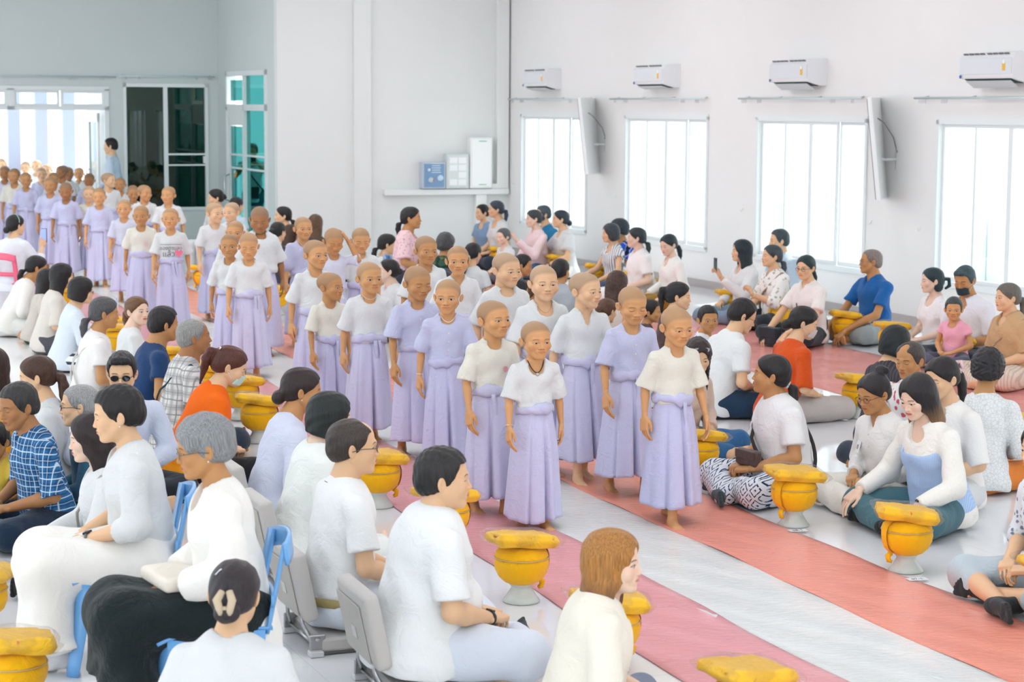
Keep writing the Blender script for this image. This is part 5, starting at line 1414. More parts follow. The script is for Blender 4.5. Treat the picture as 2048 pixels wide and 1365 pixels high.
            for j in range(a[1]):
                zz = .36-.075*j; yv = chest_y(b, zz); 
                if yv is None: continue
                pb = PB(); pb.lathe([(.0055,0),(.0055,.003)], 10); q = put('button', pb.me('b'), plain((225,225,222), .4), parent=o); q.location = yv; q.rotation_euler = (R_(90),0,0)
        elif k == 'vest':
            vs = dict(sl=0, loose=.034, neck='wide', hem=.06, fold=.005, bust=1); vf = top_field(b, vs, seed)
            for i_ in (0,1): vf.ell(b.sh[i_]+(b.sh[i_]-b.c7)*.10+b.tor@V3(0,0,.02), V3(.062,.13,.11)*kk, k=.004, op='s')
            vf.plane(b.T(0,-.05,.36), b.tor@V3(0,-.35,1), k=.01, near=(b.T(0,-.05,.46), .16)); v, f = vf.mesh(Lo['b']); put('knit_vest', mk_mesh('vest', v, f), pattern('stripe',(172,200,240),(190,214,246),None,3.0), parent=o)
            for s in (-1,1):
                pb = PB(); pb.tube([b.T(s*.085,-.115,.33), b.T(s*.095,-.06,.425), b.T(s*.095,.03,.43), b.T(s*.09,.095,.36)], .009, 6); put('vest_strap', pb.me('s', True), fabric((176,202,240)), parent=o)
        elif k == 'cstripe':
            q_ = collar(b, kk); n_ = 5; ring = [q_.v[i*n_+3]*1.0 for i in range(37)]; cc = sum(ring)/37; ring = [p+unit((p-cc)*V3(1,1,0))*.004 for p in ring]; put('collar_stripe', PB().tube(ring, .0018, 4).me('c', True), plain(a[1], .7), parent=o)
        elif k == 'belt':
            pb = PB(); rxx, ryy = .168*kk*b.g+.014*kk, .142*kk*b.g+.014*kk; c_ = b.T(0,0,.005); ring = [c_+b.tor@V3(rxx*math.cos(w), ryy*math.sin(w), 0) for w in np.linspace(0, 2*math.pi, 33)]
            pb.grid(lambda u, v: ring[int(round(u*32))]+b.tor@V3(0,0,(v-.5)*.038), 33, 3); q = put('belt', pb.me('b', True), fabric(a[1], .7), parent=o); s_ = q.modifiers.new('s', 'SOLIDIFY'); s_.thickness = .005
        elif k == 'backprint':
            v_ = b.topv
            for (x_, z_, r_, full) in ((-.10,.10,.030,1), (-.10,.10,.040,0), (-.155,.07,.012,1), (-.16,.13,.010,1), (.0,.30,.012,1), (.02,.24,.008,1), (.04,.19,.008,1)):
                p_ = b.T(x_,0,z_); m_ = (np.abs(v_[:,0]-p_[0]) < .025) & (np.abs(v_[:,2]-p_[2]) < .025)
                if not m_.any(): continue
                y_ = v_[m_][:,1].max(); pb = PB()
                if full: pb.lathe([(r_*kk,0),(r_*kk,.0015)], 16)
                else: pb.tube([V3(r_*kk*math.cos(w), r_*kk*math.sin(w), 0) for w in np.linspace(0, 2*math.pi, 21)], .0018, 4, cap=False)
                t_ = put('back_print', pb.me('p', True), plain(a[1], .7), parent=o); t_.location = V3(p_[0], y_+.003, p_[2]); t_.rotation_euler = (R_(-90)+.35,0,0)
        elif k == 'badge':
            yv = chest_y(b, a[1], a[2]*kk)
            if yv is not None:
                pb = PB(); pb.box((0,0,0), (.055*kk/.9,.003,.065*kk/.9)); q = put('name_tag', pb.me('b'), plain((250,250,252), .4), parent=o); q.location = yv+V3(0,-.006,0); q.rotation_euler = (R_(-14),0,R_(-22 if a[2] < 0 else 22))
                t = text_obj('letter', a[3], .05*kk, plain((50,60,110), .6)); t.parent = q; t.location = (0,-.003,0); t.rotation_euler = (R_(90),0,0)
        elif k == 'print':
            for (txt, dz, size, col) in a[1]:
                yv = chest_y(b, dz)
                if yv is None: continue
                t = text_obj('shirt_lettering', txt, size*kk, plain(col, .7)); t.parent = o; t.location = yv+V3(0,-.010,0); t.rotation_euler = (R_(90-4),0,0)
        elif k == 'logo':
            yv = chest_y(b, a[1], a[2]*kk)
            if yv is not None:
                pb = PB(); r = a[3]*kk
                for q_ in (1, .62, .3): pb.tube([V3(r*q_*math.cos(w), -.001, r*q_*math.sin(w)) for w in np.linspace(0, 2*math.pi, 17)], .0016, 4, cap=False)
                t = put('shirt_emblem', pb.me('e'), plain(a[4], .7), parent=o); t.location = yv+V3(0,-.005,0); t.rotation_euler = (R_(-6),0,R_(a[2]*160))
        elif k == 'strap':   # over one shoulder, across to the opposite hip
            s = a[1]; pts = []; g_ = b.g; w_ = a[3] if len(a) > 3 else .012
            for t in np.linspace(0, 1, 33):
                w = 2*math.pi*t; cz = math.cos(w); zz = .23+.215*cz; yy = -.5*math.sin(w)
                xx = s*(.085*cz+.075*(cz-.2))*g_ if 1 else 0
                ry_ = (.125 if zz < .3 else .105)*g_
                if cz > .6: ry_ *= 1-.7*(cz-.6)/.4
                pts.append(b.T(xx, -math.sin(w)*ry_*1.12-(.012 if b.fem and math.sin(w) > 0 else 0), zz+(.012 if cz > .8 else 0)))
            pb = PB(); pb.tube(pts, w_, 6, cap=False); put('shoulder_strap', pb.me('s', True), fabric(a[2], .6), parent=o)
    b.obj = o; b.Rl = rz(R_(th)); b.loc = loc; b.th = th; b.kk = kk
    return b
_seed = 10
def b_stride(stand): return (stand or {}).get('stride', .12)
def chest_y(b, dz, x=0.0):
    kk = b.kk if hasattr(b, 'kk') else (.66 if b.child else 1)*b.S
    p = b.T(x/kk, 0, dz); v = b.topv; m = (np.abs(v[:,0]-p[0]) < .03*kk) & (np.abs(v[:,2]-p[2]) < .03*kk)
    if not m.any(): return None
    return V3(p[0], v[m][:,1].min(), p[2])
def world(b, p): return b.Rl@np.asarray(p, float)+b.loc
def phone(b, i, label, screen=(120,150,210), tilt=0, col=(24,26,30), group=None, yaw=0, land=False, pink=False):
    """held by hand i, upright in front of the face"""
    w = b.wr[i]; d = unit(b.hd[i][0]); c = world(b, w+d*.105*b.kk+b.tor@V3(0,-.012,.035))
    e = empty('phone', c, R_(b.th+yaw), label, 'phone', group)
    R = rx(R_(tilt)); dim = (.074,.009,.152) if not land else (.152,.009,.074)
    pb = PB(); pb.box((0,0,0), dim, R=R, bev=.003); put('phone_body', pb.me('p'), plain(col, .3), e)
    pb = PB(); pb.box(R@V3(0,.0052,0), (dim[0]-.008,.001,dim[2]-.010), R=R); s = put('phone_screen', pb.me('p'), plain(screen, .2, emit=.35), e); s['label'] = 'lit phone screen'
    if not land:
        pb = PB(); pb.box(R@V3(.018,-.006,.052), (.026,.003,.030), R=R, bev=.001); put('camera_bump', pb.me('p'), plain((50,52,56), .3), e)
    return e
def boy(px, py, h, th, hh, pit, neck, col, tone, g, ph, label, acc=(), ties=None, rol=0, arms='down', eyes='half', sl=1.0, fat=0, wide=.032, hem=-.055, stride=.13, roll=1, hsc=1.0, zb=None):
    r = random.Random(int(px*7+py))
    tmat = fabric({'w': WHT, 'l': (212,215,233), 'c': (230,228,216), 'v': (200,203,232)}[col], .85, .3)
    stub = STB if r.random() < .6 else (136,118,96)
    if col in ('l', 'v') and neck == 'round' and not any(a[0] == 'buttons' for a in acc): acc = tuple(acc)+(('buttons', 4),)
    return person(px, py, h, th, hh, pit, rol, kind='m', tone=tone, eyes=eyes, hair=None, top=dict(sl=sl, wide=wide, loose=.024, neck=neck, hem=hem, fold=.009, name='tee' if col in 'wc' else 'cotton_shirt'), tm=tmat, bm=fabric(r.choice((LAV, (199,200,233), (207,206,235))), .8, .3),
        stand=dict(arms=arms, phase=ph, g=g, stride=stride, arm_sw=.25+.3*r.random()), child=True, stub=stub, label=label, group='shaven-headed boys walking in procession', acc=acc, skirtboy=dict(ties=r.choice((0,1,2)) if ties is None else ties, roll=roll, zb=zb if zb else r.uniform(.085,.14)), fat=fat, hsc=hsc)
def build_boys():
    B = boy; E = 'half'
    B(1071,643,1.165,12,22,2,'scoop','w',TA,.92,1,'small boy at the front in a white scoop tee with a black cord pendant', (('cord', .115, (50,40,36), .0028, (190,190,186)), ('bracelet', 0, (225,215,200))), ties=0, zb=.06)
    B(1355,615,1.235,22,27,10,'round','c',TA,.95,-1,'front boy in cream tee with knotted ribbon, nearest the window-side runner edge', (), ties=1, eyes=E, zb=.115, stride=.2)
    B(984,601,1.245,25,40,-2,'round','c',TA,.95,1,'smiling boy in cream tee with a small pink chest emblem, just behind the pendant boy', (('logo', .28, .07, .022, (226,130,150)),), ties=1, eyes='open')
    B(1267,575,1.276,18,18,14,'round','v',TA,1.0,1,'boy in pale button shirt looking down, beside the front boy in cream tee', (), ties=1, eyes='closed', zb=.125, stride=.2)
    B(1169,545,1.325,20,50,2,'v','w',TC,.98,-1,'boy in white V-neck looking toward the windows, behind the pendant boy', (), ties=1, eyes=E, zb=.14)
    B(1087,530,1.35,18,16,2,'scoop','w',TC,1.14,1,'sturdy boy in white tee with faint smile and thin necklace, third row', (('cord', .09, (206,160,110), .0014),), eyes=E, fat=.6)
    B(1013,506,1.354,22,40,6,'round','w',TC,1.2,-1,'heavier pale boy in white tee with closed lips, behind the smiling boy', (), eyes=E, fat=.9)
    B(916,492,1.30,10,4,2,'v','w',TA,.92,1,'slim boy in white V-neck looking straight ahead, behind the necklace-string boy', (), eyes='open')
    B(852,472,1.33,15,25,4,'round','w',TB,.95,1,'boy in white tee in front of the camouflage shirt person', (), eyes=E)
    B(896,559,1.255,8,-6,4,'round','v',TA,.95,-1,'boy in pale button shirt with white string necklace and a wrist string', (('cord', .07, (245,240,232), .0022), ('bracelet', 0, (235,225,215))), ties=0, eyes='open')
    B(836,533,1.29,22,32,10,'round','v',TB,.98,1,'boy in pale wide-sleeved button shirt looking down, left of the string-necklace boy', (), ties=0, eyes='closed', sl=1.0, wide=.04)
    B(738,524,1.273,15,28,2,'round','w',TA,.96,-1,'serious boy in white tee with hanging ribbon, head above the bob-haired seated woman', (('cord', .05, (235,225,215), .0016),), ties=2, eyes='open')
    B(658,545,1.145,25,62,0,'round','c',TB,.88,1,'smallest boy turning his head toward the windows, in cream tee with long ribbon', (), ties=2, eyes=E)
    B(630,480,1.31,22,40,2,'round','w',TA,1.0,-1,'boy in white tee pursing his lips with arm across his body', (), eyes='open')
    B(722,457,1.245,14,14,14,'round','w',TA,1.0,1,'boy in white tee looking down, hair tuft at the back, before the pink lace woman', (), ties=1, eyes='closed')
    B(669,459,1.26,20,22,22,'round','l',TB,.95,1,'boy lowering his face and scratching his head with one hand', (), arms='scratch', eyes='closed')
    B(606,434,1.278,18,24,2,'round','v',TA,.95,1,'boy in pale shirt with very wide sleeves and necklace, in front of the curly-haired woman', (('cord', .08, (240,226,200), .0018),), ties=0, eyes='open', sl=1.05, wide=.045)
    B(497,467,1.256,10,8,14,'round','w',TA,1.02,1,'boy in white tee looking down in the middle of the white runner', (), ties=2, eyes='closed')
    B(459,468,1.22,5,2,0,'round','w',TB,.93,-1,'boy in white tee half hidden behind the boy looking down', (), eyes='open')
    B(519,415,1.40,14,6,18,'round','w',TD,1.32,1,'big heavy boy in white tee with lowered eyes, below the photographing man', (), eyes='closed', fat=1.0)
    B(470,442,1.25,10,0,4,'round','w',TA,.95,-1,'boy with only eyes and head showing above two shaven heads', (), eyes='open')
    B(428,406,1.29,20,50,2,'round','w',TC,.94,1,'boy in white tee looking sideways at the boy facing him', (), eyes=E, ties=0)
    B(463,405,1.25,5,-26,4,'round','w',TC,.95,-1,'boy with face turned to the neighbour on his right side', (), eyes=E)
    B(341,416,1.29,10,2,-2,'round','w',TA,.98,1,'boy in white tee printed with dark lettering and a pink heart', (('cord', .03, (230,200,150), .0014), ('print', (('อองตามลง', .27, .072, (88,92,96)), ('แล้ว  ', .185, .11, (80,84,90)), ('        ♥', .19, .10, (236,120,150)), ('———', .33, .10, (110,112,116))))), ties=2, eyes=E)
    B(282,411,1.265,8,0,4,'round','c',TB,.98,-1,'boy in cream tee with a round pink emblem on the chest', (('logo', .26, .07, .035, (244,196,204)),), ties=0, eyes=E)
    B(337,373,1.30,5,-16,2,'round','w',TA,.98,1,'boy in white tee in front of the dark lobby window, ear turned to the side', (), eyes=E)
    B(288,370,1.27,15,52,2,'round','w',TA,.98,-1,'boy with darker stubble looking toward the windows, in front of the dark lobby window', (), eyes=E)
    B(248,399,1.23,10,4,2,'round','l',TA,.93,1,'boy in pale shirt with tight lips, second left of the lettered-tee boy', (), eyes='open')
    B(266,371,1.22,10,20,10,'round','w',TB,.93,-1,'boy mostly hidden behind the boy with darker stubble', (), eyes=E)
    B(198,376,1.28,10,4,4,'round','v',TA,.98,1,'boy in lavender shirt with pleated skirt flaring above bare shins', (), ties=1, eyes=E)
    B(178,372,1.25,10,8,4,'round','c',TC,.93,-1,'boy in cream tee peeking behind the lavender-shirt boy', (), eyes=E)
    B(240,355,1.25,10,0,0,'scoop','w',TB,.96,1,'broadly grinning boy in white tee below the standing man in light blue', (), eyes=E)
    B(215,346,1.34,18,72,-2,'round','w',TC,.95,1,'fair boy in profile looking up toward the windows', (), eyes=E)
    B(178,347,1.27,10,6,12,'round','v',TD,.96,-1,'darker boy with lowered face near the doorway', (), eyes='closed')
    B(158,335,1.26,8,4,0,'v','w',TB,.92,1,'slim-faced boy in white, standing out against the bright entrance', (), eyes='open')
    B(136,334,1.30,12,30,0,'round','w',TD,.96,-1,'dark-skinned boy in white turned toward the hall, against the bright entrance', (), eyes=E)
    B(125,331,1.35,5,-60,0,'round','w',TD,.95,1,'boy seen from the side behind the dark-skinned boy at the entrance', (), eyes=E)
    B(131,366,1.30,10,6,16,'round','v',TD,1.0,1,'boy in lavender shirt looking down with one fist at his waist', (), ties=1, eyes='closed')
    B(100,354,1.34,8,2,4,'round','v',TB,.98,-1,'boy in lavender wide-sleeved shirt with hand hanging open, left of the one looking down', (), ties=0, eyes=E, sl=1.0, wide=.04)
    B(107,345,1.30,10,10,4,'round','w',TB,.95,1,'boy whose forehead rises behind the lavender wide-sleeved boy', (), eyes=E)
    B(51,345,1.327,12,20,4,'round','v',TB,.95,1,'boy in lavender button shirt behind the woman filming with a phone', (), ties=1, eyes=E)
    B(28,337,1.37,8,-10,4,'round','c',TB,.98,-1,'boy in cream tee with long sleeves, second from the left picture edge', (), ties=0, eyes=E)
    B(9,332,1.35,10,10,6,'round','l',TD,1.0,1,'boy cut by the left picture edge, looking down', (), eyes='closed')
    B(82,335,1.30,8,20,4,'round','v',TC,.98,1,'boy in pale shirt in the doorway light, behind two lavender shirts', (), eyes=E)
    B(94,328,1.30,8,0,0,'round','w',TC,.95,-1,'boy outside the entrance, tallest right of the doorway group', (), eyes=E)
    B(73,320,1.35,8,0,0,'round','w',TC,.98,1,'boy outside the entrance whose head rises highest above the group', (), eyes=E)
    B(51,323,1.30,8,0,4,'round','w',TC,.95,-1,'boy outside the entrance beside the highest head, washed in light', (), eyes=E)
    B(27,321,1.29,8,20,4,'round','w',TC,.95,1,'boy outside the entrance with pinkish lit scalp', (), eyes=E)
    B(13,324,1.27,8,-20,4,'round','w',TC,.95,-1,'low small head outside the entrance between two taller boys', (), eyes=E)
    B(2,317,1.36,8,10,4,'round','w',TC,.95,1,'boy outside the entrance cut by the left picture edge', (), eyes=E)
# ---- shorthand for seated people
def tee(sl=.5, **k): return dict(dict(sl=sl, neck='round', hem=.13, name='tee'), **k)
def polo(sl=.6, **k): return dict(dict(sl=sl, neck='collar', hem=.13, name='polo_shirt'), **k)
def shirt(sl=1.9, **k): return dict(dict(sl=sl, neck='collar', hem=.14, name='shirt'), **k)
def blouse(sl=1.6, **k): return dict(dict(sl=sl, neck='scoop', hem=.16, flare=.015, name='blouse'), **k)
def bag(loc, rot, label, size=(.26,.10,.17), mat=None, name='handbag', handle=True, col=(40,44,54)):
    e = empty(name, loc, rot, label, 'bag'); w, d, h = size; mat = mat or fabric(col, .5, .15)
    f = Field(); f.box((0,0,h/2), (w/2-.02, d/2-.02, h/2-.02), rr=.02, k=.01); f.disp = lambda x,y,z: .003*np.sin(40*x+9)*np.sin(30*z); v, ff = f.mesh(.008); put('bag_body', mk_mesh('b', v, ff), mat, e)
    pb = PB(); pb.box((0,-d/2-.002,h*.72), (w*.92,.008,h*.5), bev=.003); put('flap', pb.me('f'), mat, e)
    if handle:
        pb = PB(); pb.tube([V3(-w*.3,0,h), V3(-w*.26,0,h+.08), V3(0,0,h+.12), V3(w*.26,0,h+.08), V3(w*.3,0,h)], .008, 6); put('handle', pb.me('h', True), mat, e)
    return e
FC = []
def build_seated():
    P = person; W1 = fabric(WHT, .85, .3); WC = fabric((247,245,240), .85, .25); WB = fabric((226,236,246), .85, .3)
    # ---------------- left side, row along the pink runner, far to near
    b = P(30,432,1.14,160,140,2, kind='f', tone=TC, hair='lowbun', hc=H_BLK, top=blouse(1.5, neck='round'), tm=fabric((232,236,244),.85,.3), bot=dict(skirt=1.1, len=.95, name='skirt'), bm=fabric((226,228,238)), pose=dict(arms='phoneone', legs='chair', side=-1, lean=.12), z0=.36, label='woman on a pink chair in a white blouse, headband and low bun, filming the procession', acc=(('headband',(150,190,176)),))
    phone(b, 0, 'black phone with a lit screen held up by the woman on the pink chair', screen=(150,170,235))
    plastic_chair(world(b, V3(0,-.07,0)), R_(160), 'pink plastic chair under the woman with a headband', (238,96,128))
    P(76,514,.80,112,112,12, kind='f', tone=TB, hair='lowpony', top=blouse(1.6, neck='round', hem=.14), tm=fabric((240,238,232),.85,.3), bot={}, bm=fabric((232,232,228)), pose=dict(arms='lap', lean=.42), label='woman with a long low ponytail and blue collar, hunched on the floor', acc=(('cord', .02, (60,150,215), .008),))
    P(97,541,.72,110,110,8, kind='f', tone=TB, hair='long', top=blouse(1.2, neck='round'), tm=fabric((206,198,188),.85,.3), bot={}, bm=fabric((24,84,66)), pose=dict(arms='lap', lean=.2, legs='side'), label='long-haired woman in beige blouse and dark green trousers, mostly hidden')
    P(123,530,.84,108,108,2, kind='f', tone=TC, hair='long', top=tee(1.0, neck='round'), tm=fabric((224,218,208),.85,.3), bot={}, bm=fabric((84,84,90)), pose=dict(arms='lap', lean=.2), label='woman with very long straight black hair in a pale beige top and grey trousers')
    b = P(163,557,.82,110,112,6, kind='f', tone=TC, hair='bob', top=blouse(1.6), tm=fabric((222,232,242),.85,.3), bot={}, bm=pattern('stripe',(236,240,244),(60,66,80),(0,0,0),.45), pose=dict(arms='phone', lean=.2), label='woman with a black bob in a pale blue blouse and striped trousers filming', acc=(('glasses',(60,60,60)),('clip',0,.02,.14,(225,225,225))))
    phone(b, 1, 'phone with a light case held up by the woman with the black bob', col=(226,220,210))
    P(208,597,.885,112,108,4, kind='f', tone=TB, hair='lowpony', hc=H_DGR, top=polo(.6), tm=fabric((240,238,236),.85,.3), bot={}, bm=fabric((236,236,234)), pose=dict(arms='lap', lean=.16), label='thin woman with greying low ponytail in a white polo', acc=(('strap',1,(214,210,204),.007),('strap',-1,(214,210,204),.007)))
    bag(at(193,776,0), R_(8), 'grey-brown shoulder bag behind the greying ponytail woman', (.34,.10,.20), handle=False, mat=fabric((134,124,112),.6,.2))
    P(272,596,.80,112,52,-2, kind='f', tone=TL, eyes='open', hair='pony', hc=(104,72,44), top=blouse(1.0, neck='round'), tm=W1, bot={}, bm=W1, pose=dict(arms='lap', lean=.12), label='fair woman with light brown ponytail and red lips looking back at the camera', lip=(206,70,84))
    P(327,617,.89,114,120,4, kind='m', tone=TB, hair='short', hc=H_BLK, top=tee(.55, hem=.14), tm=fabric((28,62,106),.85,.3), bot={}, bm=fabric((26,70,76)), pose=dict(arms='lap', lean=.22, g=1.05), label='dark-haired man in a navy blue tee seen from behind')
    P(383,641,.90,112,106,-4, kind='m', tone=TD, eyes='half', hair='receding', hc=(142,142,140), top=shirt(.75, loose=.02), tm=pattern('plaid',(222,222,220),(168,168,168),(140,140,142),.55), bot={}, bm=fabric((44,56,70)), pose=dict(arms='lap', lean=.16), label='older grey-haired man in a grey plaid shirt seen in profile', acc=(('strap',-1,(40,60,58),.008),))
    P(470,698,.84,112,100,22, kind='f', tone=TC, hair='highpony', hc=(84,44,34), top=polo(.8, flare=.01), tm=pattern('twotone',(250,112,22),(255,176,24),(.20,.16)), bot={}, bm=fabric((24,26,30)), pose=dict(arms='lap', lean=.38, g=1.12), label='woman in a vivid orange polo and green face mask, head bowed', collar_m=fabric((250,96,20)), acc=(('backprint',(255,208,140)),('mask','on',(196,226,214)),('clip',-.02,.10,.085,(236,232,226))), fat=.4)
    FC.append((0,'floor chair under the low-bun woman in pale lavender-blue')); FC[-1] = (P(605,740,.93,112,100,6, kind='f', tone=TB, hair='lowbun', hc=(44,32,32), top=shirt(1.1, neck='round', hem=.20, loose=.02), tm=fabric((216,222,242),.85,.3), bot={}, bm=fabric((204,210,236)), pose=dict(arms='lap', lean=.24), z0=.07, label='woman with a dark low bun in a pale lavender-blue blouse on a floor chair', acc=(('earring',),)), FC[-1][1])
    FC.append((0,'floor chair under the woman with a sleek black bob')); FC[-1] = (P(660,790,.93,112,104,4, kind='f', tone=TL, hair='bob', hc=(28,34,34), top=blouse(1.4, neck='round', hem=.19, flare=.05, loose=.03), tm=fabric((240,244,240),.85,.3), bot={}, bm=fabric((236,240,236)), pose=dict(arms='lap', lean=.2), z0=.07, label='woman with a sleek black bob in a loose white tunic on a floor chair'), FC[-1][1])
    FC.append((0,'floor chair under the older man in the white polo')); FC[-1] = (P(702,842,.98,112,100,0, kind='m', tone=TC, eyes='open', hair='receding', hc=(62,54,50), top=polo(.72, hem=.02, loose=.022, name='polo_shirt'), tm=fabric((244,246,246),.8,.25), bot={}, bm=fabric((222,230,240)), pose=dict(arms='lap', lean=.06, g=1.08), z0=.08, label='older man with glasses in a white polo with navy collar line and khaki belt', acc=(('glasses',(90,80,76)),('cstripe',(30,50,100)),('belt',(170,156,104))), fat=.3), FC[-1][1])
    m = P(882,902,.975,110,96,0, kind='m', tone=TC, eyes='half', hair='short', hc=(40,38,38), top=shirt(.82, neck='high', hem=.13, loose=.03, belly=.05, flare=.02), tm=fabric((244,247,247),.8,.3), bot=dict(loose=.02), bm=fabric((222,230,242)), pose=dict(arms='lap', lean=.10, g=1.28), z0=.08, label='heavy-set dark-haired man in a white short-sleeved shirt on the nearest floor chair', sock=(30,48,48), acc=(('watch',0,(34,46,50)),('beads',0,(120,80,50))), fat=.7)
    FC.append((m, 'nearest floor chair under the heavy-set man in white'))
    b = P(1222,1067,.80,100,74,0, kind='f', tone=TL, eyes='open', hair='shoulder', hc=(168,116,58), tip=(110,76,56), top=tee(.85, neck='round', loose=.03, fold=.008), tm=fabric((246,241,226),.85,.3), bot={}, bm=fabric((120,130,150)), pose=dict(arms='lap', lean=.16, g=1.15), label='woman with golden-brown bobbed hair in a cream tee at the bottom of the picture', fat=.6)
    P(470,1127,.81,172,176,10, kind='f', tone=TC, hair='lowbun', hc=(46,40,44), top=tee(.9, neck='round', loose=.025), tm=W1, bot={}, bm=W1, pose=dict(arms='lap', lean=.16, g=1.05), label='woman seen from behind in white with a beige hair claw and a white snap clip', acc=(('claw',(206,188,160)),('clip',.02,.085,.088,(236,236,248)),('cord',.0,(214,170,90),.004)))
    # ---------------- left side, second row and chairs
    P(72,716,.86,-78,-84,6, kind='f', tone=TC, eyes='closed', hair='pony', hc=(70,46,34), top=blouse(1.4, neck='round'), tm=W1, bot={}, bm=W1, pose=dict(arms='lap', lean=.10), label='woman in white with brown ponytail and closed eyes facing away from the runner')
    P(243,709,.89,20,6,6, kind='m', tone=TC, eyes='open', hair='quiff', hc=(24,24,26), top=shirt(1.8), tm=fabric((214,224,244),.8,.3), bot={}, bm=fabric((40,44,54)), pose=dict(arms='lap', lean=.10), label='black-haired man in a pale blue shirt wearing dark sunglasses', acc=(('sunglasses',(30,28,30)),))
    P(32,772,.85,-58,-46,10, kind='m', tone=TD, eyes='closed', hair='short', hc=(50,48,48), top=shirt(1.0, loose=.024), tm=pattern('plaid',(44,108,160),(28,64,110),(206,226,240),.85), bot=dict(loose=.02), bm=fabric((24,44,66)), pose=dict(arms='lap', lean=.20), label='old man in a blue plaid shirt with a wrinkled face and eyes shut')
    P(160,772,.80,-80,-82,2, kind='m', tone=TC, eyes='half', hair='thin', hc=(150,150,150), top=shirt(1.8), tm=fabric((44,92,116),.85,.3), bot={}, bm=fabric((40,44,54)), pose=dict(arms='lap', lean=.10), label='grey-haired man in dark-rimmed glasses and a teal denim shirt', acc=(('glasses',(24,24,26)),))
    P(180,832,.84,-74,-76,6, kind='f', tone=TL, eyes='closed', hair='long', hc=(40,30,30), top=shirt(1.8, loose=.018), tm=W1, bot={}, bm=fabric((22,44,36)), pose=dict(arms='knees', lean=.12), label='woman with red lips and long dark hair in a white shirt and dark green trousers', lip=(206,50,66), sock=(26,28,32), acc=(('earring',),('strap',1,(176,170,164),.008),('bracelet',1,(40,34,34))))
    b = P(232,778,1.17,-76,-80,8, kind='f', tone=TC, eyes='closed', hair='short', hc=H_BLK, top=blouse(1.35, neck='v', hem=.16, flare=.03, loose=.024), tm=W1, bot=dict(skirt=1.25, len=.97, name='skirt', loose=.045), bm=WC, pose=dict(arms='lap', legs='chair', lean=.12, g=1.05), z0=.36, label='black-haired woman in an all-white outfit with a long necklace on a blue chair', sock=(240,240,242), acc=(('cord',.20,(196,196,198),.0016,(230,228,220)),('watch',1,(96,116,112)),('buttons',3),('earring',)), fat=.3)
    plastic_chair(world(b, V3(0,-.07,0)), R_(-76), 'blue plastic chair under the black-haired woman in all white')
    b = P(402,838,1.19,-74,-78,10, kind='f', tone=TB, eyes='half', hair='pixie', hc=(136,138,140), top=blouse(1.7, neck='round', hem=.20, flare=.03, loose=.028, wide=.03), tm=WC, bot=dict(skirt=1.3, len=.80, name='skirt', loose=.045), bm=fabric((18,32,34),.8,.4), pose=dict(arms='lap', legs='chair', lean=.12), z0=.37, label='grey-haired woman with glasses in a sheer white blouse and long black skirt', acc=(('glasses',(96,100,96)),('cord',.21,(200,200,200),.0016,(176,172,160)),('watch',1,(206,206,206)),('earring',)))
    plastic_chair(world(b, V3(0,-.07,0)), R_(-74), 'nearest blue plastic chair under the grey-haired woman in a black skirt')
    e = empty('cloth_bag', world(b, b.pel+V3(0,-.20,.085)), R_(-60), 'cream cloth bag lying on the lap of the grey-haired woman', 'bag'); f = Field(); f.box((0,0,.03),(.12,.09,.008),rr=.02); f.disp = lambda x,y,z: .008*np.sin(25*x)*np.sin(20*y+2); v, ff = f.mesh(.008); put('bag_body', mk_mesh('b', v, ff), fabric((238,230,216)), e)
    P(-22,700,.86,-60,-70,4, kind='f', tone=TC, hair='long', hc=(50,34,28), top=blouse(1.5), tm=fabric((206,140,30),.85,.3), bot={}, bm=fabric((80,90,110)), pose=dict(arms='lap', lean=.1), label='woman in mustard yellow whose dark hair touches the left picture edge')
    P(-12,852,.55,-40,-20,10, kind='f', tone=TB, hair='short', hc=H_BLK, top=tee(.4), tm=fabric((200,170,60),.85,.3), bot={}, bm=fabric((70,110,124)), pose=dict(arms='knees', lean=.2), label='child in jeans leaning at the left picture edge beside the plaid shirt man', child=False)
    # ---------------- standing men
    P(221,278,1.785,-92,-88,4, kind='m', tone=TC, hair='short', hc=H_BLK, top=shirt(1.9, hem=.16), tm=fabric((206,222,240),.85,.3), bot={}, bm=fabric((56,62,80)), stand=dict(arms='front', stride=.04), label='standing man in a light blue shirt beside the entrance door')
    b = P(505,289,1.70,4,-6,10, kind='m', tone=TB, hair='short', hc=(34,32,34), top=shirt(.8, hem=.17), tm=fabric((226,230,232),.85,.3), bot={}, bm=fabric((52,96,112)), stand=dict(arms='photo', stride=.03), label='standing man in a white shirt and jeans taking a picture in the lobby corner', acc=(('strap',-1,(26,26,30),.012),))
    phone(b, 0, 'black phone held sideways by the standing photographing man', land=True)
    bag(world(b, V3(-.02,-.19,.80)), R_(4), 'dark crossbody bag on the hip of the photographing man', (.26,.10,.20), handle=False, col=(52,44,48))
    # ---------------- behind the procession, far middle
    P(431,380,1.20,-40,-70,4, kind='f', tone=TC, hair='bun', top=blouse(1.5), tm=W1, bot={}, bm=W1, pose=dict(arms='lap', legs='chair'), z0=.36, label='woman with a white flower in her bun in front of the glazed lobby door', acc=(('clip',.0,.15,.02,(250,240,214)),))
    P(473,396,1.12,150,150,6, kind='f', tone=TC, hair='lowpony', top=tee(.6), tm=fabric((190,214,226),.85,.3), bot={}, bm=fabric((70,80,96)), pose=dict(arms='lap', legs='chair'), z0=.36, label='woman in pale blue with a dark ponytail at the feet of the photographing man')
    P(568,415,1.0,-60,-75,-4, kind='f', tone=TC, hair='lowpony', top=tee(.6), tm=W1, bot={}, bm=fabric((60,70,80)), pose=dict(arms='lap'), z0=.1, label='woman in profile with a ponytail against the edge of the white end wall')
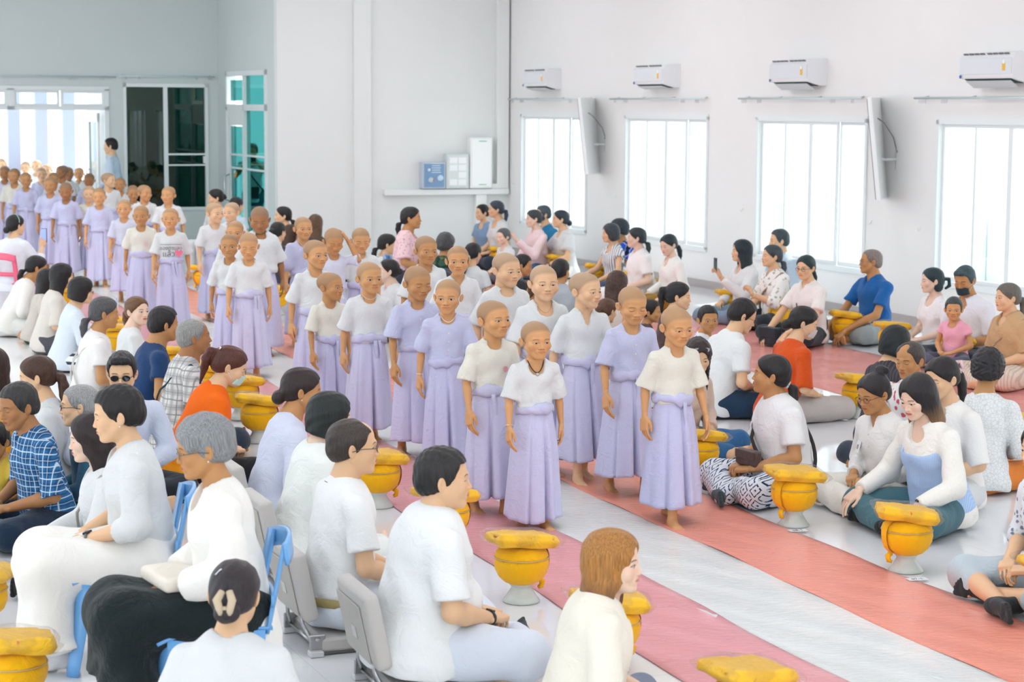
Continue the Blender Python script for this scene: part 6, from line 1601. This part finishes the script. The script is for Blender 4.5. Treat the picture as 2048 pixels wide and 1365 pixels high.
    P(556,446,.90,150,150,4, kind='f', tone=TC, hair='bun', top=tee(.6), tm=fabric((60,62,70),.85,.3), bot={}, bm=fabric((60,70,80)), pose=dict(arms='lap'), label='black-haired woman seen from behind beyond the big heavy boy')
    P(631,431,.92,170,170,4, kind='f', tone=TC, hair='long', hc=(92,66,48), top=tee(.6), tm=fabric((84,70,62),.85,.3), bot={}, bm=fabric((60,70,80)), pose=dict(arms='lap'), label='woman with long brown hair from behind against the white end wall')
    P(582,452,.78,120,120,4, kind='f', tone=TC, hair='wavy', hc=(70,48,36), top=tee(.6), tm=fabric((214,200,180),.85,.3), bot={}, bm=fabric((60,70,80)), pose=dict(arms='lap'), label='woman with brown curls partly behind the wide-sleeved boy')
    b = P(820,416,1.26,84,84,-2, kind='f', tone=TB, hair='lowpony', top=blouse(.85, neck='round', wide=.03), tm=pattern('floral',(238,204,210),(214,160,172),None,1.2), bot=dict(skirt=1.1, len=.9, name='skirt'), bm=fabric((60,60,76)), pose=dict(arms='lap', legs='chair', g=1.12), z0=.40, label='woman in a pink lace blouse on a blue chair against the white end wall', fat=.5)
    plastic_chair(world(b, V3(0,-.07,0)), R_(84), 'far blue plastic chair under the woman in pink lace', (110,160,214))
    P(775,470,.88,70,100,4, kind='f', tone=TC, hair='lowpony', top=tee(.6), tm=W1, bot={}, bm=fabric((60,70,80)), pose=dict(arms='lap'), label='girl with a low ponytail behind the blue chair of the pink lace woman')
    P(891,470,.88,165,160,4, kind='m', tone=TB, hair='curly', hc=(74,76,78), top=shirt(1.8), tm=pattern('camo',(62,92,76),(34,60,52),(110,110,84)), bot={}, bm=fabric((40,60,50)), pose=dict(arms='lap', g=1.1), label='grey-haired person in a camouflage shirt seen from behind')
    P(947,488,.84,150,150,8, kind='f', tone=TC, hair='lowpony', top=tee(.6), tm=W1, bot={}, bm=fabric((60,70,80)), pose=dict(arms='lap'), label='woman in a white tee with a pale scrunchie on her ponytail, back turned', acc=(('scrunchie',0,.115,-.045,.026,(206,214,206)),))
    P(781,521,.80,-60,-80,-8, kind='f', tone=TL, eyes='closed', hair='bun', top=shirt(1.6), tm=W1, bot={}, bm=fabric((60,70,80)), pose=dict(arms='lap', lean=.1), label='woman in white with her chin raised behind the serious boy in white tee')
    P(815,520,.70,150,150,6, kind='m', tone=TC, hair='short', top=tee(.5), tm=fabric((230,232,236),.85,.3), bot={}, bm=fabric((60,70,80)), pose=dict(arms='lap'), label='black-haired child from behind, next to the woman with raised chin')
    P(1048,512,.72,100,84,10, kind='m', tone=TB, hair='short', top=tee(.5), tm=fabric((30,100,140),.85,.3), bot={}, bm=fabric((50,60,80)), pose=dict(arms='lap', lean=.2), label='boy with black hair in a teal blue top beside the coral runner')
    P(1121,521,.84,160,150,4, kind='m', tone=TB, hair='short', top=tee(.6, loose=.024), tm=fabric((176,184,190),.85,.3), bot={}, bm=fabric((60,66,80)), pose=dict(arms='lap', g=1.05), label='man in a grey tee seen from behind, right behind the sturdy boy')
    P(1040,563,.66,120,120,10, kind='f', tone=TB, hair='short', top=tee(.5), tm=fabric((60,120,150),.85,.3), bot={}, bm=fabric((60,66,80)), pose=dict(arms='lap', lean=.2), label='small dark-haired child low behind the sturdy boy')
    P(1057,573,.59,120,120,20, kind='f', tone=TB, hair='short', hc=(86,58,40), top=tee(.5), tm=fabric((150,130,110),.85,.3), bot={}, bm=fabric((60,66,80)), pose=dict(arms='lap', lean=.2), label='small brown-haired child low behind the sturdy boy, nearer one')
    P(1235,545,.85,160,150,4, kind='f', tone=TC, hair='wavy', hc=(70,50,40), top=blouse(1.2, neck='round'), tm=pattern('floral',(228,214,204),(196,170,150),None,.6), bot={}, bm=fabric((90,80,76)), pose=dict(arms='lap'), label='woman with wavy brown hair in a beige embroidered blouse seen from behind')
    P(1215,600,.66,150,140,10, kind='f', tone=TC, hair='bun', hc=(86,58,40), top=tee(.5), tm=fabric((200,190,180),.85,.3), bot={}, bm=fabric((60,66,80)), pose=dict(arms='lap'), label='brown-haired child low between the V-neck boy and the boy looking down')
    P(1357,567,.86,100,84,4, kind='f', tone=TC, hair='highpony', hc=(30,28,30), top=tee(.9), tm=fabric((78,56,56),.85,.3), bot={}, bm=fabric((50,50,60)), pose=dict(arms='lap', lean=.12), label='woman with a high black ponytail in a dark brown top', acc=(('clip',.0,.03,.13,(190,150,130)),))
    P(1416,615,.72,70,14,2, kind='c', tone=TB, eyes='open', hair='short', top=shirt(.6), tm=pattern('floral',(230,234,238),(110,120,140),None,1.0), bot={}, bm=fabric((60,66,80)), pose=dict(arms='lap'), label='small boy in a patterned shirt looking straight at the camera')
    P(1300,603,.63,90,80,2, kind='c', tone=TB, eyes='open', hair='short', top=tee(.5), tm=fabric((90,70,70),.85,.3), bot={}, bm=fabric((60,66,80)), pose=dict(arms='lap'), label='child with black hair showing just behind the button-shirt boy')
    P(1494,603,.88,112,100,22, kind='m', tone=TC, eyes='half', hair='short', hc=H_BLK, top=polo(.7, loose=.022), tm=fabric((232,236,236),.8,.3), bot={}, bm=fabric((32,58,84)), pose=dict(arms='lap', lean=.30, g=1.05), label='young man in a white-grey polo and black glasses with lowered head', acc=(('glasses',(24,24,26)),), collar_m=fabric((226,230,230)))
    P(1398,682,.80,40,10,16, kind='f', tone=TC, hair='wavy', hc=(48,38,36), top=blouse(1.9, neck='round'), tm=fabric((224,196,178),.85,.3), bot={}, bm=fabric((52,104,152)), pose=dict(arms='lap', lean=.28), label='woman in beige with long wavy hair and sunglasses on her head, in blue jeans', acc=(('headglasses',(150,150,160)),))
    P(1614,617,.86,112,88,16, kind='f', tone=TC, hair='lowbun', hc=H_BLK, top=blouse(1.0, neck='round', hem=.17), tm=fabric((220,84,22),.85,.35), bot=dict(loose=.025), bm=fabric((196,188,184)), pose=dict(arms='lap', lean=.26, legs='side', side=1), sock=(44,56,56), label='woman in a rust orange blouse with a low curly bun and beige trousers', acc=(('scrunchie',0,.105,-.02,.03,(226,206,190)),('mask','on',(214,206,204))))
    b = P(1550,714,.87,-74,-98,-6, kind='f', tone=TB, hair='lowpony', hc=H_BLK, top=polo(.7, loose=.026, hem=.16), tm=fabric((243,243,244),.8,.3), bot=dict(loose=.02, name='batik_skirt'), bm=pattern('batik',(226,232,240),(30,48,92),None,1.2), pose=dict(arms='lap', lean=.12, g=1.22), sock=(52,70,76), label='woman in a white polo with a low ponytail and navy batik skirt looking away', fat=.7, acc=(('strap',-1,(44,44,44),.012),('badge',.30,-.08,'ถ'),('scrunchie',0,.11,-.04,.02,(214,220,224))))
    bag(world(b, b.pel+V3(.04,-.26,.10)), R_(-60), 'dark brown purse on the lap of the batik-skirt woman', (.20,.06,.10), handle=False, col=(86,70,66))
    P(1794,655,.84,112,118,8, kind='f', tone=TC, hair='bob', hc=(26,34,36), top=tee(1.2), tm=pattern('stripe',(64,62,68),(84,82,88),None,1), bot={}, bm=fabric((60,60,70)), pose=dict(arms='lap', lean=.16), label='woman with a black bob in a dark charcoal top seen from behind')
    P(1820,687,.84,-48,-46,8, kind='m', tone=TB, eyes='closed', hair='receding', hc=(70,62,60), top=tee(.7), tm=pattern('floral',(236,234,234),(206,90,100),None,.7), bot={}, bm=fabric((60,66,80)), pose=dict(arms='lap', lean=.08), label='man with swept-back greying hair and closed eyes')
    P(1881,719,.90,-58,-56,12, kind='f', tone=TC, eyes='half', hair='pony', hc=H_BLK, top=tee(1.0, loose=.024), tm=fabric((246,244,240),.85,.3), bot=dict(loose=.02), bm=W1, pose=dict(arms='lap', lean=.14), sock=(90,96,88), label='girl in a white tee with a pale pink bow on her ponytail', acc=(('bow',(244,206,214)),))
    P(1977,705,.86,150,160,6, kind='f', tone=TB, hair='curly', hc=(38,36,40), top=blouse(1.7, neck='round', hem=.20), tm=pattern('lace',(236,238,238),(206,212,214),None,.8), bot={}, bm=fabric((232,136,58)), pose=dict(arms='lap', lean=.12), label='woman with short curly black hair in a white lace blouse, back turned')
    P(1743,752,.80,-60,-56,16, kind='f', tone=TB, eyes='half', hair='topbun', hc=(40,36,38), top=shirt(1.8, loose=.026, hem=.17), tm=fabric((246,245,244),.85,.35), bot=dict(loose=.03), bm=fabric((238,234,224)), pose=dict(arms='lap', lean=.24), label='bespectacled woman with a small topknot in a loose white shirt and cream trousers', acc=(('glasses',(90,60,50)),('badge',.27,-.09,'ก'),('earring',),('buttons',3)))
    P(1829,756,.865,-62,-54,20, kind='f', tone=TL, eyes='half', hair='shoulder', hc=(34,30,32), tip=(128,96,62), top=blouse(1.95, neck='round', loose=.022, hem=.19, flare=.02), tm=fabric((247,245,238),.85,.35), bot=dict(loose=.018, name='jeans'), bm=fabric((70,112,124),.85,.3), pose=dict(arms='knees', lean=.24, g=1.0), sock=(26,28,30), label='woman with black hair fading to brown, pale blue knit vest and teal jeans', lip=(206,90,90), acc=(('watch',1,(70,84,96)),('vest',)))
    P(2088,850,.88,-66,-70,4, kind='f', tone=TC, hair='bob', top=blouse(1.2), tm=pattern('floral',(224,232,238),(120,136,160),None,1.2), bot=dict(loose=.02, len=.62), bm=fabric((190,204,212)), pose=dict(arms='lap', lean=.2), sock=(44,50,54), label='person in a speckled blouse and grey skirt cut off by the right picture edge')
    e = bag(room(7.95,6.47,.0), R_(-20), 'black floral-banded handbag on the floor at the right picture edge', (.34,.16,.22), pattern('floral',(26,44,48),(206,150,140),(210,214,218),1.0), col=(26,40,44))
    # ---------------- along the window wall, far to near
    P(965,411,.87,-50,-62,2, kind='f', tone=TC, hair='short', top=tee(.6), tm=fabric((134,164,196),.85,.3), bot={}, bm=fabric((60,80,110)), pose=dict(arms='lap'), label='short-haired woman in slate blue at the room corner')
    P(994,403,.98,-62,-80,-2, kind='f', tone=TC, hair='pony', hc=(60,70,84), top=tee(.6), tm=W1, bot={}, bm=fabric((50,60,76)), pose=dict(arms='lap', g=1.05), label='woman in white with a ponytail near the room corner, hand bag at her side')
    P(1007,459,.72,-60,-50,2, kind='c', tone=TL, hair='short', hc=(90,96,100), top=tee(.5), tm=W1, bot={}, bm=fabric((90,90,100)), pose=dict(arms='lap'), label='little girl in white with a fringe in front of the woman in the corner')
    b = P(1068,421,.93,-66,-74,2, kind='f', tone=TL, hair='bun', hc=(60,66,70), top=shirt(1.9), tm=fabric((248,222,224),.85,.3), bot={}, bm=fabric((60,110,160)), pose=dict(arms='phone'), label='woman in a pale pink shirt raising a phone by the corner window')
    phone(b, 0, 'phone in the raised hands of the woman in pale pink', col=(90,100,104))
    P(1087,413,.93,-60,-70,2, kind='m', tone=TC, hair='short', hc=(70,84,92), top=polo(.7), tm=fabric((40,128,176),.85,.3), bot={}, bm=fabric((60,70,90)), pose=dict(arms='lap'), label='man in a bright teal shirt behind the woman in pale pink')
    P(1123,422,.93,-66,-84,-2, kind='f', tone=TC, hair='lowbun', hc=(40,52,60), top=tee(.7, wide=.04, flare=.02, hem=.18), tm=W1, bot={}, bm=fabric((236,232,226)), pose=dict(arms='knees'), label='woman in a white flutter-sleeve blouse with a low bun under the corner window', acc=(('watch',1,(50,60,70)),))
    P(1222,449,.88,-66,-80,2, kind='f', tone=TC, hair='bob', hc=(60,66,72), top=tee(.3), tm=pattern('stripe',(238,242,244),(120,130,140),None,.8), bot={}, bm=fabric((70,90,120)), pose=dict(arms='knees'), label='woman in a pinstriped sleeveless top behind the boy in bright blue')
    P(1240,442,.90,-66,-80,-2, kind='m', tone=TB, hair='curly', hc=(44,56,64), top=tee(.6), tm=pattern('floral',(44,92,206),(24,30,48),(230,230,236),.35), bot={}, bm=fabric((110,146,170)), pose=dict(arms='knees'), label='boy with bushy dark hair in a bright blue printed tee')
    P(1275,457,.92,-68,-90,-2, kind='f', tone=TL, hair='lowpony', hc=(44,52,58), top=polo(.7, loose=.024), tm=fabric((250,246,246),.85,.25), bot={}, bm=fabric((236,236,240)), pose=dict(arms='lap', g=1.05), label='woman in a white polo with a ponytail in front of the second window')
    P(1335,471,.88,-68,-52,14, kind='f', tone=TL, eyes='half', hair='lowpony', hc=(36,48,54), top=tee(1.9, neck='round', loose=.024), tm=fabric((248,248,244),.85,.25), bot=dict(loose=.02), bm=fabric((156,120,44)), pose=dict(arms='side', legs='side', side=-1), label='woman in a long-sleeved white top and golden-brown trousers looking down')
    e = empty('basket', room(20.95,10.35,.0), 0, 'small dark pink basket on the floor near the golden-brown trousers', 'basket'); pb = PB(); pb.lathe([(.07,0),(.075,.02),(.095,.12),(.098,.13),(.088,.125),(.07,.03)], 24); put('basket_body', pb.me('b', True), plain((206,74,98), .5), e); pb = PB(); pb.tube([V3(.095*math.cos(w), .095*math.sin(w), .13) for w in np.linspace(0, 2*math.pi, 25)], .005, 5, cap=False); put('rim', pb.me('r', True), plain((222,110,130), .5), e)
    b = P(1486,482,.90,-70,-84,-2, kind='f', tone=TC, hair='shoulder', hc=(30,44,50), top=shirt(1.9, neck='round', loose=.026), tm=fabric((238,240,240),.85,.3), bot={}, bm=fabric((126,150,170)), pose=dict(arms='phoneone', side=1, legs='side'), label='woman with shoulder-length black hair holding a phone out at arm level')
    phone(b, 1, 'slim dark phone held upright by the woman with shoulder-length hair', col=(70,90,90))
    b = P(1547,492,.89,-68,-76,-4, kind='f', tone=TC, hair='lowpony', hc=(60,70,76), top=blouse(1.3, neck='v', loose=.024), tm=pattern('floral',(244,242,238),(186,180,160),None,.8), bot={}, bm=fabric((40,48,56)), pose=dict(arms='phonelow', g=1.05), label='smiling woman in a white floral blouse with a brown strap and phone', acc=(('strap',1,(150,120,100),.012),('bracelet',1,(230,220,200))))
    phone(b, 0, 'dark blue phone held low by the smiling woman in a floral blouse', col=(44,70,92))
    P(1560,461,.96,-66,-80,0, kind='m', tone=TC, hair='short', hc=(60,72,78), top=shirt(1.9), tm=fabric((190,210,226),.85,.3), bot={}, bm=fabric((90,110,130)), pose=dict(arms='lap', g=1.1), label='man in a light blue denim shirt sitting behind the smiling floral-blouse woman')
    b = P(1612,513,.89,-56,-40,4, kind='f', tone=TC, eyes='open', hair='lowpony', hc=(28,48,54), top=shirt(.7, loose=.026), tm=fabric((246,240,236),.85,.3), bot={}, bm=fabric((40,58,66)), pose=dict(arms='floor'), label='woman in round glasses and short-sleeved white shirt with a black crossbody bag', acc=(('glasses',(90,50,50)),('strap',-1,(50,70,80),.006),('buttons',2)))
    bag(world(b, V3(-.06,-.46,.02)), R_(-50), 'small black crossbody bag resting on the floor before the woman in round glasses', (.24,.09,.18), handle=False, col=(38,48,56))
    P(1745,500,.94,-64,-88,-2, kind='m', tone=TB, hair='thin', hc=(130,118,112), top=polo(.7, loose=.024), tm=fabric((30,100,170),.85,.3), bot=dict(loose=.02, len=.7, name='shorts'), bm=fabric((150,160,160)), pose=dict(arms='floor', lean=.06), label='older man with cropped hair in a bright blue polo leaning on his hands', acc=(('glasses',(150,130,110)),))
    P(1866,538,.86,-70,-84,2, kind='f', tone=TL, hair='loop', hc=(40,58,64), top=tee(.7), tm=fabric((250,248,250),.85,.25), bot={}, bm=fabric((170,180,184)), pose=dict(arms='lap'), label='young woman in a white tee with hair looped up behind her head')
    P(1928,536,.93,-58,-40,16, kind='m', tone=TB, eyes='closed', hair='quiff', hc=(54,78,84), top=shirt(.9, loose=.026, neck='round'), tm=fabric((240,240,248),.85,.25), bot={}, bm=fabric((50,58,70)), pose=dict(arms='lap', lean=.14, g=1.1), label='man with a black mask under his chin sitting with the little girl', acc=(('mask','chin',(44,62,70)),))
    P(1908,598,.70,-40,-14,2, kind='c', tone=TA, eyes='open', hair='short', hc=(60,68,70), top=tee(.4, neck='round'), tm=fabric((250,180,200),.85,.25), bot={}, bm=fabric((90,90,110)), pose=dict(arms='lap'), z0=.10, label='little girl in a pink top sitting on the lap of the masked father')
    b = P(2018,569,.88,-66,-76,0, kind='f', tone=TC, eyes='open', hair='pony', hc=(104,100,92), top=tee(.9, loose=.024), tm=fabric((206,170,126),.85,.3), bot=dict(loose=.02), bm=pattern('stripe',(224,206,190),(202,182,164),None,1.0), pose=dict(arms='lap', g=1.18), label='woman in a tan tee with streaked ponytail at the end of the window row', fat=.7, acc=(('strap',1,(170,140,124),.006),))
    c = world(b, b.pel+V3(.12,-.34,.20)); e = empty('phone', c, R_(-30), 'silver phone held flat in front of the tan-tee woman', 'phone'); pb = PB(); pb.box((0,0,0), (.075,.152,.009), R=rx(R_(30)), bev=.003); put('phone_body', pb.me('p'), plain((190,180,180), .3), e)
    # loose things on the floor
    for bb, lab in FC: q = world(bb, V3(0,.13*bb.g*bb.S-.18,0)); floor_chair(float(q[:2]@U[:2]), float(q[:2]@W[:2]), R_(bb.th), lab)
    mw = m
    e = empty('phone', room(7.35,3.42,.0), R_(20), 'phone in a clear case lying in front of the nearest floor chair', 'phone'); pb = PB(); pb.box((0,0,.012), (.155,.076,.010), bev=.003); put('phone_body', pb.me('p'), plain((206,196,170), .3), e); pb = PB(); pb.box((0,0,.0185), (.148,.070,.002)); put('phone_screen', pb.me('p'), plain((20,36,40), .08), e)
def rv(p): return float(p@U), float(p@W)
# ------------------------------------------------------------------ put everything together
build_hall(); build_runners(); build_bowls(); build_cards(); build_boys(); build_seated()
w = bpy.data.worlds.new('world'); SC.world = w; w.use_nodes = True; bg = w.node_tree.nodes['Background']
bg.inputs[0].default_value = (.90,.96,1.0,1); bg.inputs[1].default_value = 1.75
s = bpy.data.lights.new('sun', 'SUN'); s.energy = 5; s.angle = R_(1.2); s.color = (1,.97,.92); so = bpy.data.objects.new('sun', s); COL.objects.link(so)
sd = -(W*math.cos(R_(58))+V3(0,0,1)*math.sin(R_(58))+U*.25); so.rotation_euler = Vector(sd).to_track_quat('-Z', 'Y').to_euler()
fl_ = bpy.data.lights.new('front_fill', 'AREA'); fl_.shape = 'RECTANGLE'; fl_.size = 12; fl_.size_y = 3; fl_.energy = 160; fl_.color = (.95,.98,1)  # added fill from behind the camera for the end wall and faces
fo = bpy.data.objects.new('front_fill', fl_); COL.objects.link(fo); fo.location = room(-3, 4, 3.2); fo.rotation_euler = Vector(U+V3(0,0,-.06)).to_track_quat('-Z', 'Y').to_euler()
dl = bpy.data.lights.new('left_fill', 'AREA'); dl.shape = 'RECTANGLE'; dl.size = 34; dl.size_y = 2.6; dl.energy = 3600; dl.color = (.93,.97,1)  # added fill strip on the unseen left side, brightens the window wall
do = bpy.data.objects.new('left_fill', dl); COL.objects.link(do); do.location = room(14, -8.8, 1.9); do.rotation_euler = Matrix(((U[0],0,-W[0]),(U[1],0,-W[1]),(0,1,0))).to_euler()
c = bpy.data.cameras.new('camera'); co = bpy.data.objects.new('camera', c); COL.objects.link(co)
M = Matrix(((_r[0],_u[0],-_f[0],0),(_r[1],_u[1],-_f[1],0),(_r[2],_u[2],-_f[2],HC),(0,0,0,1))); co.matrix_world = M
c.sensor_width = 36; c.lens = FP*36/2048; c.clip_end = 200; c.dof.use_dof = True; c.dof.focus_distance = 11.2; c.dof.aperture_fstop = 5.0
SC.camera = co
SC.view_settings.view_transform = 'Standard'; SC.view_settings.look = 'None'; SC.view_settings.gamma = 1; SC.view_settings.use_curve_mapping = False; SC.view_settings.exposure = .42
SC.cycles.use_adaptive_sampling = True; SC.cycles.adaptive_threshold = .03; SC.cycles.max_bounces = 7; SC.cycles.diffuse_bounces = 3; SC.cycles.glossy_bounces = 3; SC.cycles.transparent_max_bounces = 12; SC.cycles.use_denoising = True
SC.cycles.caustics_reflective = False; SC.cycles.caustics_refractive = False; SC.cycles.sample_clamp_indirect = 6
